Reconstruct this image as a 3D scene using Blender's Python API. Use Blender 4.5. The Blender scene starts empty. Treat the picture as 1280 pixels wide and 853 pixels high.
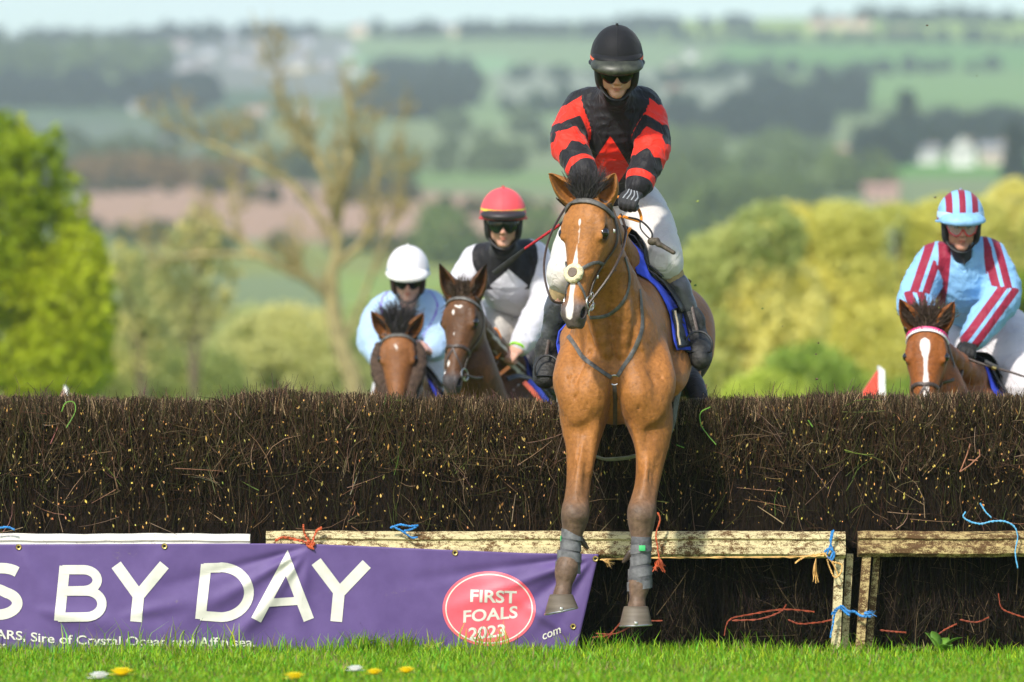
import bpy, bmesh, math, random
import numpy as np
from mathutils import Vector, Matrix
R = math.radians
random.seed(5)
rng = np.random.default_rng(11)

# ------------------------------------------------------------------ camera
sc = bpy.context.scene
W0, H0, F0 = 1280.0, 853.0, 6960.0          # long lens: 6960 px focal length over a 1280 px frame
CAMZ, HOR = 1.0, 583.0
PITCH = math.atan((HOR - H0/2)/F0)
cam_d = bpy.data.cameras.new('camera')
cam = bpy.data.objects.new('camera', cam_d)
sc.collection.objects.link(cam)
cam.location = (0, 0, CAMZ)
cam.rotation_euler = (R(90)+PITCH, 0, 0)
cam_d.sensor_width = 36
cam_d.lens = 36*F0/W0
cam_d.clip_start = 0.5
cam_d.clip_end = 20000
cam_d.dof.use_dof = True
cam_d.dof.focus_distance = 29.45
cam_d.dof.aperture_fstop = 2.1
sc.camera = cam

# ------------------------------------------------------------------ light
SUN_EL, SUN_AZ = 41.0, -28.0                 # sun behind the camera, over its left shoulder
world = bpy.data.worlds.new("World")
sc.world = world
world.use_nodes = True
wn = world.node_tree
bg = wn.nodes['Background']
sky = wn.nodes.new('ShaderNodeTexSky')
sky.sky_type = 'NISHITA'
sky.sun_disc = False
sky.sun_elevation = R(SUN_EL)
sky.sun_rotation = R(180 - SUN_AZ)
sky.air_density = 1.1
sky.dust_density = 1.3
sky.ozone_density = 1.0
wn.links.new(sky.outputs[0], bg.inputs[0])
bg.inputs[1].default_value = 0.15
sd = bpy.data.lights.new('sun', 'SUN')
sd.energy = 3.5
sd.angle = R(3.0)
sd.color = (1.0, 0.95, 0.87)
sun = bpy.data.objects.new('sun', sd)
sc.collection.objects.link(sun)
az = R(SUN_AZ)
sdir = Vector((math.sin(az)*math.cos(R(SUN_EL)), -math.cos(az)*math.cos(R(SUN_EL)), math.sin(R(SUN_EL))))
sun.rotation_euler = sdir.to_track_quat('Z', 'Y').to_euler()
sun.location = (-20, -20, 40)
sc.view_settings.view_transform = 'Standard'
sc.view_settings.look = 'None'
sc.view_settings.gamma = 1
sc.view_settings.exposure = 0.50
sc.cycles.max_bounces = 6
sc.cycles.volume_bounces = 1
sc.cycles.use_denoising = True
sc.cycles.transparent_max_bounces = 16

# ------------------------------------------------------------------ helpers
cp, sp_ = math.cos(PITCH), math.sin(PITCH)
def at(px, py, Y):
    """the point at depth Y that the photograph shows at (px, py)"""
    a = (px - W0/2)/F0
    b = (H0/2 - py)/F0
    dy = cp - b*sp_
    dz = sp_ + b*cp
    return np.array([a/dy*Y, Y, CAMZ + dz/dy*Y])

COL = sc.collection
def tag(o, label=None, cat=None, group=None, kind=None):
    if label: o['label'] = label
    if cat: o['category'] = cat
    if group: o['group'] = group
    if kind: o['kind'] = kind
    return o
def empty(name, loc=(0, 0, 0)):
    o = bpy.data.objects.new(name, None)
    o.empty_display_size = 0.1
    o.location = loc
    COL.objects.link(o)
    return o
def link(name, me, mat, parent=None, org=(0, 0, 0)):
    o = bpy.data.objects.new(name, me)
    if mat is not None and len(me.materials) == 0:
        me.materials.append(mat)
    COL.objects.link(o)
    if parent is not None:
        o.parent = parent
    else:
        o.location = org
    return o

def mesh_np(name, V, Fq, smooth=True, attrs=None, cols=None, mats=None):
    """mesh from numpy arrays: V (n,3); Fq (m,3) or (m,4)"""
    me = bpy.data.meshes.new(name)
    V = np.ascontiguousarray(V, dtype=np.float32)
    Fq = np.ascontiguousarray(Fq, dtype=np.int32)
    n, k = len(V), Fq.shape[1]
    me.vertices.add(n)
    me.vertices.foreach_set('co', V.ravel())
    me.loops.add(Fq.size)
    me.loops.foreach_set('vertex_index', Fq.ravel())
    me.polygons.add(len(Fq))
    me.polygons.foreach_set('loop_start', np.arange(0, Fq.size, k, dtype=np.int32))
    try:
        me.polygons.foreach_set('loop_total', np.full(len(Fq), k, dtype=np.int32))
    except Exception:
        pass
    if smooth:
        me.polygons.foreach_set('use_smooth', np.ones(len(Fq), dtype=bool))
    me.update(calc_edges=True)
    for a, v in (attrs or {}).items():
        at_ = me.attributes.new(a, 'FLOAT', 'POINT')
        at_.data.foreach_set('value', np.ascontiguousarray(v, dtype=np.float32))
    if cols is not None:
        ca = me.attributes.new('Col', 'FLOAT_COLOR', 'POINT')
        c4 = np.ones((n, 4), dtype=np.float32)
        c4[:, :3] = cols
        ca.data.foreach_set('color', c4.ravel())
    return me

# value noise -------------------------------------------------------
_lat = np.random.default_rng(3).random((32, 32, 32)).astype(np.float32)
def vnoise(x, y, z, s=1.0, o=0.0):
    x, y, z = np.broadcast_arrays(np.asarray(x)*s+o+100, np.asarray(y)*s+o*1.7+100, np.asarray(z)*s+o*2.3+100)
    xi, yi, zi = np.floor(x).astype(int), np.floor(y).astype(int), np.floor(z).astype(int)
    fx, fy, fz = x-xi, y-yi, z-zi
    fx, fy, fz = fx*fx*(3-2*fx), fy*fy*(3-2*fy), fz*fz*(3-2*fz)
    def L(a, b, c): return _lat[(xi+a) & 31, (yi+b) & 31, (zi+c) & 31]
    c00 = L(0,0,0)*(1-fx)+L(1,0,0)*fx; c10 = L(0,1,0)*(1-fx)+L(1,1,0)*fx
    c01 = L(0,0,1)*(1-fx)+L(1,0,1)*fx; c11 = L(0,1,1)*(1-fx)+L(1,1,1)*fx
    return ((c00*(1-fy)+c10*fy)*(1-fz)+(c01*(1-fy)+c11*fy)*fz)*2-1
def fbm(x, y, z, s=1.0, o=0.0, n=3):
    t, a, q = 0, 1.0, 0
    for i in range(n):
        t = t + a*vnoise(x, y, z, s*2**i, o+i*7.3); q += a; a *= .5
    return t/q

# materials ---------------------------------------------------------
class NT:
    def __init__(s, name):
        s.m = bpy.data.materials.new(name); s.m.use_nodes = True
        s.t = s.m.node_tree; s.b = s.t.nodes['Principled BSDF']
        s.out = s.t.nodes['Material Output']
    def n(s, ty, **kw):
        nd = s.t.nodes.new(ty)
        for k, v in kw.items():
            if k[0] == 'i' and k[1:].isdigit(): nd.inputs[int(k[1:])].default_value = v
            else: setattr(nd, k, v)
        return nd
    def l(s, a, b): s.t.links.new(a, b)
    def coord(s, kind='Object', scale=(1, 1, 1)):
        tc = s.n('ShaderNodeTexCoord'); mp = s.n('ShaderNodeMapping')
        mp.inputs['Scale'].default_value = scale
        s.l(tc.outputs[kind], mp.inputs[0]); return mp.outputs[0]
    def noise(s, scale, detail=4, rough=.55, vec=None, dist=0):
        nd = s.n('ShaderNodeTexNoise')
        nd.inputs['Scale'].default_value = scale; nd.inputs['Detail'].default_value = detail
        nd.inputs['Roughness'].default_value = rough; nd.inputs['Distortion'].default_value = dist
        s.l(vec if vec is not None else s.coord(), nd.inputs['Vector']); return nd.outputs[0]
    def ramp(s, f, stops, interp='LINEAR'):
        nd = s.n('ShaderNodeValToRGB'); cr = nd.color_ramp; cr.interpolation = interp
        while len(cr.elements) < len(stops): cr.elements.new(.5)
        for e, (p, c) in zip(cr.elements, stops):
            e.position = p; e.color = (c, c, c, 1) if isinstance(c, (int, float)) else tuple(c)+(1,)
        s.l(f, nd.inputs[0]); return nd.outputs[0]
    def mix(s, f, a, b, mode='MIX'):
        nd = s.n('ShaderNodeMix', data_type='RGBA', blend_type=mode)
        for v, i in ((f, 0), (a, 6), (b, 7)):
            if isinstance(v, (int, float)): nd.inputs[i].default_value = v
            elif isinstance(v, tuple): nd.inputs[i].default_value = v+(1,) if len(v) == 3 else v
            else: s.l(v, nd.inputs[i])
        return nd.outputs[2]
    def attr(s, name, out='Fac'):
        nd = s.n('ShaderNodeAttribute', attribute_name=name); return nd.outputs[out]
    def edge(s, name, w=.0015):
        """crisp mask from a signed-distance attribute: 1 where it is positive"""
        nd = s.n('ShaderNodeMapRange'); nd.inputs[1].default_value = -w; nd.inputs[2].default_value = w
        s.l(s.attr(name), nd.inputs[0]); return nd.outputs[0]
    def bump(s, h, dist=.01, st=1.0):
        nd = s.n('ShaderNodeBump'); nd.inputs['Distance'].default_value = dist; nd.inputs['Strength'].default_value = st
        s.l(h, nd.inputs['Height']); s.l(nd.outputs[0], s.b.inputs['Normal']); return nd
    def col(s, c):
        if isinstance(c, tuple): s.b.inputs['Base Color'].default_value = c+(1,)
        else: s.l(c, s.b.inputs['Base Color'])
    def set(s, rough=None, metal=None, spec=None, **kw):
        if rough is not None:
            if isinstance(rough, (int, float)): s.b.inputs['Roughness'].default_value = rough
            else: s.l(rough, s.b.inputs['Roughness'])
        if metal is not None: s.b.inputs['Metallic'].default_value = metal
        if spec is not None: s.b.inputs['Specular IOR Level'].default_value = spec
        for k, v in kw.items(): s.b.inputs[k.replace('_', ' ')].default_value = v
        return s
def simple(name, c, rough=.5, metal=0, spec=.5, var=.12, scale=30, bump=0, bscale=60, vec=None):
    t = NT(name)
    f = t.noise(scale, 4)
    dark = tuple(x*(1-var*1.6) for x in c); lite = tuple(min(1, x*(1+var)) for x in c)
    t.col(t.ramp(f, [(.3, dark), (.7, lite)]))
    t.set(rough, metal, spec)
    if bump: t.bump(t.noise(bscale, 4), bump)
    return t.m

# small geometry collector -------------------------------------------
class MB:
    def __init__(s): s.V, s.F, s.n = [], [], 0
    def add(s, V, F):
        s.V.append(np.asarray(V, dtype=float)); F = [list(f) for f in F]
        s.F += [[i+s.n for i in f] for f in F]; s.n += len(V); return s
    def box(s, c, size, rot=None, bev=0):
        bm = bmesh.new(); bmesh.ops.create_cube(bm, size=1)
        for v in bm.verts: v.co = Vector((v.co.x*size[0], v.co.y*size[1], v.co.z*size[2]))
        if bev: bmesh.ops.bevel(bm, geom=bm.edges[:], offset=bev, segments=2, affect='EDGES', profile=.5)
        M = (rot or Matrix.Identity(3))
        bm.verts.index_update()
        V = [tuple(M @ v.co + Vector(c)) for v in bm.verts]
        F = [[v.index for v in f.verts] for f in bm.faces]; bm.free()
        return s.add(V, F)
    def tube(s, pts, r, seg=8, flat=None, cap=True, closed=False):
        """tube along points; r number or list; flat=(normal vector(s), thickness factor) for straps"""
        P = [np.asarray(p, float) for p in pts]; n = len(P)
        rr = r if hasattr(r, '__len__') else [r]*n
        V = []
        up = np.array([.13, .31, .94]); prev = None
        for i in range(n):
            if closed: d = P[(i+1) % n]-P[i-1]
            else: d = P[min(i+1, n-1)]-P[max(i-1, 0)]
            d = d/(np.linalg.norm(d)+1e-12)
            if flat is not None:
                nn = np.asarray(flat[0][i] if np.ndim(flat[0]) == 2 else flat[0], float)
                a = nn-d*np.dot(nn, d); a /= np.linalg.norm(a)+1e-12
            elif prev is None:
                a = np.cross(d, up); a /= np.linalg.norm(a)+1e-12
            else:
                a = prev-d*np.dot(prev, d); a /= np.linalg.norm(a)+1e-12
            prev = a; b = np.cross(d, a)
            fa = flat[1] if flat is not None else 1.0
            for k in range(seg):
                th = 2*math.pi*(k+.5)/seg
                V.append(P[i]+rr[i]*(a*math.cos(th)*fa+b*math.sin(th)))
        F = []
        for i in range(n if closed else n-1):
            j = (i+1) % n
            for k in range(seg):
                k2 = (k+1) % seg
                F.append([i*seg+k, i*seg+k2, j*seg+k2, j*seg+k])
        if cap and not closed:
            F.append([k for k in range(seg)][::-1]); F.append([(n-1)*seg+k for k in range(seg)])
        return s.add(V, F)
    def build(s, name, mat, parent=None, org=(0, 0, 0), smooth=True, auto=True):
        me = bpy.data.meshes.new(name)
        V = np.concatenate(s.V)-np.asarray(org, float)
        me.from_pydata([tuple(v) for v in V], [], s.F)
        bm = bmesh.new(); bm.from_mesh(me); bmesh.ops.recalc_face_normals(bm, faces=bm.faces); bm.to_mesh(me); bm.free()
        if smooth:
            me.polygons.foreach_set('use_smooth', np.ones(len(me.polygons), dtype=bool))
            if auto:
                try: me.set_sharp_from_angle(angle=R(50))
                except Exception: pass
        me.update()
        return link(name, me, mat, parent, org)
def crom(P, n=8):
    """Catmull-Rom through points (any dimension)"""
    P = np.asarray(P, float); Q = np.vstack([2*P[0]-P[1], P, 2*P[-1]-P[-2]]); out = []
    for i in range(1, len(Q)-2):
        for k in range(n):
            t = k/n
            out.append(.5*(2*Q[i]+(-Q[i-1]+Q[i+1])*t+(2*Q[i-1]-5*Q[i]+4*Q[i+1]-Q[i+2])*t*t+(-Q[i-1]+3*Q[i]-3*Q[i+1]+Q[i+2])*t**3))
    out.append(P[-1]); return np.array(out)
# ================================================================== THE SETTING
_TY = np.array([0, 150, 200, 300, 450, 600, 900, 1200, 1500, 1800, 2200, 2600, 2900, 3400, 4200])
_TR = np.array([0, 629, 560, 500, 410, 335, 240, 192, 150, 110, 68, 33, 33, 75, 150.])
def ground_z(x, Y):
    x = np.asarray(x, float); Y = np.asarray(Y, float)
    row = np.interp(Y, _TY, _TR)
    u = np.clip((x/np.maximum(Y, 1)*F0)/640, -2.5, 2.5)
    f = 1 + .022*u*np.clip(Y/2600, 0, 1)
    z = CAMZ + (HOR-row)*f/F0*Y
    z = z + 3.5*fbm(x, Y, 0, .004, 1.)*np.clip((Y-300)/900, 0, 1)
    return np.where(Y < 150, 0, np.where(Y < 300, np.maximum(z, 0), z))
def on_hill(px, row):
    """where the hillside lies on the bearing and elevation given"""
    Ys = np.linspace(250, 2700, 1600); xs = (px-640)/F0*Ys
    r = HOR-(ground_z(xs, Ys)-CAMZ)/Ys*F0
    k = np.argmax(r < row) if (r < row).any() else len(Ys)-1
    return float(xs[k]), float(Ys[k]), float(ground_z(xs[k], Ys[k]))

# -- terrain sheet, with its fields as a colour map, the greens turned bluish for distant haze
GR = (.115, .215, .012)
ys = np.concatenate([np.linspace(-12, 150, 50), np.geomspace(152, 4200, 260)])
us = np.linspace(-1, 1, 220)
X = us[None, :]*(12+ys[:, None].clip(0)*.16); Yg = np.repeat(ys[:, None], len(us), 1)
Z = ground_z(X, Yg)
pxm = 640+X/np.maximum(Yg, 1)*F0; rowm = HOR-(Z-CAMZ)/np.maximum(Yg, 1)*F0
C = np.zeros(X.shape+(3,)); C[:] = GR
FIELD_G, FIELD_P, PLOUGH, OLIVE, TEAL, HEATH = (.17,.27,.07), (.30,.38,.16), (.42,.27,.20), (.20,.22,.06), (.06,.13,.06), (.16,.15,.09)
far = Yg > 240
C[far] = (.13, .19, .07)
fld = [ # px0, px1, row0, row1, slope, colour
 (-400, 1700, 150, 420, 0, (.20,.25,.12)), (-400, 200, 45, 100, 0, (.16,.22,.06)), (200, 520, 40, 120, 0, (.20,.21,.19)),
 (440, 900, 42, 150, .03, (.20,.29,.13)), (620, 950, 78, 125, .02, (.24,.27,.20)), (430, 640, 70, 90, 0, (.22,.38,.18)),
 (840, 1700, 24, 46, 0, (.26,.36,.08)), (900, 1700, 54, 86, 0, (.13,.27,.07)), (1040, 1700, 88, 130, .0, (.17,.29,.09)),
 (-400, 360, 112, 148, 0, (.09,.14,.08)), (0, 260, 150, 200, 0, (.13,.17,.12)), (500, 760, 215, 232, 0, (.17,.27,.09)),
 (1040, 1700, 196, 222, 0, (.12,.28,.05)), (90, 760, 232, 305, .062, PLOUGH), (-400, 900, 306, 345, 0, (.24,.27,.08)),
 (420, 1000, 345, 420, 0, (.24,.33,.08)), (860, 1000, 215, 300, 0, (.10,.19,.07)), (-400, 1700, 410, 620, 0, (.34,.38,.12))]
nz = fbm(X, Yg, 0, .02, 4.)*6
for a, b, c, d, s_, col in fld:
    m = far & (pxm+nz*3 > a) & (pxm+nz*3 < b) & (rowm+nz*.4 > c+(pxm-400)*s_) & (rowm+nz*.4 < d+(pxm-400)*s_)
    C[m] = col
n1, n2 = X.shape
I = np.arange(n1*n2).reshape(n1, n2)
Fq = np.stack([I[:-1, :-1], I[:-1, 1:], I[1:, 1:], I[1:, :-1]], -1).reshape(-1, 4)
t = NT('turf_ground')
f1 = t.noise(.9, 6)
t.col(t.mix(t.ramp(f1, [(.3, (.55, .55, .5)), (.7, (1.15, 1.1, 1.0))]), (0, 0, 0), t.attr('Col', 'Color')))
mx = t.n('ShaderNodeMix', data_type='RGBA', blend_type='MULTIPLY'); mx.inputs[0].default_value = 1
t.l(t.attr('Col', 'Color'), mx.inputs[6]); t.l(t.ramp(f1, [(.3, (.7, .7, .65)), (.7, (1.1, 1.08, 1.0))]), mx.inputs[7])
t.col(mx.outputs[2]); t.set(.95, 0, .1)
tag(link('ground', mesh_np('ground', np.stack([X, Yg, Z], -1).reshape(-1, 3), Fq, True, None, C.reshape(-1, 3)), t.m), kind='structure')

# ------------------------------------------------------------------ foliage kit
def leaf_mat(name, rough=.6, trans=.5):
    t = NT(name)
    c = t.attr('Col', 'Color'); t.col(c); t.set(rough, 0, .25)
    tr = t.n('ShaderNodeBsdfTranslucent'); t.l(c, tr.inputs[0])
    mxs = t.n('ShaderNodeMixShader'); mxs.inputs[0].default_value = trans
    t.l(t.b.outputs[0], mxs.inputs[1]); t.l(tr.outputs[0], mxs.inputs[2]); t.l(mxs.outputs[0], t.out.inputs[0])
    return t.m
LEAF = leaf_mat('foliage')
BARK = simple('bark', (.16, .12, .075), .9, var=.3, scale=9, bump=.02, bscale=25)
MOSSBARK = simple('mossy_bark', (.33, .27, .12), .9, var=.3, scale=5, bump=.02, bscale=25)

def leaves(P, size, cols, name, parent=None, org=(0, 0, 0), mat=None, aspect=1.6, droop=0, seed=0):
    """one mesh of leaf-shaped quads centred on points P"""
    r = np.random.default_rng(seed+len(P)); n = len(P)
    a = r.normal(size=(n, 3)); a[:, 2] -= droop; a /= np.linalg.norm(a, axis=1)[:, None]
    b = np.cross(a, r.normal(size=(n, 3))); b /= np.linalg.norm(b, axis=1)[:, None]+1e-9
    s = (size*(.6+.8*r.random(n)))[:, None] if np.ndim(size) == 0 else (size*(.6+.8*r.random(n)))[:, None]
    P = P-np.asarray(org)
    V = np.stack([P-a*s*aspect, P+b*s*.6, P+a*s*aspect, P-b*s*.6], 1).reshape(-1, 3)
    F = np.arange(4*n).reshape(n, 4)
    return link(name, mesh_np(name, V, F, False, None, np.repeat(cols, 4, 0)), mat or LEAF, parent)
def crown_pts(lobes, n, r, shell=.55):
    """points through the volume of the lobes (centre, radii), denser to the outside, in uneven clumps"""
    w = np.array([l[1][0]*l[1][1]+l[1][0]*l[1][2] for l in lobes], float); w /= w.sum()
    k = r.choice(len(lobes), n, p=w)
    d = r.normal(size=(n, 3)); d /= np.linalg.norm(d, axis=1)[:, None]
    rad = shell+(1-shell)*r.random(n)**.7
    c = np.array([l[0] for l in lobes]); s = np.array([l[1] for l in lobes])
    P = c[k]+d*s[k]*rad[:, None]
    m = fbm(P[:, 0], P[:, 1], P[:, 2], 1.6/np.mean(s), 2.)
    return P[m > -.28], k[m > -.28]
def tree(name, label, lobes, n, leaf, col, base, trunk_r, cat='tree', group=None, seed=1, var=.35, mat=BARK, limbs=6):
    r = np.random.default_rng(seed)
    root = empty(name, base)
    tag(root, label, cat, group)
    P, k = crown_pts(lobes, n, r)
    lob = r.random(len(lobes))
    hue = (.75+.5*lob[k]+var*(r.random(len(P))-.5))[:, None]*np.asarray(col)[None, :]
    hue[:, 0] *= 1+.25*(lob[k]-.5)
    leaves(P, leaf, hue.clip(0, 1), 'crown', root, base)
    b = MB(); b0 = np.asarray(base, float)
    cs = np.array([l[0] for l in lobes]); top = cs[np.argmax(cs[:, 2])]
    mid = b0*.35+top*.65; mid[:2] = .5*(b0[:2]+cs[:, :2].mean(0))
    b.tube(crom([b0-[0, 0, .3], b0*.7+mid*.3+[trunk_r*.5, 0, 0], mid, top], 5), np.linspace(trunk_r, trunk_r*.2, 16), 7)
    for i in r.permutation(len(lobes))[:limbs]:
        s0 = b0+(mid-b0)*(.45+.5*r.random()); c = cs[i]
        b.tube(crom([s0, .6*s0+.4*c+[0, 0, .05*trunk_r], c], 5), np.linspace(trunk_r*.45, trunk_r*.1, 11), 6)
    b.build('trunk', mat, root, base)
    return root
def lobes_px(spec, Y, depth=.9, dz=0):
    """lobes given by bearing, elevation and radii on the long lens, at distance Y"""
    out = []
    rr = np.random.default_rng(int(Y*7)+len(spec))
    for px, py, rx, ry in spec:
        p = at(px, py, Y+rr.uniform(-1, 1)*rx/F0*Y*.8)
        out.append((p, (rx/F0*Y, rx/F0*Y*depth, ry/F0*Y)))
    return out

# -- bright green tree at the left edge
sp = [(-40, 330, 90, 150), (20, 400, 80, 110), (80, 400, 62, 95), (112, 360, 34, 50), (15, 250, 45, 90), (62, 300, 45, 70), (50, 222, 26, 58),
      (5, 190, 24, 55), (88, 262, 26, 50), (102, 320, 34, 40), (60, 455, 85, 60), (-60, 240, 60, 90), (70, 195, 12, 40), (128, 395, 24, 45), (30, 170, 12, 34)]
tree('leafy_tree', 'bright yellow-green spring tree at the left edge above the fence', lobes_px(sp, 85), 19000, .055, (.38, .46, .02),
     (at(10, 500, 85)[0], 85, 0), .22, seed=3, var=.75)
# -- young trees and bushes behind the fence
tree('young_tree', 'slim half-leafed tree with a thin trunk, left of the bare tree', lobes_px([(240, 330, 45, 55), (270, 350, 30, 45), (212, 350, 30, 45), (250, 290, 30, 32), (228, 395, 26, 30)], 120), 900, .09,
     (.52, .50, .20), (at(243, 500, 120)[0], 120, 0), .09, seed=4)
tree('young_tree', 'thin olive tree between the bright green tree and the slim tree', lobes_px([(180, 360, 36, 60), (165, 430, 40, 50), (195, 440, 30, 50), (150, 330, 20, 30)], 125), 800, .09,
     (.50, .50, .18), (at(178, 500, 125)[0], 125, 0), .12, seed=5)
tree('willow_bush', 'pale rounded willow bush below the bare tree', lobes_px([(350, 470, 90, 90), (320, 440, 60, 60), (400, 450, 55, 66), (365, 425, 55, 50), (430, 480, 40, 50), (270, 480, 50, 60)], 140), 16000, .07,
     (.58, .60, .24), (at(360, 500, 140)[0], 140, 0), .12, 'bush', seed=6, var=.2)
tree('willow_bush', 'low olive green bush under the slim tree behind the fence', lobes_px([(200, 490, 70, 60), (250, 480, 60, 50), (140, 480, 60, 60)], 135), 7000, .07,
     (.42, .46, .13), (at(200, 500, 135)[0], 135, 0), .12, 'bush', seed=16, var=.2)
tree('willow_bush', 'green bush behind the white capped rider and the red capped rider', lobes_px([(640, 440, 60, 80), (560, 470, 70, 60), (700, 470, 60, 50), (600, 420, 40, 50)], 130), 7000, .07,
     (.50, .58, .16), (at(640, 500, 130)[0], 130, 0), .12, 'bush', seed=17, var=.3)
tree('willow_bush', 'wide olive-yellow bush between the bare tree and the red capped rider', lobes_px([(470, 440, 70, 70), (520, 420, 60, 60), (430, 470, 60, 50), (580, 430, 70, 80), (660, 400, 60, 80), (500, 470, 90, 50)], 145), 16000, .07,
     (.54, .58, .20), (at(500, 500, 145)[0], 145, 0), .1, 'bush', seed=18, var=.2)
tree('willow_bush', 'loose olive bush filling the gap right of the bright green tree', lobes_px([(150, 380, 60, 70), (200, 410, 70, 70), (260, 430, 70, 60), (130, 440, 50, 60)], 150), 8000, .07,
     (.40, .42, .15), (at(190, 500, 150)[0], 150, 0), .1, 'bush', seed=19, var=.25)
# -- the yellow-green willows on the right
G = 'yellow-green willows beyond the fence on the right'
wl = [([(930, 330, 60, 60), (900, 400, 70, 80), (960, 400, 80, 90), (870, 440, 60, 80), (930, 470, 90, 70), (885, 335, 40, 46), (960, 300, 50, 50)], 105, (.66, .66, .22), 'olive-yellow willow right behind the leading rider, first of the willow row', 12000),
      ([(1010, 320, 70, 62), (1060, 350, 66, 80), (1000, 400, 80, 80), (1060, 440, 90, 90), (980, 290, 50, 40), (1050, 290, 60, 40), (1000, 460, 90, 70)], 112, (.70, .68, .18), 'golden-green willow in the middle of the row, between the leading and the striped rider', 12000),
      ([(1120, 330, 66, 68), (1110, 400, 70, 80), (1160, 380, 60, 90), (1120, 288, 50, 36), (1180, 290, 50, 46), (1140, 450, 90, 80), (1200, 340, 60, 80)], 118, (.68, .66, .15), 'bright yellow willow just left of the striped rider', 12000),
      ([(1250, 320, 66, 75), (1230, 400, 70, 90), (1290, 400, 60, 100), (1270, 262, 50, 40), (1225, 285, 40, 40), (1330, 330, 70, 90), (1230, 460, 90, 80)], 110, (.64, .64, .20), 'willow at the right edge behind the striped rider', 12000)]
for sp, Y, c, lb, n in wl:
    tree('willow_tree', lb, lobes_px(sp, Y), int(n*1.6), .06, c, (at(sp[1][0], 500, Y)[0], Y, 0), .2, 'tree', G, seed=int(Y), var=.15)
tree('dark_shrub', 'deep green shrub below the willows, right of the leading horse', lobes_px([(1010, 480, 70, 52), (960, 500, 60, 40), (1070, 500, 50, 44), (1150, 500, 60, 30)], 92), 5000, .06,
     (.46, .56, .09), (at(1010, 520, 92)[0], 92, 0), .08, 'bush', seed=27, var=.3)
tree('dark_shrub', 'deep green shrub at the right edge behind the striped rider', lobes_px([(1275, 380, 26, 40), (1290, 440, 40, 60)], 95), 3000, .06,
     (.20, .32, .03), (at(1285, 500, 95)[0], 95, 0), .08, 'bush', seed=28, var=.3)

# -- the bare tree
Yb = 112.
bt = empty('bare_tree', at(448, 650, Yb)*[1, 1, 0])
tag(bt, 'leafless tree with long mossy limbs spreading over the left of the valley', 'tree')
tb = MB(); brg = np.random.default_rng(8)
def limb(P, r0, r1, kids=5, lvl=0, L=46):
    Q = []
    for p in P:
        q = at(p[0], p[1], Yb + (p[2] if len(p) > 2 else 0)); Q.append(q)
    C_ = crom(Q, 6); rr = np.linspace(r0, r1, len(C_))
    tb.tube(C_, rr, 7)
    grow(C_, rr, kids, lvl, L/F0*Yb)
def grow(C_, rr, kids, lvl, L):
    if lvl > 2: return
    for _ in range(kids):
        i = brg.integers(len(C_)//4, len(C_)-1)
        d = C_[i+1]-C_[i]; d /= np.linalg.norm(d)
        v = d*.6+brg.normal(size=3)*.55+[0, 0, .45]; v /= np.linalg.norm(v)
        l = L*(.5+brg.random()); p0 = C_[i]
        q = [p0, p0+v*l*.5+brg.normal(size=3)*l*.07, p0+v*l+[0, 0, l*.15]]
        C2 = crom(q, 4); r2 = np.linspace(min(rr[i]*.6, .06), .012, len(C2))
        tb.tube(C2, r2, 5); grow(C2, r2, 4 if lvl < 1 else 3, lvl+1, L*.62)
limb([(455, 660), (446, 500), (428, 440), (416, 385), (414, 345)], .21, .16, 1)
limb([(416, 375), (385, 350), (330, 322), (285, 290), (240, 268)], .11, .04, 7)
limb([(414, 350), (422, 300), (412, 240), (395, 190), (378, 130)], .12, .035, 7, 0, 56)
limb([(418, 300), (370, 235), (320, 205), (262, 180), (215, 158)], .085, .03, 6)
limb([(420, 280), (432, 220), (440, 160), (432, 105)], .11, .04, 6, 0, 46)
limb([(424, 330), (462, 290), (470, 230), (466, 165)], .09, .03, 6, 0, 44)
limb([(400, 210), (370, 165), (352, 120), (350, 92)], .06, .02, 5)
limb([(330, 320), (270, 318), (220, 322), (190, 330)], .07, .02, 5)
limb([(436, 420), (470, 330), (500, 250), (508, 200)], .06, .02, 5)
tb.build('trunk', MOSSBARK, bt, bt.location)
# scattered buds catch the light on the twigs
r = np.random.default_rng(2)
Pb = np.concatenate(tb.V); Pb = Pb[r.choice(len(Pb), 1500)]; Pb = Pb[Pb[:, 2] > 4]+r.normal(size=(len(Pb[Pb[:, 2] > 4]), 3))*.13
leaves(Pb, .035, np.tile((.40, .31, .08), (len(Pb), 1))*(.7+.6*r.random((len(Pb), 1))), 'bud_cluster', bt, bt.location)

# -- far woods: masses nobody could count
def wood(name, label, spots, col, n, leaf, h, seed):
    r = np.random.default_rng(seed); L = []
    for px, row, wpx, k in spots:
        for _ in range(k):
            x, Y, z = on_hill(px+r.uniform(-1, 1)*wpx, row+r.uniform(-2, 4))
            hh = h*(.6+.7*r.random()); L.append((np.array([x, Y, z+hh*.5]), (hh*.55, hh*.5, hh*.62)))
    P, k = crown_pts(L, n, r, .6)
    lob = r.random(len(L)); c = (.7+.6*lob[k])[:, None]*np.asarray(col)[None]
    return tag(leaves(P, leaf, c, name), label, 'wood', kind='stuff')
wood('wood', 'dark blue-green wood below the ridge on the left hillside', [(80, 132, 170, 50), (80, 118, 170, 40), (215, 128, 50, 20), (210, 140, 40, 10)], (.030, .050, .045), 16000, 1.1, 6.5, 1)
wood('wood', 'dark wood in the middle of the far hillside behind the bare tree', [(520, 146, 65, 30), (520, 130, 68, 30), (525, 114, 66, 26), (560, 100, 30, 10), (500, 96, 40, 8)], (.028, .045, .035), 15000, 1.0, 6, 2)
wood('wood', 'dark belt of trees across the right of the far hillside', [(960, 170, 70, 30), (965, 152, 66, 26), (1020, 140, 60, 24), (900, 168, 60, 14), (1040, 125, 35, 14), (960, 130, 24, 6)], (.020, .034, .028), 15000, 1.0, 6.5, 3)
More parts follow.
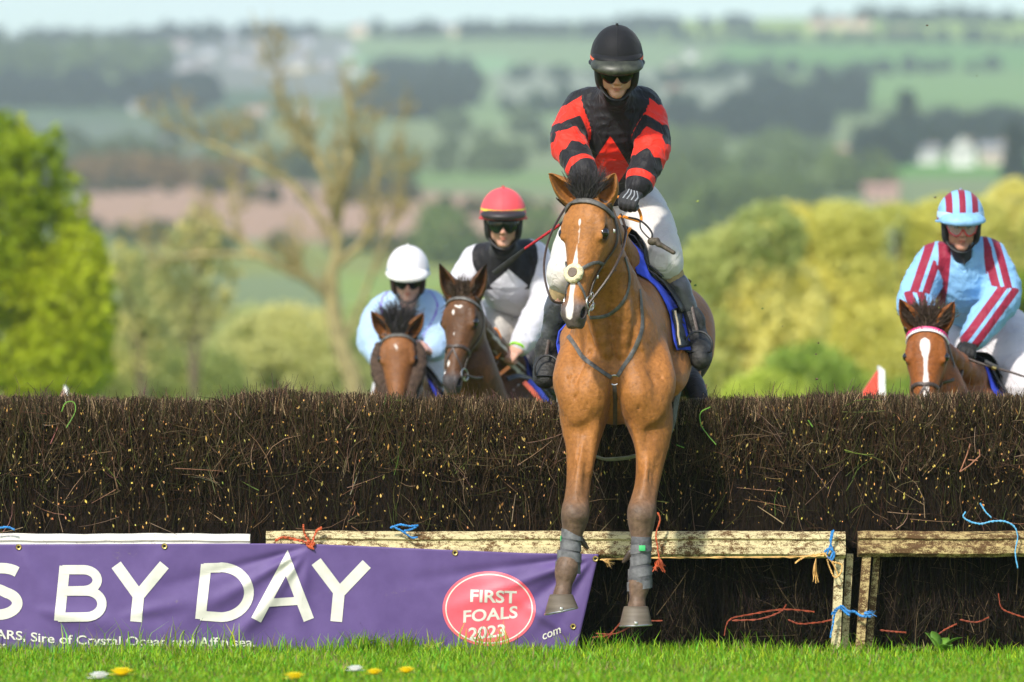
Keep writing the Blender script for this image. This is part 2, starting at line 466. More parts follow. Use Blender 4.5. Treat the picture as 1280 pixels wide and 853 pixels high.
wood('wood', 'dark trees along the right edge of the hillside above the white houses', [(1230, 186, 60, 18), (1262, 172, 24, 10), (1180, 175, 30, 8), (1110, 205, 30, 10)], (.022, .042, .030), 8000, .9, 6, 4)
wood('wood', 'olive tree rows under the skyline at the far left', [(60, 92, 140, 40), (60, 78, 130, 30), (170, 84, 40, 16)], (.13, .19, .045), 14000, 1.4, 7, 5)
wood('wood', 'trees along the skyline ridge', [(100, 52, 180, 40), (300, 46, 100, 26), (700, 44, 130, 40), (860, 34, 90, 24), (1180, 27, 160, 36), (520, 44, 70, 12)], (.05, .07, .055), 14000, 1.4, 5, 6)
wood('wood', 'mixed green trees and hedges across the lower hillside', [(60, 190, 120, 14), (60, 215, 110, 12), (200, 215, 90, 14), (300, 178, 90, 10), (560, 215, 120, 10), (650, 190, 90, 8), (330, 225, 80, 10), (480, 240, 60, 8), (250, 165, 60, 6), (620, 165, 70, 8)], (.15, .20, .08), 16000, .7, 5, 7)
wood('wood', 'spring green trees in the valley behind the leading rider', [(880, 235, 60, 14), (940, 225, 50, 12), (980, 200, 60, 16), (900, 290, 60, 14), (1050, 240, 60, 12), (860, 195, 50, 12), (700, 330, 160, 14), (870, 260, 40, 10), (960, 262, 60, 10)], (.17, .23, .07), 15000, .55, 5, 8)
wood('wood', 'russet trees along the top of the ploughed field', [(150, 226, 60, 14), (240, 232, 60, 12)], (.26, .17, .06), 6000, .45, 4.0, 12)
wood('wood', 'thorn hedge line above the ploughed field', [(200, 238, 110, 14), (420, 252, 120, 18), (640, 268, 90, 14), (80, 240, 60, 10)], (.12, .11, .05), 7000, .45, 2.4, 9)
wood('wood', 'dark hedge along the foot of the ploughed field', [(180, 304, 90, 18), (420, 316, 150, 20), (600, 322, 90, 12)], (.11, .14, .04), 8000, .35, 2.4, 10)
wood('wood', 'hedges dividing the pale green fields on the far right hillside', [(x, rw, 60, 12) for x, rw in ((900, 50), (1010, 52), (1120, 50), (1230, 52), (960, 90), (1070, 92), (1190, 88), (900, 100), (700, 98), (760, 125), (820, 132), (680, 140), (800, 105))], (.05, .085, .04), 14000, .9, 4, 11)
r = np.random.default_rng(77)
G = 'dark trees standing out on the far hillside'
for px, row, w, h, lb in ((1135, 197, 20, 78, 'tallest dark tree on the far hillside, left of the white houses'), (1112, 195, 14, 45, 'shorter dark tree at the left foot of the tallest one'),
                          (1162, 200, 13, 42, 'small dark tree between the tallest one and the white houses'), (1272, 240, 16, 80, 'dark tree at the right edge beside the houses'),
                          (1248, 172, 12, 36, 'dark tree on the skyline of the house roofs at the far right')):
    x, Y, z = on_hill(px, row); s = Y/F0
    L = [(np.array([x+r.uniform(-.3, .3)*w*s, Y, z+h*s*q]), (w*s*(1.05-.55*q), w*s, h*s*.2)) for q in (.2, .35, .5, .65, .8, .9)]
    tree('hillside_tree', lb, L, 1800, .7, (.022, .045, .028), (x, Y, z), .5, group=G, seed=px)

# -- houses
def house(px, row, wpx, hpx, wall, roof, label, gable=False, d=1.0, group='houses on the far hillside'):
    x, Y, z = on_hill(px, row); s = Y/F0
    w, h, dp = wpx*s, hpx*s, wpx*s*d
    o = empty('house', (x, Y, z)); tag(o, label, 'house', group)
    m = MB(); m.box((0, 0, h*.5-.5), (w, dp, h+1)); wl_ = m.build('wall', simple('render_wall', wall, .85, var=.05, scale=.3), o)
    m = MB(); e = .4; rh = h*.6
    if gable: V = [(-w/2-e, -dp/2-e, h), (w/2+e, -dp/2-e, h), (0, -dp/2-e, h+rh*1.4), (-w/2-e, dp/2+e, h), (w/2+e, dp/2+e, h), (0, dp/2+e, h+rh*1.4)]; Fr = [[0, 1, 2], [3, 5, 4], [0, 2, 5, 3], [1, 4, 5, 2], [0, 3, 4, 1]]
    else: V = [(-w/2-e, -dp/2-e, h), (w/2+e, -dp/2-e, h), (w/2+e, dp/2+e, h), (-w/2-e, dp/2+e, h), (-w/2-e, 0, h+rh), (w/2+e, 0, h+rh)]; Fr = [[0, 1, 5, 4], [2, 3, 4, 5], [0, 4, 3], [1, 2, 5], [0, 3, 2, 1]]
    m.add(V, Fr); rf = m.build('roof', simple('tile_roof', roof, .8, var=.1, scale=.4), o, smooth=False)
    m = MB(); m.box((w*.3, 0, h+rh*.9), (w*.07+.4, .8, rh*.9)); m.build('chimney', simple('chimney_brick', (.3, .2, .15), .9), rf)
    for k in (-.3, .02, .3):
        m = MB(); m.box((w*k, -dp/2-.03, h*.55), (w*.13, .12, h*.3)); m.build('window', simple('dark_glazing', (.05, .06, .08), .15), o)
WH, TAN, BR, SL = (.75, .74, .70), (.68, .52, .36), (.40, .24, .18), (.22, .22, .24)
for a in ((1158, 205, 32, 15, WH, SL, 'long low pale house left of the white gabled house', False, .4), (1203, 208, 30, 20, WH, (.55, .54, .52), 'white gabled house on the right hillside, above the striped rider', True, .6),
          (1243, 206, 34, 18, (.62, .5, .42), SL, 'tan and grey house right of the white gabled house', False, .5), (1102, 252, 40, 14, (.5, .33, .26), (.42, .24, .2), 'broad brick-red roofed barn below the white houses', False, .7),
          (986, 215, 18, 11, WH, SL, 'small white cottage in the trees right of the leading rider', False, .7), (953, 238, 15, 14, (.7, .66, .5), SL, 'cream cottage just right of the leading rider, lowest of its pair', True, .8),
          (1060, 200, 22, 11, TAN, BR, 'tan farmhouse in the middle of the wooded slope', False, .6), (205, 195, 16, 13, (.72, .7, .55), SL, 'cream cottage on the left hillside between the trees', True, .8),
          (172, 140, 18, 9, WH, SL, 'pale house at the edge of the dark wood on the left', False, .6), (320, 150, 20, 10, (.68, .58, .48), BR, 'pinkish house behind the left limbs of the bare tree', False, .6),
          (382, 152, 18, 12, WH, SL, 'white house behind the top of the bare tree', False, .7), (373, 90, 16, 10, (.8, .74, .6), SL, 'cream house shining below the town on the ridge', True, .8),
          (335, 44, 20, 8, (.75, .6, .42), BR, 'tan house on the left skyline', False, .7), (448, 45, 20, 9, (.8, .65, .48), BR, 'tan house on the skyline above the bare tree', True, .8),
          (573, 44, 18, 9, (.8, .68, .45), SL, 'cream end house of the grey terrace on the skyline', True, .8), (535, 40, 56, 7, (.45, .42, .44), (.35, .34, .38), 'long grey terrace on the skyline', False, .2),
          (1025, 35, 26, 7, (.75, .58, .42), BR, 'left one of the tan house row on the right skyline', False, .5), (1053, 35, 20, 8, (.78, .62, .46), BR, 'middle one of the tan house row on the right skyline', False, .6),
          (1077, 36, 22, 8, (.75, .58, .42), BR, 'right one of the tan house row on the right skyline', True, .6), (1130, 46, 20, 7, (.6, .5, .42), BR, 'small farm on the right skyline past the tan row', False, .6),
          (841, 92, 18, 10, (.8, .76, .5), SL, 'cream house on the slope just right of the leading rider shoulder', True, .8), (863, 75, 14, 8, WH, SL, 'white house right of the leading rider helmet', False, .8),
          (843, 120, 16, 8, (.75, .55, .42), BR, 'tan house below the cream one right of the leading rider', False, .8)):
    house(*a)
for i in range(16):   # the small town on the ridge behind the bare tree
    px, row = 190+((i*61) % 270), 52+((i*37) % 44)
    house(px, row, 15+(i*5) % 9, 7, [(.5, .5, .54), (.62, .62, .62), (.5, .45, .44)][i % 3], [(.24, .25, .3), (.3, .24, .22)][i % 2],
          ['grey', 'pale', 'brown'][i % 3]+' house of the small town on the left ridge', i % 3 == 0, .8, 'houses of the small town on the left ridge')

# -- the air of the valley
hz = MB(); hz.box((0, 2300, 145), (2400, 4700, 320))
th = NT('valley_air'); th.t.nodes.remove(th.b)
pv = th.n('ShaderNodeVolumePrincipled'); pv.inputs['Color'].default_value = (.80, .90, .97, 1)
pv.inputs['Density'].default_value = 0.00024; pv.inputs['Anisotropy'].default_value = .2
th.l(pv.outputs[0], th.out.inputs['Volume'])
tag(hz.build('haze', th.m, smooth=False), 'thin bluish haze over the valley', 'haze', kind='stuff')
# ================================================================== IMPLICIT-SURFACE KIT for horses and people
def nrm(v):
    v = np.asarray(v, float); return v/(np.linalg.norm(v)+1e-12)
class Frame:
    """local axes: columns of M are the local x, y, z directions; s = scale"""
    def __init__(s, o, X, Y, Z, sc=1.0):
        s.o = np.asarray(o, float); s.M = np.stack([nrm(X), nrm(Y), nrm(Z)], 1); s.s = sc
    def p(s, *a):
        a = np.asarray(a[0] if len(a) == 1 else a, float); return s.o+(a*s.s) @ s.M.T
    def d(s, *a):
        return np.asarray(a, float) @ s.M.T
def axes(lo, hi, h, fine=()):
    """grid coordinates: step h, or a finer step inside given ranges (a, b, h2)"""
    out = [lo]
    while out[-1] < hi:
        st = h
        for a, b, h2 in fine:
            if a <= out[-1] <= b: st = min(st, h2)
            elif a-4*h <= out[-1] <= b+4*h: st = min(st, h*.5+h2*.5)
        out.append(out[-1]+st)
    return np.array(out)
class Sdf:
    def __init__(s, lo, hi, h, fine=((), (), ())):
        s.h = h
        s.x, s.y, s.z = (axes(lo[i], hi[i], h, fine[i]) for i in range(3))
        s.D = np.full((len(s.x), len(s.y), len(s.z)), 1.0, np.float32)
    def reg(s, lo, hi):
        sl = []
        for a, l, h in ((s.x, lo[0], hi[0]), (s.y, lo[1], hi[1]), (s.z, lo[2], hi[2])):
            sl.append(slice(max(0, np.searchsorted(a, l)-1), min(len(a), np.searchsorted(a, h)+1)))
        return tuple(sl), s.x[sl[0]][:, None, None].astype(np.float32), s.y[sl[1]][None, :, None].astype(np.float32), s.z[sl[2]][None, None, :].astype(np.float32)
    def put(s, lo, hi, fn, k=.02, op='+'):
        pad = k*1.3+3*s.h
        sl, X, Y, Z = s.reg(np.asarray(lo)-pad, np.asarray(hi)+pad)
        if min(len(X), Y.shape[1], Z.shape[2]) == 0: return s
        d = fn(X, Y, Z); D = s.D[sl]
        if op == '+':
            hh = np.maximum(k-np.abs(D-d), 0)/k if k > 0 else 0
            s.D[sl] = np.minimum(D, d)-hh*hh*k*.25
        elif op == '-':
            hh = np.maximum(k-np.abs(D+d), 0)/k if k > 0 else 0
            s.D[sl] = np.maximum(D, -d)+hh*hh*k*.25
        elif op == 'd':    # displacement
            s.D[sl] = D+d
        return s
    def cone(s, a, b, ra, rb, k=.02, op='+', flat=None, noise=None):
        """tapered capsule; flat=(axis, factor): squeeze along that axis (factor>1 = thinner)"""
        a, b = np.asarray(a, float), np.asarray(b, float); ba = b-a; L2 = float(ba @ ba)+1e-12; m = max(ra, rb)
        if flat is not None: fx = nrm(flat[0]); ff = flat[1]; m = m*max(1, 1/ff)
        def fn(X, Y, Z):
            px, py, pz = X-a[0], Y-a[1], Z-a[2]
            t = np.clip((px*ba[0]+py*ba[1]+pz*ba[2])/L2, 0, 1)
            qx, qy, qz = px-t*ba[0], py-t*ba[1], pz-t*ba[2]
            if flat is not None:
                w = (qx*fx[0]+qy*fx[1]+qz*fx[2])*(ff-1); qx, qy, qz = qx+w*fx[0], qy+w*fx[1], qz+w*fx[2]
            d = np.sqrt(qx*qx+qy*qy+qz*qz)-(ra+(rb-ra)*t)
            if flat is not None: d = d/max(1., ff**.7)
            if noise is not None: d = d+noise(X, Y, Z, t)
            return d
        return s.put(np.minimum(a, b)-m, np.maximum(a, b)+m, fn, k, op)
    def chain(s, pts, rad, k=.02, op='+', n=4, flat=None, noise=None):
        """smooth limb through joints with radii"""
        Q = crom(np.hstack([np.asarray(pts, float), np.asarray(rad, float)[:, None]]), n)
        for i in range(len(Q)-1):
            f = flat if flat is None or np.ndim(flat[0]) == 1 else (flat[0][min(i//n, len(flat[0])-1)], flat[1])
            s.cone(Q[i][:3], Q[i+1][:3], max(Q[i][3], .002), max(Q[i+1][3], .002), k if i == 0 or op == '-' else min(k, .5*max(Q[i][3], .004)), op, f, noise)
        return s
    def ell(s, c, r, F=None, k=.02, op='+'):
        """ellipsoid; c and r in frame F's local axes when F is given"""
        r = np.asarray(r, float)
        if F is None: C = np.asarray(c, float); M = np.eye(3)
        else: C = F.p(c); M = F.M; r = r*F.s
        ext = np.sqrt((M**2) @ (r**2))
        def fn(X, Y, Z):
            px, py, pz = X-C[0], Y-C[1], Z-C[2]
            k0 = 0; k1 = 0
            for i in range(3):
                q = px*M[0, i]+py*M[1, i]+pz*M[2, i]; k0 = k0+(q/r[i])**2; k1 = k1+(q/r[i]**2)**2
            k0 = np.sqrt(k0); return k0*(k0-1)/(np.sqrt(k1)+1e-9)
        return s.put(C-ext, C+ext, fn, k, op)
    def loft(s, F, T, k=.02, op='+', p=2.0, noise=None):
        """body along the frame's x axis: rows of T = x, centre y, centre z, half y, half z"""
        T = np.asarray(T, float); sc = F.s
        Q = crom(T, 6); Q = Q[np.concatenate([[True], np.diff(Q[:, 0]) > 1e-6])]
        m = max(T[:, 3:].max(), 0)+np.abs(T[:, 1:3]).max()
        e0, e1 = F.p(T[0, 0], 0, 0), F.p(T[-1, 0], 0, 0)
        def fn(X, Y, Z):
            px, py, pz = X-F.o[0], Y-F.o[1], Z-F.o[2]; M = F.M
            u = (px*M[0, 0]+py*M[1, 0]+pz*M[2, 0])/sc; v = (px*M[0, 1]+py*M[1, 1]+pz*M[2, 1])/sc; w = (px*M[0, 2]+py*M[1, 2]+pz*M[2, 2])/sc
            cy, cz, hy, hz = (np.interp(u, Q[:, 0], Q[:, i]) for i in (1, 2, 3, 4))
            a, b = np.abs((v-cy)/hy), np.abs((w-cz)/hz)
            rr = (a**p+b**p)**(1/p)
            d = (rr-1)*np.minimum(hy, hz)
            over = np.maximum(np.maximum(T[0, 0]-u, u-T[-1, 0]), 0)
            d = np.where(over > 0, np.sqrt(np.maximum(d, 0)**2+over**2)+np.minimum(d, 0)*0, d)*sc
            if noise is not None: d = d+noise(X, Y, Z, u)
            return d
        return s.put(np.minimum(e0, e1)-m*sc, np.maximum(e0, e1)+m*sc, fn, k, op)
    def mesh(s):
        D = s.D; neg = D < 0
        A = [s.x, s.y, s.z]
        nx, ny, nz = D.shape
        acc = np.zeros((nx-1, ny-1, nz-1, 3), np.float32); cnt = np.zeros((nx-1, ny-1, nz-1), np.int16)
        quads = []
        for ax in range(3):
            d0 = np.take(D, range(0, D.shape[ax]-1), ax); d1 = np.take(D, range(1, D.shape[ax]), ax)
            cr = (d0 < 0) != (d1 < 0)
            idx = np.argwhere(cr)
            v0 = d0[cr]; v1 = d1[cr]; t = v0/(v0-v1)
            pos = np.stack([A[i][idx[:, i]] for i in range(3)], 1).astype(np.float32)
            pos[:, ax] += t*(A[ax][idx[:, ax]+1]-A[ax][idx[:, ax]])
            b, c = [(1, 2), (2, 0), (0, 1)][ax]
            ok = (idx[:, b] > 0) & (idx[:, c] > 0) & (idx[:, b] < D.shape[b]-1) & (idx[:, c] < D.shape[c]-1)
            idx, pos, v0 = idx[ok], pos[ok], v0[ok]
            cells = []
            for db, dc in ((-1, -1), (0, -1), (0, 0), (-1, 0)):
                q = idx.copy(); q[:, b] += db; q[:, c] += dc
                np.add.at(acc, (q[:, 0], q[:, 1], q[:, 2]), pos); np.add.at(cnt, (q[:, 0], q[:, 1], q[:, 2]), 1)
                cells.append(np.ravel_multi_index((q[:, 0], q[:, 1], q[:, 2]), cnt.shape))
            Q = np.stack(cells, 1); fl = v0 >= 0
            Q[fl] = Q[fl][:, ::-1]; quads.append(Q)
        quads = np.concatenate(quads)
        used = np.flatnonzero(cnt.ravel() > 0)
        remap = np.full(cnt.size, -1, np.int64); remap[used] = np.arange(len(used))
        V = acc.reshape(-1, 3)[used]/cnt.ravel()[used][:, None]
        return V.astype(float), remap[quads]
    def largest(s, V, Q):
        return V, Q
def sdf_obj(S, name, mat, parent, org, attrs=None, cols=None, smooth=1):
    V, Q = S.mesh()
    for _ in range(smooth):      # one relaxation pass removes the stepping of the grid
        A = np.zeros_like(V); n = np.zeros(len(V))
        for i in range(4):
            a, b = Q[:, i], Q[:, (i+1) % 4]
            np.add.at(A, a, V[b]); np.add.at(n, a, 1); np.add.at(A, b, V[a]); np.add.at(n, b, 1)
        V = .45*V+.55*A/n[:, None]
    at_ = attrs(V) if attrs else None
    cc = cols(V) if cols else None
    return link(name, mesh_np(name, V-np.asarray(org, float), Q, True, at_, cc), mat, parent)
def seg_d(V, a, b):
    """distance from points V to segment a-b and the parameter along it"""
    a, b = np.asarray(a, float), np.asarray(b, float); ba = b-a
    t = np.clip(((V-a) @ ba)/(ba @ ba), 0, 1); return np.linalg.norm(V-a-t[:, None]*ba, axis=1), t
BRASS = simple('brass', (.62, .45, .16), .3, 1, var=.1)
BLACKH = simple('eyelet_hole', (.01, .01, .01), .9)
# ================================================================== THE BRUSH FENCE
FY = 30.0                                            # depth of the front face
XL, XR = -4.4, 4.4
def top_z(x):
    x = np.asarray(x, float)
    px = 640+x*232
    base = np.interp(px, [-400, 0, 60, 200, 280, 310, 345, 480, 620, 700, 850, 960, 1050, 1120, 1280, 1700], [492, 496, 499, 500, 502, 492, 489, 496, 503, 504, 504, 498, 494, 496, 494, 494])
    return 1+(583-base)/232+.016*fbm(x, 0, 0, 6, 5, 3)+.016*vnoise(x, 0, 0, 13, 2)
def twigs(n, x0, x1, zf, yf, tilt, L, r, seed, bend=.12, cl=.012):
    """n bent twigs as three-sided tapering strips; returns vertices, faces and a per-vertex shade"""
    g = np.random.default_rng(seed)
    x = g.uniform(x0, x1, n); u = g.random(n)
    nb = max(2, n//22); bc = g.uniform(x0, x1, nb); bl = g.normal(0, 1, nb); bi = g.integers(0, nb, n); inb = g.random(n) < .62   # cut stems packed in bundles
    x = np.where(inb, bc[bi]+g.normal(0, .018, n), x)
    z, y = zf(x, u, g), yf(x, u, g)
    d = np.stack([g.normal(0, tilt[0], n), g.normal(tilt[2], tilt[1], n), np.abs(g.normal(1, .15, n))], 1)
    d[:, 0] = np.where(inb, bl[bi]*tilt[0]*.9+d[:, 0]*.45, d[:, 0])
    k = g.random(n) < tilt[3]; d[k, 2] *= g.uniform(-.3, .5, k.sum()); d[k, 0] += g.normal(0, .5, k.sum())
    d /= np.linalg.norm(d, axis=1)[:, None]
    l = L*(.4+g.random(n)*1.1)
    lim = top_z(x)+cl*(g.random(n)+1.5*g.random(n)**5)-z; l = np.where(d[:, 2] > .05, np.minimum(l, np.maximum(lim/np.maximum(d[:, 2], .05), .02)), l)
    side = np.cross(d, g.normal(size=(n, 3))); side /= np.linalg.norm(side, axis=1)[:, None]; s2 = np.cross(d, side)
    P0 = np.stack([x, y, z], 1); bd = side*(g.normal(0, bend, n)*l)[:, None]; rr = r*(.5+g.random(n)**2*1.3)
    V = []; K = 4
    for j in range(K):
        t = j/(K-1); c = P0+d*(l*t)[:, None]+bd*(4*t*(1-t))+np.array([0, 0, 0])
        q_ = (rr*(1-.55*t))[:, None]
        for a in range(3): V.append(c+q_*(side*math.cos(2.094*a)+s2*math.sin(2.094*a)))
    V = np.stack(V, 1).reshape(-1, 3); b = np.arange(n)[:, None]*(3*K); F = []
    for j in range(K-1):
        for a in range(3): F.append(np.concatenate([b+j*3+a, b+j*3+(a+1) % 3, b+(j+1)*3+(a+1) % 3, b+(j+1)*3+a], 1))
    F.append(np.concatenate([b+(K-1)*3, b+(K-1)*3+1, b+(K-1)*3+2, b+(K-1)*3+2], 1)[:, [0, 1, 2]].repeat(1, 0)[:, [0, 1, 2, 2]])
    F = np.concatenate(F[:-1], 0)
    return V, F, n, K, g
def twig_cols(n, K, g, base, var, odd=None):
    c = np.asarray(base)[None]*(1+var*g.normal(size=(n, 1))); c = c*(1+.12*g.normal(size=(n, 3)))
    if odd is not None:
        for frac, cc in odd:
            k = g.random(n) < frac; c[k] = np.asarray(cc)*(.7+.6*g.random((k.sum(), 1)))
    return np.repeat(c.clip(.004, .9), 3*K, 0)
fence = empty('brush_fence', (0, FY, 0))
tag(fence, 'long dark birch brush racing fence under the jumping horse', 'fence')
TW = NT('birch_twig'); TW.col(TW.attr('Col', 'Color')); TW.set(.8, 0, .12); TW = TW.m
BRB = (.055, .038, .024)
parts = []
# dense body of the fence: upright stems behind, a tangle at the face, clipped ends on top; shade of the gaps is put into the dark colours
def add_twigs(n, zf, yf, tilt, L, r, seed, base=BRB, var=.35, odd=None, bend=.12, x0=XL, x1=XR, cl=.012):
    V, F, n, K, g = twigs(n, x0, x1, zf, yf, tilt, L, r, seed, bend, cl); C_ = twig_cols(n, K, g, base, var, odd); parts.append((V, F, C_))
face = lambda x, d=0: FY+.03*fbm(x, 0, 3, 3, 2, 2)+d
OL = (.075, .075, .022)
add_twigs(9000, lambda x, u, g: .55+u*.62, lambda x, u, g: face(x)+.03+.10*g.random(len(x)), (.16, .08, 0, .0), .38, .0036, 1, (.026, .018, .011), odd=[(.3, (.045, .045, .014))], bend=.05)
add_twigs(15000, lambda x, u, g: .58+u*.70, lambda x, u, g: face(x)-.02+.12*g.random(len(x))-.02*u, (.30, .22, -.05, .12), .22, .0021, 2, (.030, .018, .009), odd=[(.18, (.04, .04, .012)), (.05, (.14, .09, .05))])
add_twigs(14000, lambda x, u, g: top_z(x)-.12-.30*u**1.3, lambda x, u, g: face(x)-.03+.05*g.random(len(x)), (.33, .30, -.18, .10), .17, .0020, 3, (.072, .046, .024), odd=[(.10, (.17, .12, .07)), (.08, OL)])  # upper face coloured lighter brown, as sunlight falls there
add_twigs(26000, lambda x, u, g: top_z(x)-.10-.03*g.random(len(x))+.012*vnoise(x*9, FY, 0, 1, 7), lambda x, u, g: FY-.03+.62*g.random(len(x)), (.22, .26, -.08, .0), .105, .0024, 4, (.15, .098, .055), odd=[(.30, (.46, .32, .18))], bend=.06, cl=.022)  # golden for sunlight on the top, as well as tan clipped ends
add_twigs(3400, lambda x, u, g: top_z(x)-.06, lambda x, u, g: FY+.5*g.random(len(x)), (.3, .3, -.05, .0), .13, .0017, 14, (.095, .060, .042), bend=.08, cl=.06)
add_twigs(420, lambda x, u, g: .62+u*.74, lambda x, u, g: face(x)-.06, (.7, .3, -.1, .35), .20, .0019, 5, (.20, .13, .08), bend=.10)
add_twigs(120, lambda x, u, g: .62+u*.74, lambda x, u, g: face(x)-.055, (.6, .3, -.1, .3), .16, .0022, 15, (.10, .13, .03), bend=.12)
# the lower section below the rail, coloured darker for the shade of its recess
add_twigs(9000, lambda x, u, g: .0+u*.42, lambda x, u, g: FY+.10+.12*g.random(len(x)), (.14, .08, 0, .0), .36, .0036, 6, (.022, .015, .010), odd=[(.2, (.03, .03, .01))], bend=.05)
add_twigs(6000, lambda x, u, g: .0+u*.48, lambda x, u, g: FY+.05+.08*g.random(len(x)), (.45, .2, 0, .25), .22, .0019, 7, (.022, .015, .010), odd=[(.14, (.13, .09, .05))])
def merge(parts):
    V, F, C_, o = [], [], [], 0
    for v, f, c in parts: V.append(v); F.append(f+o); C_.append(c); o += len(v)
    return np.concatenate(V), np.concatenate(F), np.concatenate(C_)
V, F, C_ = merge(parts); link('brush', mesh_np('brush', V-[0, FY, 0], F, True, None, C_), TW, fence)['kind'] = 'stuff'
print('twig faces', len(F))
# cut ends: pale yellow slant faces of pruned stems
g = np.random.default_rng(9); n = 1600
x = g.uniform(XL, XR, n); z = .66+g.random(n)**.9*(top_z(x)-.70); y = face(x)-.045-.03*g.random(n)
a = g.normal(0, .35, n); big = np.where(g.random(n) < .14, 2.6, 1.0); hh = .0042*(.6+g.random(n))*(1+big*g.random(n)); ww = .0030*(.6+.8*g.random(n))*np.sqrt(big)
up = np.stack([np.sin(a), g.normal(-.2, .2, n), np.cos(a)], 1)*hh[:, None]; rt = np.stack([np.cos(a), g.normal(0, .2, n), -np.sin(a)], 1)*ww[:, None]
P = np.stack([x, y, z], 1)-[0, FY, 0]; bk = np.array([0, .03, -.015])
V = np.stack([P-up, P+rt, P+up, P-rt, P+bk], 1).reshape(-1, 3); b = np.arange(n)[:, None]*5
F = np.concatenate([b+[0, 1, 2, 3], b+[0, 3, 4, 4], b+[3, 2, 4, 4], b+[2, 1, 4, 4], b+[1, 0, 4, 4]]); Fd = F[:n]; 
V4 = V; C_ = np.repeat(np.array([.60, .38, .11])*(.3+1.0*g.random((n, 1))**1.3)*(1+.15*g.normal(size=(n, 3))), 5, 0).clip(0, .9)
link('cut_ends', mesh_np('cut_ends', V4, Fd, False, None, C_), TW, fence)['kind'] = 'stuff'
# packed core, its near-black colour standing for the shade deep in the gaps
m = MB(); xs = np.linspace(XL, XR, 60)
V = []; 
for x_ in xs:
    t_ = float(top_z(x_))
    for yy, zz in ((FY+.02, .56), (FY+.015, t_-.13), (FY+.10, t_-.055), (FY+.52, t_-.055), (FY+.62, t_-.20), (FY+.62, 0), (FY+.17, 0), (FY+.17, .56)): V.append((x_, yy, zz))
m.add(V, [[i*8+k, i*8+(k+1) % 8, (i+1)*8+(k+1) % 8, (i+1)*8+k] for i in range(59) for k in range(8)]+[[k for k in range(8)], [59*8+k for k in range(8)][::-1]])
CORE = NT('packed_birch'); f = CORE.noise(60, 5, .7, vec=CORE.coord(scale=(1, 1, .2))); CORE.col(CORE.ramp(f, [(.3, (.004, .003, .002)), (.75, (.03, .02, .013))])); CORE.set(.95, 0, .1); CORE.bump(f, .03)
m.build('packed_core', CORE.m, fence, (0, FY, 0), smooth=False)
# green blades pushing through the brush
m = MB()
for pts in ([(77, 515), (82, 504), (92, 503), (94, 515), (83, 535)], [(888, 509), (876, 516), (876, 530), (884, 543), (895, 556)], [(855, 560), (845, 556)], [(1010, 525), (1016, 534)]):
    m.tube(crom([at(a, b, FY-.09) for a, b in pts], 6), .0032, 5)
m.build('green_shoot', simple('green_shoot', (.15, .32, .04), .6), fence, (0, FY, 0))['kind'] = 'stuff'
m = MB()
for pts in ([(1213, 555), (1209, 568), (1203, 583), (1200, 590)], [(1200, 590), (1212, 582), (1225, 570), (1224, 562)], [(1210, 575), (1222, 576)]): m.tube([at(a, b, FY-.09) for a, b in pts], .004, 5)
m.build('broken_branch', simple('broken_branch', (.30, .12, .06), .7), fence, (0, FY, 0))

# ------------------------------------------------------------------ rails
def rust_mat(name, paint, rust, lo, hi):
    t = NT(name); a = t.noise(46, 8, .8, vec=t.coord(scale=(.5, 1, 1))); b = t.noise(190, 4, .7); c = t.noise(5, 3)
    mk = t.ramp(t.mix(.5, a, t.mix(.4, b, c)), [(lo, 0), (hi, 1)])
    rc = t.ramp(b, [(.3, tuple(x*.5 for x in rust)), (.7, rust)]); pc = t.ramp(c, [(.3, tuple(x*.78 for x in paint)), (.7, paint)])
    t.col(t.mix(mk, pc, rc)); t.set(t.ramp(mk, [(0, .45), (1, .9)]), 0, .4); t.bump(mk, .004, -.8); return t.m
RUST_M = rust_mat('rusty_cream_paint', (.72, .62, .34), (.15, .075, .025), .485, .53)
RUST_R = rust_mat('heavily_rusted_paint', (.55, .42, .18), (.12, .06, .02), .455, .51)
WHITEP = rust_mat('chipped_white_paint', (.78, .76, .68), (.10, .07, .05), .54, .61)
def rail(label, x0, x1, zt, zb, mat, legs, group='takeoff rails along the fence'):
    root = empty('takeoff_rail', ((x0+x1)/2, FY-.12, 0)); tag(root, label, 'rail', group)
    org = np.array(root.location); m = MB(); h = zt-zb; n = 40; yc = FY-.075
    # section: a folded steel channel with a ridge along its face
    sec = [(.05, .5), (-.02, .5), (-.052, .38), (-.055, .22), (-.043, .16), (-.045, -.02), (-.064, -.10), (-.064, -.36), (-.04, -.5), (.05, -.5)]
    V = []
    for i in range(n):
        x = x0+(x1-x0)*i/(n-1); w = .002*math.sin(i*1.7)+.003*math.sin(i*.45)
        for dy, dz in sec: V.append((x, yc+dy+w, zb+h*(.5+dz)+w*.7))
    k = len(sec); m.add(V, [[i*k+j, i*k+(j+1) % k, (i+1)*k+(j+1) % k, (i+1)*k+j] for i in range(n-1) for j in range(k)]+[list(range(k)), [(n-1)*k+j for j in range(k)][::-1]])
    o = m.build('rail', mat, root, org); o.data.set_sharp_from_angle(angle=R(25))
    for (xa, xb, w) in legs:
        m = MB(); m.tube([(xa, yc-.01, zb+.02), (xb, yc-.02, -.03)], w, 4, flat=((0, -1, 0), 1.0)); m.build('leg', mat, root, org, smooth=False)
        m = MB(); m.tube([(xa+.06, yc+.06, zb+.02), (xb+.055, yc+.09, -.03)], w*.75, 4, flat=((0, -1, 0), 1.0)); m.build('back_leg', mat, root, org, smooth=False)
    return root
zz = lambda py: 1+(583-py)/232
xx = lambda px: (px-640)/232.6
rail('left takeoff rail with chipped white paint above the purple banner', -3.9, xx(313), zz(667), zz(697), WHITEP, [(xx(300), xx(295), .03), (-3.8, -3.8, .03)])
rail('middle takeoff rail of cream paint and rust behind the forelegs', xx(333), xx(1056), zz(664), zz(697), RUST_M, [(xx(1049), xx(1043), .034), (xx(345), xx(350), .03)])
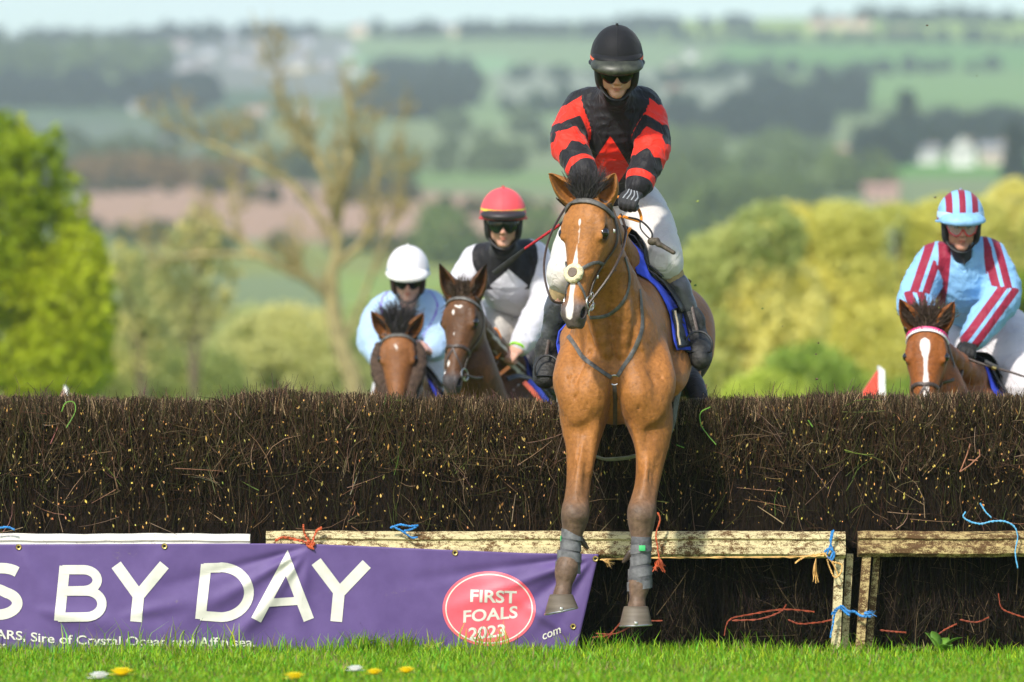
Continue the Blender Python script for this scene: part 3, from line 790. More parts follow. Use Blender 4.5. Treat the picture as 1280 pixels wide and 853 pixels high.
rail('right takeoff rail, rustiest of the three, with a slanting leg', xx(1072), 3.9, zz(664), zz(696), RUST_R, [(xx(1083), xx(1073), .033), (3.8, 3.8, .03)])
def cord(name, label, pts, r, mat, cat='twine', Y=FY-.17, n=8, fray=None, group=None):
    C_ = [crom([at(p[0], p[1], Y if len(p) < 3 else p[2]) for p in pp], n) for pp in pts]; org = C_[0][0]
    root = empty(name, org); tag(root, label, cat, group)
    g = np.random.default_rng(len(pts)*7+int(pts[0][0][0]))
    for c in C_:
        m = MB()
        for s in range(2):
            ph = s*math.pi; off = np.array([[0, math.cos(ph+i*1.3), math.sin(ph+i*1.3)] for i in range(len(c))])*r*.55
            m.tube(c+off+g.normal(size=c.shape)*r*.12, r*.62, 5)
        m.build('strand', mat, root, org)
    for f_ in fray or []:
        p = at(f_[0], f_[1], Y-.01); m = MB(); d0 = np.array([f_[2], 0, -f_[3]])
        for i in range(16): m.tube(crom([p, p+d0*.5+g.normal(size=3)*.006, p+d0+g.normal(size=3)*.012], 3), .0016, 3)
        m.build('frayed_end', mat, root, org)
    return root
BLUE_T = simple('blue_twine', (.03, .22, .55), .6, var=.3); ORG_T = simple('orange_twine', (.55, .10, .03), .6, var=.3); TAN_T = simple('straw_twine', (.72, .42, .13), .7, var=.3); RED_T = simple('red_twine', (.26, .045, .015), .7, var=.3)
PALE_B = simple('light_blue_cord', (.12, .42, .70), .5)
cord('twine', 'blue twine knotted round the right end of the middle rail', [[(1042, 663), (1040, 672), (1037, 684), (1034, 693)], [(1040, 664), (1038, 676), (1041, 690), (1038, 698)], [(1031, 690), (1037, 686), (1043, 692), (1040, 700), (1034, 696)]], .007, BLUE_T)
cord('twine', 'blue rope tying the two rail legs together near the grass', [[(1038, 797), (1041, 782), (1044, 766), (1052, 758), (1059, 764), (1068, 765), (1076, 770), (1083, 771)], [(1040, 768), (1048, 760), (1056, 765), (1062, 770)]], .008, BLUE_T, fray=[(1080, 766, .04, .02), (1080, 768, .035, -.01)])
cord('twine', 'straw coloured twine stretched under the middle rail and looped at its right leg', [[(750, 700), (820, 697.5), (900, 697), (980, 696.5), (1030, 695)], [(1030, 692), (1040, 702), (1052, 706), (1051, 716), (1044, 722), (1038, 712), (1034, 700)], [(1032, 692), (1012, 695), (1001, 699), (994, 704)], [(1034, 696), (1042, 706), (1047, 718)]], .0055, TAN_T, fray=[(1020, 698, .0, .12), (752, 699, .05, .03)])
cord('twine', 'orange twine bow tying the banner to the rails', [[(389, 681), (381, 668), (379, 657)], [(389, 681), (396, 664), (402, 660)], [(389, 681), (375, 676), (355, 672), (344, 676)], [(388, 684), (393, 680), (386, 677), (384, 682), (392, 686)]], .008, ORG_T)
cord('twine', 'blue twine scrap on the middle rail above the banner', [[(490, 658), (502, 664), (514, 672), (522, 672)], [(488, 660), (500, 656), (512, 658), (523, 657)], [(505, 664), (514, 662), (520, 659)]], .006, BLUE_T)
cord('twine', 'blue twine scrap on the left white rail', [[(-6, 661), (8, 659), (18, 662)]], .006, BLUE_T)
cord('twine', 'light blue cord trailing down over the right rail', [[(1207, 640), (1204, 646), (1212, 652), (1226, 655), (1240, 652), (1256, 652), (1268, 659), (1272, 672), (1269, 690), (1272, 710)], [(1225, 629), (1232, 640), (1239, 647)]], .0052, PALE_B)
cord('twine', 'orange frayed twine hanging beside the right foreleg', [[(822, 641), (825, 650), (820, 668), (822, 684), (824, 700)]], .007, ORG_T, fray=[(824, 698, .02, .055), (822, 700, -.01, .05)], Y=FY-.2)
cord('twine', 'red twine lying in the dark base of the fence left of the rail legs', [[(905, 795), (912, 775), (940, 768), (980, 762), (1018, 765)], [(915, 776), (950, 774), (975, 765), (983, 756)], [(985, 775), (1000, 780), (1025, 778), (1040, 775)]], .005, RED_T, Y=FY-.02)
cord('twine', 'red twine in the base of the fence below the right rail', [[(1248, 742), (1252, 760), (1268, 768), (1290, 775)], [(1200, 775), (1220, 778), (1236, 772)], [(1168, 798), (1180, 788), (1196, 780)], [(1100, 788), (1120, 790), (1133, 791)]], .005, RED_T, Y=FY-.02)
cord('twine', 'orange twine tangled under the leading horse hooves', [[(740, 797), (760, 794), (775, 780)], [(745, 792), (770, 792), (800, 778), (828, 776)], [(755, 805), (766, 790), (776, 778)]], .0045, RED_T, Y=FY-.1)

# ------------------------------------------------------------------ banner
bn = empty('banner', (-1.5, FY-.22, 0))
tag(bn, 'creased purple advertising banner with white lettering and a pink circle', 'banner')
borg = np.array(bn.location)
bx0, bxr, bxr2 = xx(-420), xx(748), xx(719)
def b_top(x): px = 640+x*232.6; return zz(np.interp(px, [-420, 0, 300, 345, 389, 450, 566, 660, 748], [679, 680, 679, 679, 679.5, 682, 687, 691, 692.5]))
def b_off(x, z):
    """folds: creases fan out from the eyelets, and the sheet bellies between them"""
    x, z = np.asarray(x, float), np.asarray(z, float); px = 640+x*232.6; py = 583-(z-1)*232
    o = .012*fbm(x, z, 0, 1.3, 3, 2)+.006*np.sin(x*2.1+z*4)
    def crease(cx, cy, ang, w, amp, L):
        ux, uy = math.cos(R(ang)), math.sin(R(ang)); a = (px-cx)*ux+(py-cy)*uy; b = -(px-cx)*uy+(py-cy)*ux; wd = w*(.35+np.clip(a/L, 0, 1.3))
        return amp*np.exp(-(b/wd)**2)*np.clip(a/40, 0, 1)*np.clip(1.25-a/L, 0, 1)
    for c in ((389, 683, 150, 9, .020, 180), (389, 683, 128, 10, .022, 160), (389, 683, 165, 7, -.012, 200), (389, 683, 100, 10, .012, 120), (389, 683, 60, 10, -.010, 120), (744, 693, 160, 8, .020, 190), (744, 693, 145, 9, -.018, 150), (744, 693, 132, 8, .018, 150),
              (744, 693, 118, 7, -.012, 110), (744, 693, 172, 7, -.014, 220), (205, 682, 110, 12, .006, 100), (25, 682, 60, 14, .008, 120), (40, 760, 10, 16, .012, 200), (150, 770, -12, 14, .014, 180), (285, 800, -40, 14, .014, 140), (716, 796, 215, 9, .016, 110), (640, 700, 120, 20, .008, 90)):
        o = o+crease(*c)
    return -o*1.15
nx_, nz_ = 420, 60
V = np.zeros((nx_, nz_, 3))
for i in range(nx_):
    for j in range(nz_):
        tz = j/(nz_-1); u = i/(nx_-1)
        xr = bxr*(1-tz)+bxr2*tz; x = bx0+(xr-bx0)*u
        zt = float(b_top(x)); z = zt+( -.02-zt)*tz; V[i, j] = (x, 0, z)
X_, Z_ = V[..., 0].copy(), V[..., 2].copy()
Z_ += .010*np.sin(X_*3.3)*(1-((Z_-.0)/.6).clip(0, 1))
V[..., 1] = FY-.155+b_off(X_, Z_); V[..., 2] = Z_
Vb = V.reshape(-1, 3)-borg
Fq = np.array([[i*nz_+j, (i+1)*nz_+j, (i+1)*nz_+j+1, i*nz_+j+1] for i in range(nx_-1) for j in range(nz_-1)])
t = NT('purple_vinyl'); f = t.noise(7, 5); t.col(t.ramp(f, [(.3, (.088, .052, .178)), (.7, (.118, .074, .225))])); t.set(.6, 0, .35); t.bump(t.noise(260, 2), .001, .25)
_b = t.b.inputs['Base Color'].links[0].from_socket; _n = t.noise(2.3, 6, .75, vec=t.coord(scale=(1, 1, 3.5))); _s = t.noise(60, 3, .7)
t.col(t.mix(t.ramp(t.mix(.35, _n, _s), [(.60, 0), (.70, .5)]), _b, (.20, .17, .13)))
PURPLE = t.m
o = link('sheet', mesh_np('sheet', Vb, Fq, True), PURPLE, bn); md = o.modifiers.new('s', 'SOLIDIFY'); md.thickness = .002; md.offset = -1
def stick(V, lift=.0025):
    V = np.asarray(V, float); V[:, 1] = FY-.155+b_off(V[:, 0], V[:, 2])-lift; return V
def flat_to_banner(polys, name, mat, lift=.0025, cut=.012):
    """flat print pieces (x, z outlines already meshed) cut finely and laid on the folds of the sheet"""
    bm = bmesh.new()
    for V, F in polys:
        vs = [bm.verts.new((v[0], 0, v[1])) for v in V]
        for f in F:
            try: bm.faces.new([vs[i] for i in f])
            except ValueError: pass
    xs = [v.co.x for v in bm.verts]; zs = [v.co.z for v in bm.verts]
    for a, lo, hi in ((0, min(xs), max(xs)), (2, min(zs), max(zs))):
        c = lo+cut
        while c < hi:
            no = (1, 0, 0) if a == 0 else (0, 0, 1); co = (c, 0, 0) if a == 0 else (0, 0, c)
            bmesh.ops.bisect_plane(bm, geom=bm.verts[:]+bm.edges[:]+bm.faces[:], plane_co=co, plane_no=no); c += cut
    me = bpy.data.meshes.new(name); bm.to_mesh(me); bm.free()
    n = len(me.vertices); co = np.zeros(n*3); me.vertices.foreach_get('co', co); co = stick(co.reshape(-1, 3), lift)-borg; me.vertices.foreach_set('co', co.ravel()); me.update()
    return link(name, me, mat, bn)
WPRINT = simple('white_print', (.66, .64, .57), .5, var=.06, scale=20)
def stroke(P, w):
    """outline pieces for a stroked letter path in px: quads with mitred joints"""
    P = np.asarray(P, float); n = len(P); L, Rr = [], []
    for i in range(n):
        a = P[i]-P[i-1] if i > 0 else P[1]-P[0]; b = P[i+1]-P[i] if i < n-1 else a
        if i == 0: a = b
        a = a/np.linalg.norm(a); b = b/np.linalg.norm(b); na = np.array([-a[1], a[0]]); nb = np.array([-b[1], b[0]]); mm = na+nb; mm /= np.linalg.norm(mm); k = w/2/max(.4, mm @ na)
        L.append(P[i]+mm*k); Rr.append(P[i]-mm*k)
    V = L+Rr; F = [[i, i+1, n+i+1, n+i] for i in range(n-1)]; return [( xx(v[0]), zz(v[1])) for v in V], F
def arc(cx, cy, rx, ry, a0, a1, n=18): return [(cx+rx*math.cos(R(a)), cy+ry*math.sin(R(a))) for a in np.linspace(a0, a1, n)]
let = []
w_ = 13
def shear(P, k=0.0, x0=0): return P
# S
let.append([stroke(arc(4, 722, 25, 12.5, -38, -178, 12)[:-1]+arc(4, 722, 25, 12.5, 178, 120, 8)+[(4, 737)]+arc(-1, 753, 25, 14.5, -62, 8, 10)+arc(-1, 753, 25, 14.5, 14, 150, 12), w_)])
# B
let.append([stroke([(83, 707), (76.5, 775)], w_), stroke([(80, 711.5), (104, 711.5)]+arc(106, 724.5, 17.5, 13, -88, 88, 14)+[(82, 738)], 11.5), stroke([(82, 738), (108, 738)]+arc(110, 754, 19.5, 16, -88, 88, 14)+[(75, 770.5)], 11.5)])
# Y
let.append([stroke([(147, 705.5), (175, 744), (207, 705.5)], w_*1.08), stroke([(175, 742), (172, 776)], w_*1.1)])
# D
let.append([stroke([(259, 705), (252, 773)], w_), stroke([(256, 709.5), (275, 709)]+arc(277, 739.5, 35.5, 31, -88, 88, 20)+[(252, 768.5)], 12)])
# A
let.append([stroke([(321.5, 774), (359.5, 703), (387, 774)], w_*1.03), stroke([(336, 752.5), (379, 750)], 10)])
# Y
let.append([stroke([(396, 701.5), (425, 740), (459, 704.5)], w_*1.08), stroke([(424.5, 738), (421, 776)], w_*1.12)])
for k, pl in enumerate(let):
    o = flat_to_banner(pl[:1], 'letter', WPRINT, .0050)
    for k2, p2 in enumerate(pl[1:]): flat_to_banner([p2], 'letter_bowl', WPRINT, .0060+.001*k2).parent = o
def disc(cx, cy, rx, ry, n=64, hole=None):
    o_ = [(xx(cx+rx*math.cos(a)), zz(cy+ry*math.sin(a))) for a in np.linspace(0, 2*math.pi, n, endpoint=False)]
    if hole is None: return [(o_+[(xx(cx), zz(cy))], [[i, (i+1) % n, n] for i in range(n)])]
    i_ = [(xx(cx+hole[0]*math.cos(a)), zz(cy+hole[1]*math.sin(a))) for a in np.linspace(0, 2*math.pi, n, endpoint=False)]
    return [(o_+i_, [[i, (i+1) % n, n+(i+1) % n, n+i] for i in range(n)])]
PINK = simple('pink_print', (.78, .11, .15), .5, var=.06, scale=20)
flat_to_banner(disc(611.5, 760, 58, 46.5), 'pink_circle', PINK, .0045)
flat_to_banner(disc(611.5, 760, 54.6, 43.4, hole=(53, 41.8)), 'circle_line', WPRINT, .0060)
def text_on(body, px, py, h, ang=0, offset=.0, sx=1.0, shear_=0.0, name='printed_text', lift=.0062, align='LEFT', italic=0, curve=None):
    c = bpy.data.curves.new('txt', 'FONT'); c.body = body; c.align_x = align; c.offset = offset; c.shear = italic; c.resolution_u = 4; c.size = 1
    ob = bpy.data.objects.new('txt', c); COL.objects.link(ob)
    dg = bpy.context.evaluated_depsgraph_get(); me = bpy.data.meshes.new_from_object(ob.evaluated_get(dg))
    bpy.data.objects.remove(ob)
    V = np.array([v.co[:2] for v in me.vertices]); F = [list(p.vertices) for p in me.polygons]
    V = V*[h/.73*sx, -h/.73]; ca, sa = math.cos(R(ang)), math.sin(R(ang)); V = V @ np.array([[ca, sa], [-sa, ca]])+[px, py]
    if curve is not None: V[:, 1] += np.interp(V[:, 0], *curve)
    return flat_to_banner([([(xx(a), zz(b)) for a, b in V], F)], name, WPRINT, lift, .012)
text_on('FIRST', 616, 752, 15.5, 2, .024, 1.16, align='CENTER'); text_on('FOALS', 612.5, 774, 15, -5, .024, 1.16, align='CENTER', italic=.1); text_on('2023', 609, 796, 15, -6, .024, 1.16, align='CENTER', italic=.1)
text_on('ARS, Sire of Crystal Ocean and Affinisea.', -3, 796.5, 11.5, 0, .014, 1.24, curve=([0, 30, 60, 100, 200, 320], [0, 2.5, 5.5, 7.5, 9.5, 10.5]))
text_on('ot', -1, 808.5, 8.5, 5, .008); text_on('G', 114, 819, 9, 0, .008); text_on('day Stakes', 228, 819.5, 8, 0, .008); text_on('Gordon', 323, 820, 9, 0, .008, 1.0)
text_on('com', 678, 799, 10.5, -22, .010, 1.0, italic=.3)
for (px, py) in ((25.5, 683.5), (207, 682.5), (389, 681), (569, 690.5), (744, 698), (716, 782), (-155, 683)):
    m = MB(); c = np.array([xx(px), FY-.155+float(b_off(xx(px), zz(py)))-.005, zz(py)]); m.tube([c+.0115*np.array([math.cos(a), 0, math.sin(a)]) for a in np.linspace(0, 2*math.pi, 18, endpoint=False)], .0052, 6, closed=True)
    e = m.build('eyelet', BRASS, bn, borg); m = MB(); m.tube([c+[0, .003, 0], c+[0, .0005, 0]], .0075, 12); m.build('hole', BLACKH if 'BLACKH' in globals() else simple('eyelet_hole', (.01, .01, .01), .9), e, borg)

# ------------------------------------------------------------------ grass
def grass(n, x0, x1, y0, y1, h, w, seed, hv=None):
    g = np.random.default_rng(seed); x = g.uniform(x0, x1, n); y = g.uniform(y0, y1, n)
    k = fbm(x, y, 0, 1.1, 2, 3); hh = h*(.45+.75*g.random(n))*(1+.75*k)
    if hv is not None: hh = hh*hv(x, y)
    a = g.uniform(0, 6.283, n); lean = hh*g.uniform(.1, .75, n); dx, dy = np.cos(a)*lean, np.sin(a)*lean
    b = a+g.normal(1.57, .5, n); wx, wy = np.cos(b)*w*(.6+.8*g.random(n)), np.sin(b)*w*(.6+.8*g.random(n))
    P = np.stack([x, y, np.zeros(n)-.004], 1); W = np.stack([wx, wy, np.zeros(n)], 1); M1 = P+np.stack([dx*.35, dy*.35, hh*.6], 1); T_ = P+np.stack([dx, dy, hh*(1-.12*g.random(n))], 1)
    V = np.stack([P-W, P+W, M1+W*.8, M1-W*.8, T_+W*.12, T_-W*.12], 1).reshape(-1, 3); i = np.arange(n)[:, None]*6
    F = np.concatenate([i+[0, 1, 2, 3], i+[3, 2, 4, 5]])
    c = np.array([.22, .40, .015])[None]*(1+.22*g.normal(size=(n, 1)))*(1+.16*k[:, None]); c[:, 0] *= 1+.25*g.normal(size=n)
    d = g.random(n) < .05+.10*np.clip(fbm(x, y, 0, 2.2, 9, 2)*2, 0, 1); c[d] = np.array([.32, .26, .10])*(.6+.6*g.random((d.sum(), 1)))
    return V, F, np.repeat(c.clip(.005, .8), 6, 0)
def fringe(x, y): return 1-.78*np.exp(-((y-29.75)/.55)**2)*(1+.6*fbm(x, 0, 0, 3, 8, 2))
ps = [grass(700, -3.2, 3.2, 29.4, 29.86, .11, .0026, 12), grass(260, xx(400), xx(550), 29.45, 29.86, .14, .003, 13), grass(110, xx(700), xx(790), 29.45, 29.86, .11, .003, 18), grass(100000, -3.1, 3.1, 25.2, 29.9, .038, .0032, 1, fringe), grass(1500, -3.2, 3.2, 29.5, 29.85, .065, .0026, 2), grass(30000, -3.0, 3.0, 22.5, 25.4, .06, .004, 3),
      grass(260, -2.4, -.0, 29.5, 29.8, .15, .0032, 4), grass(160, xx(440), xx(520), 29.45, 29.75, .17, .004, 5), grass(26000, -4.5, 4.5, 26.5, 29.9, .06, .0034, 6)]
V, F, C_ = merge([(a, b, c) for a, b, c in ps])
GRASSM = leaf_mat('grass_blade', .45, .4)
tag(link('grass', mesh_np('grass', V, F, True, None, C_), GRASSM), 'short bright green turf in front of the fence', 'grass', kind='stuff')
# broad weeds at the foot of the banner
def weed(px, Y, n, L, col, label, seed):
    g = np.random.default_rng(seed); c = at(px, 800, Y)*[1, 1, 0]; root = empty('weed', c); tag(root, label, 'weed')
    for i in range(n):
        a = g.uniform(0, 6.28); el = g.uniform(.5, 1.3); l = L*(.6+.6*g.random()); d = np.array([math.cos(a)*math.cos(el), math.sin(a)*math.cos(el), math.sin(el)])
        sd_ = nrm(np.cross(d, [0, 0, 1])); V = []; K = 7
        for k in range(K):
            t = k/(K-1); p = d*l*t-np.array([0, 0, .35*l*t*t]); w = l*.20*math.sin(math.pi*min(.97, t*.9+.08))
            V += [p-sd_*w+[0, 0, w*.3], p, p+sd_*w+[0, 0, w*.3]]
        m = MB(); m.add(V, [[k*3+j, k*3+j+1, (k+1)*3+j+1, (k+1)*3+j] for k in range(K-1) for j in range(2)])
        o = m.build('leaf', col, root); md = o.modifiers.new('s', 'SOLIDIFY'); md.thickness = .0012
WEED1 = simple('weed_leaf', (.10, .22, .02), .5, var=.3, scale=12); WEED2 = simple('pale_weed_leaf', (.34, .42, .06), .5, var=.3, scale=12); WEED3 = simple('brown_weed_leaf', (.16, .15, .04), .6, var=.4, scale=12)
weed(452, 29.6, 9, .16, WEED1, 'broad leaved green weed clump below the letter Y of DAY', 1)
weed(540, 29.6, 5, .13, WEED2, 'pale yellow-green weed just left of the pink circle', 2)
weed(1140, 29.65, 6, .11, WEED3, 'brownish weed right of the rail legs', 3)
weed(1175, 29.7, 8, .17, WEED1, 'green leafy weed under the right rail', 4)
# flowers
def dandelion(px, py, Y, sc, col, label, closed=False):
    top = at(px, py, Y); g = np.random.default_rng(int(px)); base = np.array([top[0]+.01, Y, 0]); root = empty('daisy' if closed else 'dandelion', base); tag(root, label, 'flower', 'flowers in the turf')
    m = MB(); m.tube(crom([base, (base+top)/2+[.004, 0, 0], top], 4), .0022, 5); m.build('stem', WEED1, root, base)
    m = MB(); rings = ((.55, 7), (.9, 14), (1.1, 20), (1.2, 26)) 
    for kk, (rd, n) in enumerate(rings):
        for i in range(n):
            a = 6.283*i/n+kk*.3; tilt = 1.25-.36*kk; l = .024*sc*rd; d = np.array([math.cos(a)*math.cos(tilt), math.sin(a)*math.cos(tilt), math.sin(tilt)]); s_ = nrm(np.cross(d, [0, 0, 1]))*.0030*sc
            p = top+d*.002; m.add([p-s_*.6, p+s_*.6, p+d*l+s_, p+d*l-s_], [[0, 1, 2, 3]])
    m.build('flower_head', col, root, base, smooth=False)
YEL = simple('dandelion_yellow', (.88, .72, .02), .6); WHF = simple('daisy_white', (.85, .84, .80), .7)
for a in ((152, 846, 25.35, 2.3, YEL, 'yellow dandelion at the bottom left edge of the grass'), (368, 851, 25.3, 2.1, YEL, 'yellow dandelion low in the grass under the letter A'), (468, 844, 25.5, 1.6, YEL, 'duller yellow dandelion, middle of the three flowers below the banner'),
          (508, 842, 25.6, 1.7, YEL, 'yellow dandelion, right of the three flowers below the banner'), (124, 850, 25.3, 2.0, WHF, 'white daisy beside the left dandelion', True), (444, 840, 25.7, 1.6, WHF, 'white daisy, left of the three flowers below the banner', True)):
    dandelion(*a)
# ================================================================== HORSES
def coat_mat(name, rough=.47):
    t = NT(name)
    f = t.noise(55, 5, .65); g = t.noise(6, 3)
    base = t.mix(1.0, t.attr('Col', 'Color'), t.ramp(f, [(.28, .66), (.5, .98), (.72, 1.22)]), 'MULTIPLY')
    base = t.mix(1.0, base, t.ramp(g, [(.3, .76), (.7, 1.14)]), 'MULTIPLY')
    t.col(t.mix(t.edge('white', .004), base, (.72, .66, .60)))
    t.set(t.ramp(f, [(.2, rough-.08), (.8, rough+.14)]), 0, .24, Sheen_Weight=.05, Sheen_Roughness=.4)
    v = t.noise(17, 4, .6, dist=.6); v2 = t.noise(220, 2)
    mxx = t.n('ShaderNodeMath', operation='ADD'); m2 = t.n('ShaderNodeMath', operation='MULTIPLY'); m2.inputs[1].default_value = .12
    t.l(v2, m2.inputs[0]); t.l(v, mxx.inputs[0]); t.l(m2.outputs[0], mxx.inputs[1])
    t.bump(mxx.outputs[0], .010, .65)
    return t.m
COAT = coat_mat('bay_coat')
def leather(name, c, rough=.45, var=.3): return simple(name, c, rough, var=var, scale=40, bump=.002, bscale=200)
GREYLEATHER = leather('worn_leather', (.10, .095, .085), .5)
BROWNLEATHER = leather('brown_leather', (.055, .035, .025), .4)
STEEL = simple('steel', (.55, .54, .5), .3, .9, var=.1)
BRASS = simple('brass', (.62, .45, .16), .3, 1, var=.1)
EYE = simple('horse_eye', (.012, .008, .006), .06, spec=.8)
HOOF = NT('hoof_horn'); _w = HOOF.noise(3, 4, vec=HOOF.coord(scale=(1, 1, 14))); HOOF.col(HOOF.ramp(_w, [(.3, (.075, .058, .038)), (.7, (.145, .118, .082))])); HOOF.set(.55); HOOF = HOOF.m
def hair_mat(name, c):
    t = NT(name); f = t.noise(90, 2, vec=t.coord(scale=(1, 1, .15)))
    t.col(t.ramp(f, [(.3, tuple(x*.6 for x in c)), (.7, tuple(x*1.5 for x in c))])); t.set(.5, 0, .4); return t.m
MANE = hair_mat('dark_hair', (.045, .04, .042))
MANEB = hair_mat('brown_hair', (.07, .045, .03))

def strands(name, roots, dirs, L, r, mat, parent, org, curl=.25, seed=1, drop=.0):
    g = np.random.default_rng(seed); m = MB()
    for p, d in zip(roots, dirs):
        l = L*(.55+.65*g.random()); d = nrm(d)
        q = [p, p+d*l*.45+g.normal(size=3)*l*curl*.25, p+d*l+g.normal(size=3)*l*curl*.5-np.array([0, 0, drop*l])]
        C_ = crom(q, 3); m.tube(C_, np.linspace(r, r*.25, len(C_)), 4, cap=False)
    return m.build(name, mat, parent, org, auto=False)

def head_sdf(S, F, ears):
    T = [(-.05, -.075, 0, .03, .050), (-.015, -.062, 0, .062, .080), (.03, -.06, 0, .078, .096), (.09, -.062, 0, .088, .106), (.15, -.07, 0, .088, .108), (.22, -.083, 0, .092, .094),
         (.29, -.08, 0, .083, .077), (.36, -.07, 0, .070, .062), (.43, -.063, 0, .059, .050), (.49, -.06, 0, .054, .048), (.54, -.06, 0, .052, .050), (.585, -.065, 0, .046, .047), (.62, -.074, 0, .026, .030)]
    S.loft(F, T, .03, p=2.35)
    for w in (-1, 1):
        S.ell((.17, -.155, w*.052), (.115, .085, .030), F, .04)            # jaw plates
        S.ell((.13, -.105, w*.072), (.09, .07, .028), F, .04)              # masseter
        S.cone(F.p(.085, -.020, w*.085), F.p(.175, -.030, w*.100), .022*F.s, .019*F.s, .022)   # brow
        S.ell((.095, -.018, w*.068), (.024, .014, .015), F, .022, '-')      # hollow above the eye
        S.cone(F.p(.19, -.075, w*.082), F.p(.345, -.06, w*.056), .010*F.s, .006*F.s, .03)    # facial crest
        S.ell((.155, -.038, w*.112), (.036, .024, .014), F, .010, '-')
        S.cone(F.p(.126, -.018, w*.108), F.p(.184, -.022, w*.105), .0085*F.s, .006*F.s, .008)   # upper lid
        S.cone(F.p(.135, -.062, w*.110), F.p(.182, -.058, w*.107), .006*F.s, .006*F.s, .012)   # lower lid
        S.ell((.545, -.036, w*.036), (.046, .030, .022), F, .02)            # nostril wing
        S.ell((.537, -.052, w*.050), (.040, .030, .014), F, .015)
        S.ell((.553, -.040, w*.052), (.026, .0165, .020), F, .008, '-')
        S.ell((.59, -.085, w*.02), (.03, .025, .025), F, .02)
        S.cone(F.p(.50, -.096, w*.060), F.p(.60, -.098, w*.036), .005*F.s, .004*F.s, .006, '-')  # mouth
    S.cone(F.p(.30, -.13, 0), F.p(.50, -.125, 0), .040*F.s, .030*F.s, .04)   # lower jaw bars
    S.ell((.555, -.118, 0), (.042, .028, .034), F, .02)                    # lower lip and chin
    S.ell((.635, -.085, 0), (.022, .02, .030), F, .02, '-')
    for w, (tip, L, opn) in zip((-1, 1), ears):
        b = F.p(-.005, -.062, w*.055); tip = np.asarray(tip, float)
        ax = nrm(tip-b); L = np.linalg.norm(tip-b); opn = nrm(np.asarray(opn, float)-ax*np.dot(opn, ax)); sd = np.cross(ax, opn)
        P = [b-ax*.02, b+ax*L*.25, b+ax*L*.5, b+ax*L*.8-sd*0, tip]
        S.chain(P, [.044*F.s, .048*F.s, .041*F.s, .020*F.s, .004], .02, flat=(opn, 1.35))
        P2 = [p+opn*o for p, o in zip(P, (.0, .022, .022, .014, .008))]
        S.chain(P2[1:], [.028*F.s, .031*F.s, .014*F.s, .003], .006, '-', flat=(opn, .62))
def sample(S, p):
    i = [np.clip(np.searchsorted(a, v)-1, 0, len(a)-2) for a, v in zip((S.x, S.y, S.z), p)]
    f = [(v-a[j])/(a[j+1]-a[j]) for a, j, v in zip((S.x, S.y, S.z), i, p)]
    c = S.D[i[0]:i[0]+2, i[1]:i[1]+2, i[2]:i[2]+2].astype(float)
    c = c[0]*(1-f[0])+c[1]*f[0]; c = c[0]*(1-f[1])+c[1]*f[1]; return c[0]*(1-f[2])+c[1]*f[2]
def hit(S, a, b, off=.004):
    """first point of the surface met on the way from a to b, lifted by off; and the outward normal there"""
    a, b = np.asarray(a, float), np.asarray(b, float); n = 160
    pt = b
    for k in range(n+1):
        p = a+(b-a)*k/n
        if sample(S, p) < 0: pt = p; break
    e = .006; g = np.array([sample(S, pt+np.eye(3)[i]*e)-sample(S, pt-np.eye(3)[i]*e) for i in range(3)])
    g = nrm(g) if np.linalg.norm(g) > 1e-5 else nrm(a-b)
    if np.dot(g, a-b) < 0: g = nrm(a-b)
    return pt+g*off, g
def ring(S, F, pts, Ro=.2, off=.005, c=(-.07, 0)):
    """strap round the head: pts = (u, angle) with angle 0 at the horse's left, 90 at the front of the face"""
    P, N = [], []
    Q = crom(pts, 7)
    for u, a in Q:
        d = (math.sin(R(a)), math.cos(R(a)))
        p, n = hit(S, F.p(u, c[0]+Ro*d[0], c[1]+Ro*d[1]), F.p(u, c[0], c[1]), off*F.s); P.append(p); N.append(n)
    P = np.array(P); N = np.array(N)
    for _ in range(2): P[1:-1] = .25*P[:-2]+.5*P[1:-1]+.25*P[2:]
    return P, N
def strap(S, F, pts, w, name, mat, parent, org, off=.005, th=.22, mb=None, **k):
    P, N = ring(S, F, pts, off=off, **k); m = mb or MB()
    m.tube(P, w*F.s, 8, flat=(N, th)); 
    return m if mb is not None else m.build(name, mat, parent, org)

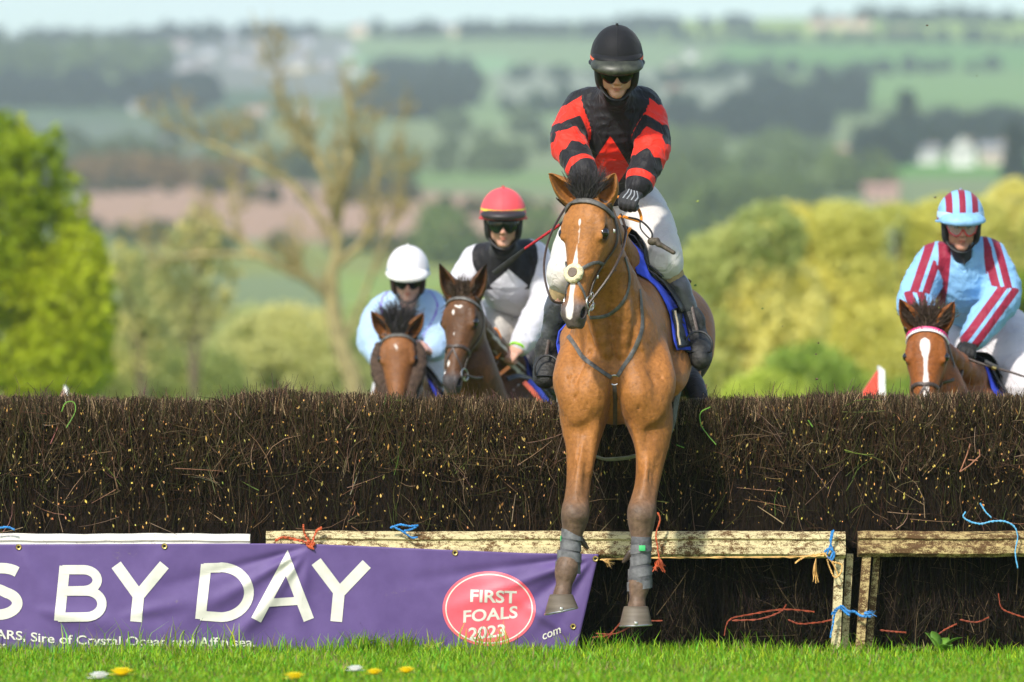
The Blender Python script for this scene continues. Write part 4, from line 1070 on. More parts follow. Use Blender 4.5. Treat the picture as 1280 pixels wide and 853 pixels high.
def horse_attrs(F, white_fn):
    def fn(V):
        q = (V-F.o) @ F.M/F.s; n = fbm(V[:, 0], V[:, 1], V[:, 2], 45, 3, 3)
        w = white_fn(q[:, 0], q[:, 1], q[:, 2], n)
        return {'white': w}
    return fn
def horse_cols(F, base, dark, legs=(), muzzle=(.10, .085, .08), neck_dark=0):
    base, dark, muzzle = map(np.asarray, (base, dark, muzzle))
    def fn(V):
        q = (V-F.o) @ F.M/F.s; n = fbm(V[:, 0], V[:, 1], V[:, 2], 9, 5, 3); n2 = fbm(V[:, 0], V[:, 1], V[:, 2], 40, 8, 2)
        C = np.tile(base, (len(V), 1))*(1+.10*n[:, None])
        onhead = (q[:, 0] > -.2) & (q[:, 0] < .75) & (np.abs(q[:, 2]) < .16) & (q[:, 1] > -.3) & (q[:, 1] < .1)
        def mixc(m, c):
            m = np.clip(m, 0, 1)[:, None]; return C*(1-m)+np.asarray(c)*m
        C = mixc(np.where(onhead, (q[:, 0]-.475+.03*n)/.07, 0), muzzle)
        eye = np.sqrt(((q[:, 0]-.155)/1.3)**2+(q[:, 1]+.05)**2+(np.abs(q[:, 2])-.108)**2)
        C = mixc(np.where(onhead, (.040-eye)/.018, 0), dark)
        no = np.sqrt(((q[:, 0]-.553)/1.4)**2+(q[:, 1]+.040)**2+(np.abs(q[:, 2])-.045)**2)
        C = mixc(np.where(onhead, (.024-no)/.008, 0), (.02, .015, .015))
        tip = onhead & (q[:, 0] < -.06)
        C = mixc(np.where((q[:, 0] < -.10) & (np.abs(q[:, 2]) < .22) & (np.abs(q[:, 1]) < .2), (-q[:, 0]-.13)/.05, 0), dark)
        for a, b, t0, t1, c in legs:
            d, t = seg_d(V, a, b); t = ((V-a) @ (b-a))/((b-a) @ (b-a)); d = np.where(t > 1.6, 9, np.where(t < -.6, 9, np.linalg.norm(V-a-t.clip(-.5, 1.5)[:, None]*(b-a), axis=1))); C = mixc(np.where(d < .16, (t-t0+.10*n+.05*n2)/(t1-t0), 0), np.asarray(c)*(1+.38*n2+.25*n)[:, None])
        return C.clip(0, 1)
    return fn
def eyes(S, F, parent, org, sides=(-1, 1)):
    for w in sides:
        m = bmesh.new(); bmesh.ops.create_uvsphere(m, u_segments=20, v_segments=12, radius=.027*F.s)
        me = bpy.data.meshes.new('eye'); c = F.p(.156, -.0360, w*.1045)-np.asarray(org)
        for v in m.verts: v.co = Vector(np.array([v.co.x, v.co.y, v.co.z])+c)
        for f in m.faces: f.smooth = True
        m.to_mesh(me); m.free(); link('eye', me, EYE, parent)

# ------------------------------------------------------------------ the leading horse
q = at
def lead_horse():
    org = np.array([.55, 30.1, 0.])
    root = empty('horse', org)
    tag(root, 'bright bay racehorse jumping out over the fence with grey-booted forelegs hanging', 'horse', 'racehorses')
    poll, muz = q(731, 250, 29.12), q(708, 413, 28.93)
    U = nrm(muz-poll); V0 = np.array([-math.sin(R(27)), -math.cos(R(27)), 0]); V_ = nrm(V0-U*np.dot(V0, U)); W_ = np.cross(V_, U)
    if W_[0] < 0: W_ = -W_
    F = Frame(poll, U, V_, W_, 1.10)
    S = Sdf((.05, 28.7, .05), (1.3, 31.9, 2.65), .011, (((.15, .62, .0055),), ((28.7, 29.35, .0055),), ((1.62, 2.65, .0055),)))
    # trunk
    BF = Frame(q(772, 430, 29.5), q(832, 412, 31.2)-q(772, 430, 29.5), (0, 0, 1), (1, -.2, 0))
    S.loft(BF, [(-.1, -.05, 0, .20, .15), (.05, -.03, 0, .30, .21), (.3, .0, 0, .37, .235), (.6, -.02, 0, .38, .25), (.9, 0, 0, .36, .24), (1.2, .04, 0, .31, .215), (1.5, .08, 0, .29, .215), (1.75, .03, 0, .28, .2), (1.9, 0, 0, .14, .1)], .05, p=2.2)
    S.ell(q(770, 468, 29.62), (.25, .22, .27), None, .06)
    for s_, (sh, el) in ((-1, ((727, 425, 29.85), (729, 512, 29.52))), (1, ((812, 432, 29.9), (809, 512, 29.54)))):
        S.cone(q(*sh), q(*el), .117, .115, .06)
        c = 768+s_*31
        S.chain([q(768+s_*22, 455, 29.46), q(c, 492, 29.41), q(c+s_*4, 526, 29.46)], [.07, .088, .072], .07)
        S.chain([q(768+s_*48, 430, 29.62), q(768+s_*54, 475, 29.48), q(c+s_*12, 520, 29.42)], [.06, .085, .07], .04)
    S.chain([q(830, 425, 30.3), q(838, 450, 30.0), q(835, 478, 29.75)], [.07, .10, .08], .05)
    # neck
    S.chain([q(738, 268, 29.2), q(751, 330, 29.35), q(762, 372, 29.5), q(769, 425, 29.65)], [.100, .122, .155, .22], .05, n=5)
    S.chain([q(742, 262, 29.25), q(765, 305, 29.65), q(783, 345, 30.05)], [.085, .085, .12], .06)
    for s_ in (-1, 1): S.chain([q(748+s_*10, 320, 29.28), q(760+s_*16, 380, 29.36), q(768+s_*10, 440, 29.40)], [.035, .05, .04], .05)   # jugular muscles
    S.cone(q(758, 360, 29.24), q(766, 430, 29.34), .012, .02, .03, '-')
    # forelegs
    legL = [(728, 512, 29.52), (728, 548, 29.48), (724, 595, 29.40), (720.5, 628, 29.32), (719, 643, 29.28), (717, 660, 29.28), (713, 690, 29.28), (708, 712, 29.26), (705, 731, 29.24), (702, 748, 29.23)]
    radL = [.108, .080, .058, .056, .060, .048, .036, .052, .034, .046]
    legR = [(810, 512, 29.54), (815, 548, 29.50), (810, 598, 29.42), (804, 628, 29.34), (802, 643, 29.30), (801.5, 664, 29.30), (802, 695, 29.30), (799, 729, 29.28), (797, 747, 29.26), (795.5, 764, 29.25)]
    radR = [.110, .082, .058, .057, .062, .050, .037, .050, .033, .046]
    for lg, rd in ((legL, radL), (legR, radR)):
        S.chain([q(*p) for p in lg], rd, .05, n=4)
        k = q(*lg[4])
        S.ell(k+[0, -.030, .002], (.064, .045, .052), None, .02); S.ell(k+[.03, -.035, .03], (.028, .02, .03), None, .02); S.ell(k+[-.03, -.035, .03], (.028, .02, .03), None, .02)               # knee bones
        S.ell(k+[0, -.058, -.012], (.030, .018, .02), None, .02)
        S.cone(q(*lg[1])+[.0, -.07, .02], q(*lg[3])+[0, -.045, .05], .03, .015, .04)   # extensor muscle
        S.cone(q(*lg[5])+[0, .045, 0], q(*lg[7])+[0, .04, 0], .014, .02, .02)          # tendon
        S.ell(q(*lg[7])+[0, .04, -.01], (.035, .035, .035), None, .02)
    S.cone(q(768, 466, 29.28), q(769, 535, 29.34), .010, .016, .03, '-')
    for a_, b_, r_ in (((712, 470, 29.36), (703, 515, 29.48), .004), ((722, 492, 29.30), (708, 522, 29.4), .003), ((826, 470, 29.38), (834, 512, 29.5), .004), ((738, 440, 29.36), (720, 478, 29.36), .006), ((800, 440, 29.36), (818, 480, 29.38), .006), ((728, 540, 29.36), (716, 600, 29.33), .004), ((816, 545, 29.38), (812, 600, 29.35), .004), ((735, 505, 29.28), (752, 525, 29.3), .003), ((800, 508, 29.28), (785, 528, 29.3), .003)):
        a3, _ = hit(S, q(a_[0], a_[1], 28.9), q(a_[0], a_[1], 30.2), 0); b3, _ = hit(S, q(b_[0], b_[1], 28.9), q(b_[0], b_[1], 30.2), 0); S.cone(a3, b3, r_, r_*.7, .020, '-')
    for L_ in ([(716, 560), (722, 585), (719, 610), (723, 632)], [(822, 565), (815, 590), (812, 612), (806, 634)], [(745, 470), (738, 500), (742, 520)], [(798, 470), (806, 492), (800, 515)]):
        H_ = [hit(S, q(a_, b_, 28.9), q(a_, b_, 30.2), 0)[0] for a_, b_ in L_]; S.chain(H_, [.004]*len(H_), .012)
    S.cone(q(742, 535, 29.4), q(736, 590, 29.36), .035, .012, .04)
    S.cone(q(798, 535, 29.4), q(803, 590, 29.38), .035, .012, .04)
    # hind legs, tucked under
    hind = {}
    for s_, pts in ((1, [(856, 405, 31.05), (862, 440, 30.85), (852, 472, 30.85), (840, 505, 31.15), (844, 488, 31.25), (860, 468, 30.75), (868, 480, 30.5), (874, 500, 30.36)]),
                    (-1, [(800, 410, 31.05), (790, 460, 30.75), (788, 480, 30.85), (786, 500, 31.3), (786, 490, 31.45), (790, 450, 31.3), (792, 470, 31.2), (793, 492, 31.15)])):
        P = [q(*p) for p in pts]; hind[s_] = P
        S.chain(P[:5], [.145, .115, .075, .055, .052], .05); S.chain(P[4:], [.05, .036, .050, .045], .02)
    S.ell(q(852, 412, 31.1), (.155, .3, .22), None, .08)
    head_sdf(S, F, ((q(685.5, 216, 29.12), .17, (-.5, -1, .1)), (q(769, 217, 29.10), .17, (.1, -1, .0))))
    # folds of skin at the throat and chest
    sl, X, Y, Z = S.reg((.05, 29.2, 1.1), (1.1, 30.2, 2.1))
    nn = fbm(X*1.0, Y, Z, 9, 2, 3); S.D[sl] += .005*nn-.0028*np.clip(1-np.abs(vnoise(X, Y, Z*.55, 21, 4))*2.4, 0, 1)
    def white(u, v, w, n):
        j = n*.007; face = np.where(v > -.05, 1, 0)
        st = .007-np.hypot((u-.125)/1.8, (w-.002)*1.6)+j*1.8
        st2 = .0045-np.abs(w-.004)+j*1.3-np.abs(np.clip(u, .14, .22)-u)*1 - .004
        hw = np.interp(u, [.22, .27, .33, .40, .50, .545, .60], [-.004, .005, .014, .013, .011, .020, .012])
        bl = hw-np.abs(w+.003)+j*.6-np.maximum(.22-u, 0)-np.maximum(u-.585, 0)*1.5
        return np.where(face > 0, np.maximum(np.maximum(st, st2), bl), -.02)
    GREYLEG = (.145, .092, .060)
    legs = [(q(*legL[2]), q(*legL[4]), -.05, 1.2, GREYLEG), (q(*legL[4]), q(*legL[9]), -.15, .06, GREYLEG), (q(*legR[2]), q(*legR[4]), -.05, 1.2, GREYLEG), (q(*legR[4]), q(*legR[9]), -.15, .06, GREYLEG),
            (hind[1][5], hind[1][7], -.5, -.2, (.05, .04, .035))]
    body = sdf_obj(S, 'body', COAT, root, org, horse_attrs(F, white), horse_cols(F, (.325, .130, .032), (.045, .025, .015), legs, (.11, .085, .075)))
    eyes(S, F, root, org)
    # hooves
    for top, bot, r1, r2, tilt in ((q(701.5, 743, 29.22), q(701.5, 763, 29.19), .060, .088, .018), (q(795, 758, 29.24), q(794.5, 781, 29.21), .064, .086, .004),
                                   (hind[1][7]+[0, 0, .01], hind[1][7]+[.01, -.03, -.07], .05, .066, 0), (hind[-1][7], hind[-1][7]+[0, -.03, -.07], .05, .066, 0)):
        m = MB(); V, Fc = [], []; n = 28
        prof = [(.0, .86), (.02, .98), (.1, 1.0), (.5, 1.0), (.93, 1.0), (1.0, .98), (1.02, .90), (.96, .5)]
        for t_, kk in prof:
            c = top+(bot-top)*t_; rr = (r1+(r2-r1)*min(t_, 1))*kk
            for i in range(n):
                a = 2*math.pi*i/n; V.append(c+np.array([rr*math.cos(a), rr*1.05*math.sin(a)-(.012*t_), tilt*math.cos(a)*t_]))
        for j in range(len(prof)-1):
            for i in range(n): Fc.append([j*n+i, j*n+(i+1) % n, (j+1)*n+(i+1) % n, (j+1)*n+i])
        Fc.append([i for i in range(n)]); Fc.append([(len(prof)-1)*n+i for i in range(n)])
        m.add(V, Fc); h = m.build('hoof', HOOF, root, org)
        m = MB(); Cc = [bot+np.array([r2*.96*math.cos(a), r2*1.0*math.sin(a)-.012, tilt*math.cos(a)-.004]) for a in np.linspace(R(150), R(390), 26)]
        m.tube(Cc, .0065, 6, flat=((0, 0, 1), .8)); m.box(bot+np.array([0, -r2*1.05-.010, .008]), (.016, .006, .02), bev=.002); m.build('horseshoe', STEEL, h, org)
    # forelock, mane and tail
    g = np.random.default_rng(4)
    rt, dr = [], []
    for i in range(1500):
        a = g.uniform(-1, 1); b = g.uniform(0, 1)
        rt.append(F.p(-.035+.045*b, -.028+.03*b-.02*(1-b), a*.026))
        d = np.array([a*.62+.0, -.2+g.normal()*.22, 1.0-.25*abs(a)]); dr.append(d+g.normal(size=3)*.07)
    strands('forelock', rt, dr, .135, .0028, MANE, root, org, .22, 5)
    rt, dr = [], []
    for i in range(260):
        t_ = g.random(); p = q(745+32*t_, 262+75*t_, 29.3+.75*t_); p = p+[0, 0, .07]; rt.append(p+g.normal(size=3)*.01); dr.append([-.5-g.random()*.5, .1, -.2+g.random()*.8])
    strands('mane', rt, dr, .13, .004, MANE, root, org, .4, 6, .3)
    rt, dr = [], []
    tb_ = q(838, 400, 31.55)
    for i in range(160): rt.append(tb_+g.normal(size=3)*.02); dr.append(np.array([0, .8, -.5])+g.normal(size=3)*.12)
    strands('tail', rt, dr, .75, .006, MANE, root, org, .2, 7, .4)
    # ---- bridle
    br = empty('bridle', (0, 0, 0)); br.parent = root
    strap(S, F, [(.055, -12), (.035, 25), (.018, 60), (.014, 90), (.018, 120), (.035, 155), (.055, 192)], .0135, 'browband', GREYLEATHER, br, org, .010, .55)
    m = MB()
    for a0 in (0, 180):
        sgn = 1 if a0 == 0 else -1
        pts = [(-.01, 30), (.03, -15), (.10, -42), (.20, -46), (.30, -34), (.38, -24), (.455, -28)]
        pts = [(u, a if sgn > 0 else 180-a) for u, a in pts]
        strap(S, F, pts, .010, '', None, None, org, .007, .35, mb=m)
        pts = [(.0, 10), (.06, -45), (.14, -62), (.22, -66), (.27, -66)]
        pts = [(u, a if sgn > 0 else 180-a) for u, a in pts]
        strap(S, F, pts, .006, '', None, None, org, .006, .4, mb=m)
    m.build('cheek_strap', BROWNLEATHER, br, org)
    m = MB(); CP = .372      # crossed noseband with a fleece pad where the straps cross
    for sgn in (1, -1):
        f_ = lambda L: [(u, a if sgn > 0 else 180-a) for u, a in L]
        strap(S, F, f_([(CP, 92), (CP-.03, 60), (CP-.062, 30), (CP-.08, 0), (CP-.09, -35)]), .0085, '', None, None, org, .007, .35, mb=m)
        strap(S, F, f_([(CP, 92), (CP+.05, 65), (CP+.10, 30), (CP+.135, 0), (CP+.15, -45), (CP+.145, -88)]), .0075, '', None, None, org, .007, .35, mb=m)
    m.build('noseband', GREYLEATHER, br, org)
    pc, pn = hit(S, F.p(CP, .15, 0), F.p(CP, -.07, 0), .004)
    S2 = Sdf(pc-.09, pc+.09, .0042)
    for i in range(11):
        a = 2*math.pi*i/11; S2.ell(pc+F.d(math.sin(a)*.036, .006, math.cos(a)*.038), (.019,)*3, None, .008)
    sl, X, Y, Z = S2.reg(pc-.09, pc+.09); S2.D[sl] += .004*fbm(X, Y, Z, 110, 1, 2)
    sdf_obj(S2, 'fleece_pad', simple('fleece', (.68, .60, .38), .95, var=.2, scale=60, bump=.004, bscale=200), br, org)
    m = MB(); m.tube([pc+F.d(0, .008, 0), pc+F.d(0, .026, 0)], [.031, .026], 12); m.build('pad_centre', simple('scuffed_hide', (.16, .12, .09), .8, bump=.004), br, org)
    def torus(c, nvec, rad, th, mb, seg=22):
        nvec = nrm(nvec); a = nrm(np.cross(nvec, (.1, .2, .97))); b = np.cross(nvec, a)
        mb.tube([c+rad*(a*math.cos(t)+b*math.sin(t)) for t in np.linspace(0, 2*math.pi, seg, endpoint=False)], th, 6, closed=True)
    bitp = {}
    for sgn in (1, -1):
        m = MB()
        c, nn = hit(S, F.p(.50, -.075, sgn*.2), F.p(.49, -.075, 0), .018); bitp[sgn] = c
        torus(c, nn+F.d(0, .3, 0), .034, .0042, m); m.tube([c-nn*.03, c+nn*.004], .007, 8)
        torus(c+F.d(.02, -.012, sgn*.012), nn+F.d(.5, 0, 0), .022, .0035, m); torus(c+F.d(-.045, -.004, sgn*.005), nn+F.d(0, .2, 0), .013, .003, m)
        m.tube([c+F.d(.03, 0, sgn*.01), c+F.d(.055, .02, sgn*.012), c+F.d(.075, .01, sgn*.01)], .004, 6)
        for u_, w_ in ((.10, .0), (.33, 0)):
            c2, n2 = hit(S, F.p(u_+.02, -.13, sgn*.2), F.p(u_+.02, -.09, 0), .012); m.box(c2, (.012, .008, .02), bev=.002)
        m.build('bit_ring', STEEL, br, org)
    # reins: both run from the bit back to the rider's hands; orange rubber on the hand part
    hR, hL = q(776, 268, 29.52), q(742, 232, 29.5)
    m = MB(); m.tube(crom([bitp[1], q(762, 345, 29.05), q(776, 318, 29.15), q(781, 300, 29.3), q(782, 286, 29.42), hR], 7), .0075, 6)
    m.tube(crom([bitp[-1], q(690, 375, 29.0), q(680.5, 345, 29.05), q(682, 315, 29.15), q(692, 285, 29.3), q(715, 250, 29.48), hL], 7), .0065, 6)
    m.build('rein', BROWNLEATHER, br, org)
    m = MB()
    for pts in ([(770, 330, 29.33), (767, 305, 29.35), (763, 280, 29.42), (757, 262, 29.47), (748, 243, 29.52), (742, 236, 29.52)],
                [(788, 285, 29.44), (783, 295, 29.42), (778, 320, 29.42), (776, 345, 29.40)], [(744, 240, 29.55), (757, 248, 29.60), (770, 246, 29.62), (783, 250, 29.62), (798, 262, 29.60), (801, 276, 29.54), (790, 274, 29.50), (779, 271, 29.47)],
                [(757, 268, 29.5), (768, 276, 29.48), (776, 270, 29.46)], [(760, 250, 29.55), (756, 262, 29.5), (764, 274, 29.45)]):
        m.tube(crom([q(*p) for p in pts], 8), .0085, 8, flat=((0, -1, .2), .6))
    m.build('rein_grip', simple('orange_rubber', (.85, .27, .015), .6, var=.15, scale=80, bump=.003, bscale=300), br, org)
    # neck strap and breastgirth
    bc = (768, 420, 29.68)
    def onbody(px, py, off=.006, Y0=28.7, Y1=30.3):
        return hit(S, q(px, py, Y0), q(px, py, Y1), off)
    def bstrap(L, w, name, mat, par, th=.3, off=.006, n=6):
        C_ = crom(L, n); P, N = zip(*[onbody(a, b, off, 29.22) for a, b in C_]); P = np.array(P)
        for _ in range(2): P[1:-1] = .25*P[:-2]+.5*P[1:-1]+.25*P[2:]
        m = MB(); m.tube(P, w, 8, flat=(np.array(N), th)); return m.build(name, mat, par, org)
    bt_ = empty('breastplate', (0, 0, 0)); bt_.parent = root
    bstrap([(711, 421), (717, 430), (728, 446), (742, 458), (756, 468), (763, 472)], .0125, 'shoulder_strap', GREYLEATHER, bt_)
    bstrap([(799, 362), (801, 385), (802, 408), (797, 428), (788, 446), (779, 460), (773, 470)], .0125, 'shoulder_strap', GREYLEATHER, bt_)
    bstrap([(768, 480), (769, 495), (769, 512), (769, 530)], .012, 'chest_strap', BROWNLEATHER, bt_)
    m = MB(); c, nn = onbody(768, 475, .010); torus(c, nn, .026, .0045, m); m.build('ring', STEEL, bt_, org)
    m = MB(); P = [q(740, 417, 29.2), q(752, 412, 29.12)]
    bstrap([(738, 397), (752, 396), (765, 391), (776, 381), (783, 367), (786, 350), (784, 335), (780, 322)], .010, 'neck_strap', GREYLEATHER, bt_, .35)
    # ---- protective boots on the forelegs
    BOOT = simple('boot_neoprene', (.10, .10, .105), .7, var=.35, scale=14, bump=.006, bscale=60)
    for lg, y0, y1, x0, x1, gx in ((legL, 656, 714, 716.5, 709.5, -1), (legR, 671, 736, 802, 799.5, 1)):
        bt2 = empty('brushing_boot', (0, 0, 0)); bt2.parent = root
        a, b = q(x0, y0, 29.28), q(x1, y1, 29.27); ax = nrm(b-a); L = np.linalg.norm(b-a)
        m = MB(); tt = np.linspace(0, 1, 12); rr = np.interp(tt, [0, .08, .5, .8, 1], [.052, .056, .052, .066, .058])
        m.tube([a+ax*L*t+np.array([0, .008+.02*t, 0]) for t in tt], rr, 20, flat=((0, 1, 0), 1.15)); m.build('boot_shell', BOOT, bt2, org)
        m = MB()
        for t in (.22, .45, .68, .93):
            c = a+ax*L*t; rad = np.interp(t, [0, .5, .8, 1], [.056, .055, .069, .064])+.001
            V = []; 
            for w_ in (-.024, .024):
                for an in np.linspace(0, 2*math.pi, 24, endpoint=False): V.append(c+np.array([rad*math.cos(an), rad*1.13*math.sin(an)+.008+.02*t, w_+.010*math.cos(an)*gx]))
            m.add(V, [[i, (i+1) % 24, 24+(i+1) % 24, 24+i] for i in range(24)])
        m.build('boot_strap', simple('strap_web', (.15, .15, .155), .8, var=.3, scale=30), bt2, org)
        m = MB(); c = a+ax*L*(.22 if gx > 0 else .3)+np.array([.004*gx+(.0 if gx > 0 else -.052), -.060 if gx > 0 else -.01, 0]); m.box(c, (.034 if gx > 0 else .006, .006, .030), bev=.002)
        m.build('green_tab', simple('green_patch', (.05, .45, .14), .6), bt2, org)
        m = MB(); c = a+ax*L*(.38)+np.array([(.058 if gx < 0 else -.062), .03, 0]); S3 = Sdf(c-.09, c+.09, .006)
        S3.cone(c+[-.01*-gx, 0, .015], c+[.028*-gx, .01, -.03], .022, .012, .01, flat=((0, 1, 0), 2.5)); sdf_obj(S3, 'strap_end', BROWNLEATHER, bt2, org)
    # hind boots with tan straps
    h = hind[1]; hb = empty('hind_boot', (0, 0, 0)); hb.parent = root
    a, b = h[5], h[7]; m = MB(); m.tube([a+(b-a)*t+np.array([0, 0, 0]) for t in (0, .2, .5, .8, 1.0)], [.05, .058, .062, .060, .05], 16); m.build('boot_shell', leather('black_boot', (.03, .03, .028), .5), hb, org)
    m = MB()
    for t in (.1, .62):
        c = a+(b-a)*t; V = []
        for w_ in (-.013, .013):
            for an in np.linspace(0, 2*math.pi, 20, endpoint=False): V.append(c+np.array([.066*math.cos(an), .066*math.sin(an), w_+.02*math.cos(an)]))
        m.add(V, [[i, (i+1) % 20, 20+(i+1) % 20, 20+i] for i in range(20)])
    m.build('boot_strap', simple('tan_strap', (.50, .22, .07), .6, var=.2), hb, org)
    # ---- saddle, cloth and girth
    def sheet(rows, name, mat, par, th=.006, n=6):
        """cloth through rows of world points, given real thickness"""
        Rw = [crom(r, n) for r in rows]; G = crom(np.array(Rw).reshape(len(Rw), -1), n).reshape(-1, len(Rw[0]), 3)
        a, b = G.shape[:2]; V = G.reshape(-1, 3)
        V = V+np.array([1, .3, 0])*(.006*fbm(V[:, 0], V[:, 1], V[:, 2], 14, 3, 2))[:, None]
        Fc = [[i*b+j, i*b+j+1, (i+1)*b+j+1, (i+1)*b+j] for i in range(a-1) for j in range(b-1)]
        m = MB(); m.add(V, Fc); o = m.build(name, mat, par, org)
        md = o.modifiers.new('s', 'SOLIDIFY'); md.thickness = th; md.offset = 0; return o
    BLUE = simple('blue_cloth', (.035, .075, .62), .8, var=.25, scale=12, bump=.01, bscale=18)
    sd_ = empty('saddle', (0, 0, 0)); sd_.parent = root
    BLK = leather('black_leather', (.012, .012, .012), .35)
    def wrap(name, s0, s1, a0, a1, off, mat, par, flare=0, wav=.006, n1=16, n2=22, taper=0):
        """a panel lying round the barrel: s along it, angle from the top, positive to the horse's left"""
        V = []
        for i in range(n1):
            for j in range(n2):
                t = j/(n2-1); u = i/(n1-1); a = R(a0+(a1-a0)*t); sv = s0+(s1-s0)*(u*(1-taper*t)+taper*t*.5)
                d = (math.cos(a), math.sin(a)); o, c = BF.p(sv, d[0]*.75, d[1]*.75), BF.p(sv, 0, 0)
                p, nn = hit(S, o, c, 0); dd = nrm(o-c); w = wav*math.sin(7*u+9*t+3*math.sin(5*t))
                V.append(p+dd*(off+flare*t*t+w))
        m = MB(); m.add(V, [[i*n2+j, i*n2+j+1, (i+1)*n2+j+1, (i+1)*n2+j] for i in range(n1-1) for j in range(n2-1)])
        o = m.build(name, mat, par, org); md = o.modifiers.new('s', 'SOLIDIFY'); md.thickness = .006; md.offset = 0; return o
    wrap('saddle_cloth', .30, 1.15, -112, 100, .016, BLUE, sd_, .012, .010)
    wrap('number_cloth', .30, .62, 56, 97, .030, BLK, sd_, .01, .003)
    wrap('saddle_flap', .34, .72, -75, 62, .052, BLK, sd_, .0, .002, taper=.3)
    wrap('seat', .38, .95, -28, 28, .085, BLK, sd_, -.02, .0)
    m = MB(); m.tube([hit(S, BF.p(.30, .75*math.cos(R(a)), .75*math.sin(R(a))), BF.p(.30, 0, 0), .046)[0] for a in range(56, 98, 5)], .006, 6); m.build('piping', simple('tan_piping', (.5, .42, .3), .7), sd_, org)
    m = MB(); m.tube(crom([q(851, 448, 30.0), q(852, 470, 29.98), q(846, 500, 29.95), q(835, 545, 29.9), q(800, 568, 29.85), q(768, 574, 29.85), q(748, 572, 29.9), q(715, 555, 30.0), q(699, 500, 30.05), q(700, 450, 30.05)], 6), .016, 8, flat=((0, -.6, -.8), .35))
    m.build('girth', simple('elastic_girth', (.20, .20, .17), .8, var=.2), sd_, org)
    return S, F, root
LEAD = lead_horse()
# ================================================================== RIDERS
SKIN = NT('skin'); _f = SKIN.noise(40, 4); SKIN.col(SKIN.mix(1.0, SKIN.attr('Col', 'Color'), SKIN.ramp(_f, [(.3, .88), (.7, 1.08)]), 'MULTIPLY'))
SKIN.set(.5, 0, .35, Subsurface_Weight=.12, Subsurface_Scale=.01); SKIN.bump(SKIN.noise(300, 2), .001, .4); SKIN = SKIN.m
def silk(name, c0, c1=None, c2=None, rough=.58, bump=.013, bs=9):
    """racing silk: plain, or with second and third colours where the pattern attributes are positive"""
    t = NT(name); g = t.noise(9, 4)
    col = c0
    if c1 is not None: col = t.mix(t.edge('m1', .0012), c0, c1)
    if c2 is not None: col = t.mix(t.edge('m2', .0012), col, c2)
    col = t.mix(1.0, col, t.ramp(g, [(.3, .9), (.7, 1.06)]), 'MULTIPLY')
    t.col(col); t.set(rough, 0, .22, Sheen_Weight=.1)
    a = t.noise(bs, 3, .5, dist=1.6, vec=t.coord(scale=(1, 1, .55))); w = t.noise(500, 2)
    ab = t.n('ShaderNodeMath', operation='ADD'); mu = t.n('ShaderNodeMath', operation='MULTIPLY'); mu.inputs[1].default_value = .03
    rg = t.ramp(a, [(.3, 0), (.5, .75), (.62, .45), (.8, 1)], 'EASE')
    t.l(w, mu.inputs[0]); t.l(rg, ab.inputs[0]); t.l(mu.outputs[0], ab.inputs[1]); t.bump(ab.outputs[0], bump, .55); return t.m
BLACKGEAR = simple('black_gear', (.016, .016, .017), .6, var=.3, bump=.002)
BOOTLEATHER = simple('boot_leather', (.055, .058, .065), .32, var=.4, scale=9, bump=.01, bscale=16)
SOLE = simple('boot_black', (.030, .028, .024), .6, var=.55, scale=24, bump=.006)

def head_skin(S, F):
    f = F.s
    S.ell((0, -.015, .035), (.076, .095, .088), F, .02)
    S.cone(F.p(0, .028, -.015), F.p(0, .042, -.082), .063*f, .036*f, .03)
    S.ell((0, .066, -.098), (.023, .019, .016), F, .02)
    for s_ in (-1, 1):
        S.ell((s_*.046, .012, -.055), (.018, .032, .030), F, .03)
        S.ell((s_*.044, .060, -.012), (.022, .020, .017), F, .025)
        S.ell((s_*.078, -.005, 0), (.008, .016, .028), F, .01)
        S.ell((s_*.032, .095, .012), (.018, .013, .011), F, .014, '-')
        S.ell((s_*.012, .103, -.033), (.008, .010, .007), F, .007)
        S.ell((s_*.007, .110, -.041), (.003, .004, .004), F, .002, '-')
    S.cone(F.p(-.036, .082, .030), F.p(.036, .082, .030), .011*f, .011*f, .02)
    S.cone(F.p(0, .088, .016), F.p(0, .112, -.027), .007*f, .011*f, .012)
    S.ell((0, .087, -.052), (.024, .013, .010), F, .02)
    S.ell((0, .0945, -.0585), (.019, .008, .0045), F, .004); S.ell((0, .0925, -.0685), (.017, .008, .0055), F, .004)
    S.cone(F.p(-.021, .094, -.0690), F.p(0, .100, -.0632), .0016*f, .0018*f, .003, '-'); S.cone(F.p(0, .100, -.0632), F.p(.021, .094, -.0690), .0018*f, .0016*f, .003, '-')
def skin_cols(F, base=(.62, .33, .23)):
    base = np.array(base)
    def fn(V):
        q_ = (V-F.o) @ F.M/F.s; C = np.tile(base, (len(V), 1))
        def mx(m, c): m = np.clip(m, 0, 1)[:, None]; return C*(1-m)+np.asarray(c)*m
        lip = 1-np.hypot(q_[:, 0]/.023, (q_[:, 2]+.0635)/.0105); C = mx(np.where(q_[:, 1] > .07, lip*3, 0), base*[.80, .50, .50])
        nose = 1-np.sqrt((q_[:, 0]/.02)**2+((q_[:, 2]+.025)/.03)**2+((q_[:, 1]-.105)/.03)**2); C = mx(nose*.6, base*[1.08, .80, .78])
        ch = 1-np.sqrt(((np.abs(q_[:, 0])-.045)/.025)**2+((q_[:, 2]+.02)/.03)**2); C = mx(ch*.35, base*[1.0, .75, .72])
        st = 1-np.sqrt((q_[:, 0]/.05)**2+((q_[:, 2]+.085)/.035)**2); C = mx(np.where(q_[:, 1] > 0, st*.3, 0), base*.78)
        return C.clip(0, 1)
    return fn
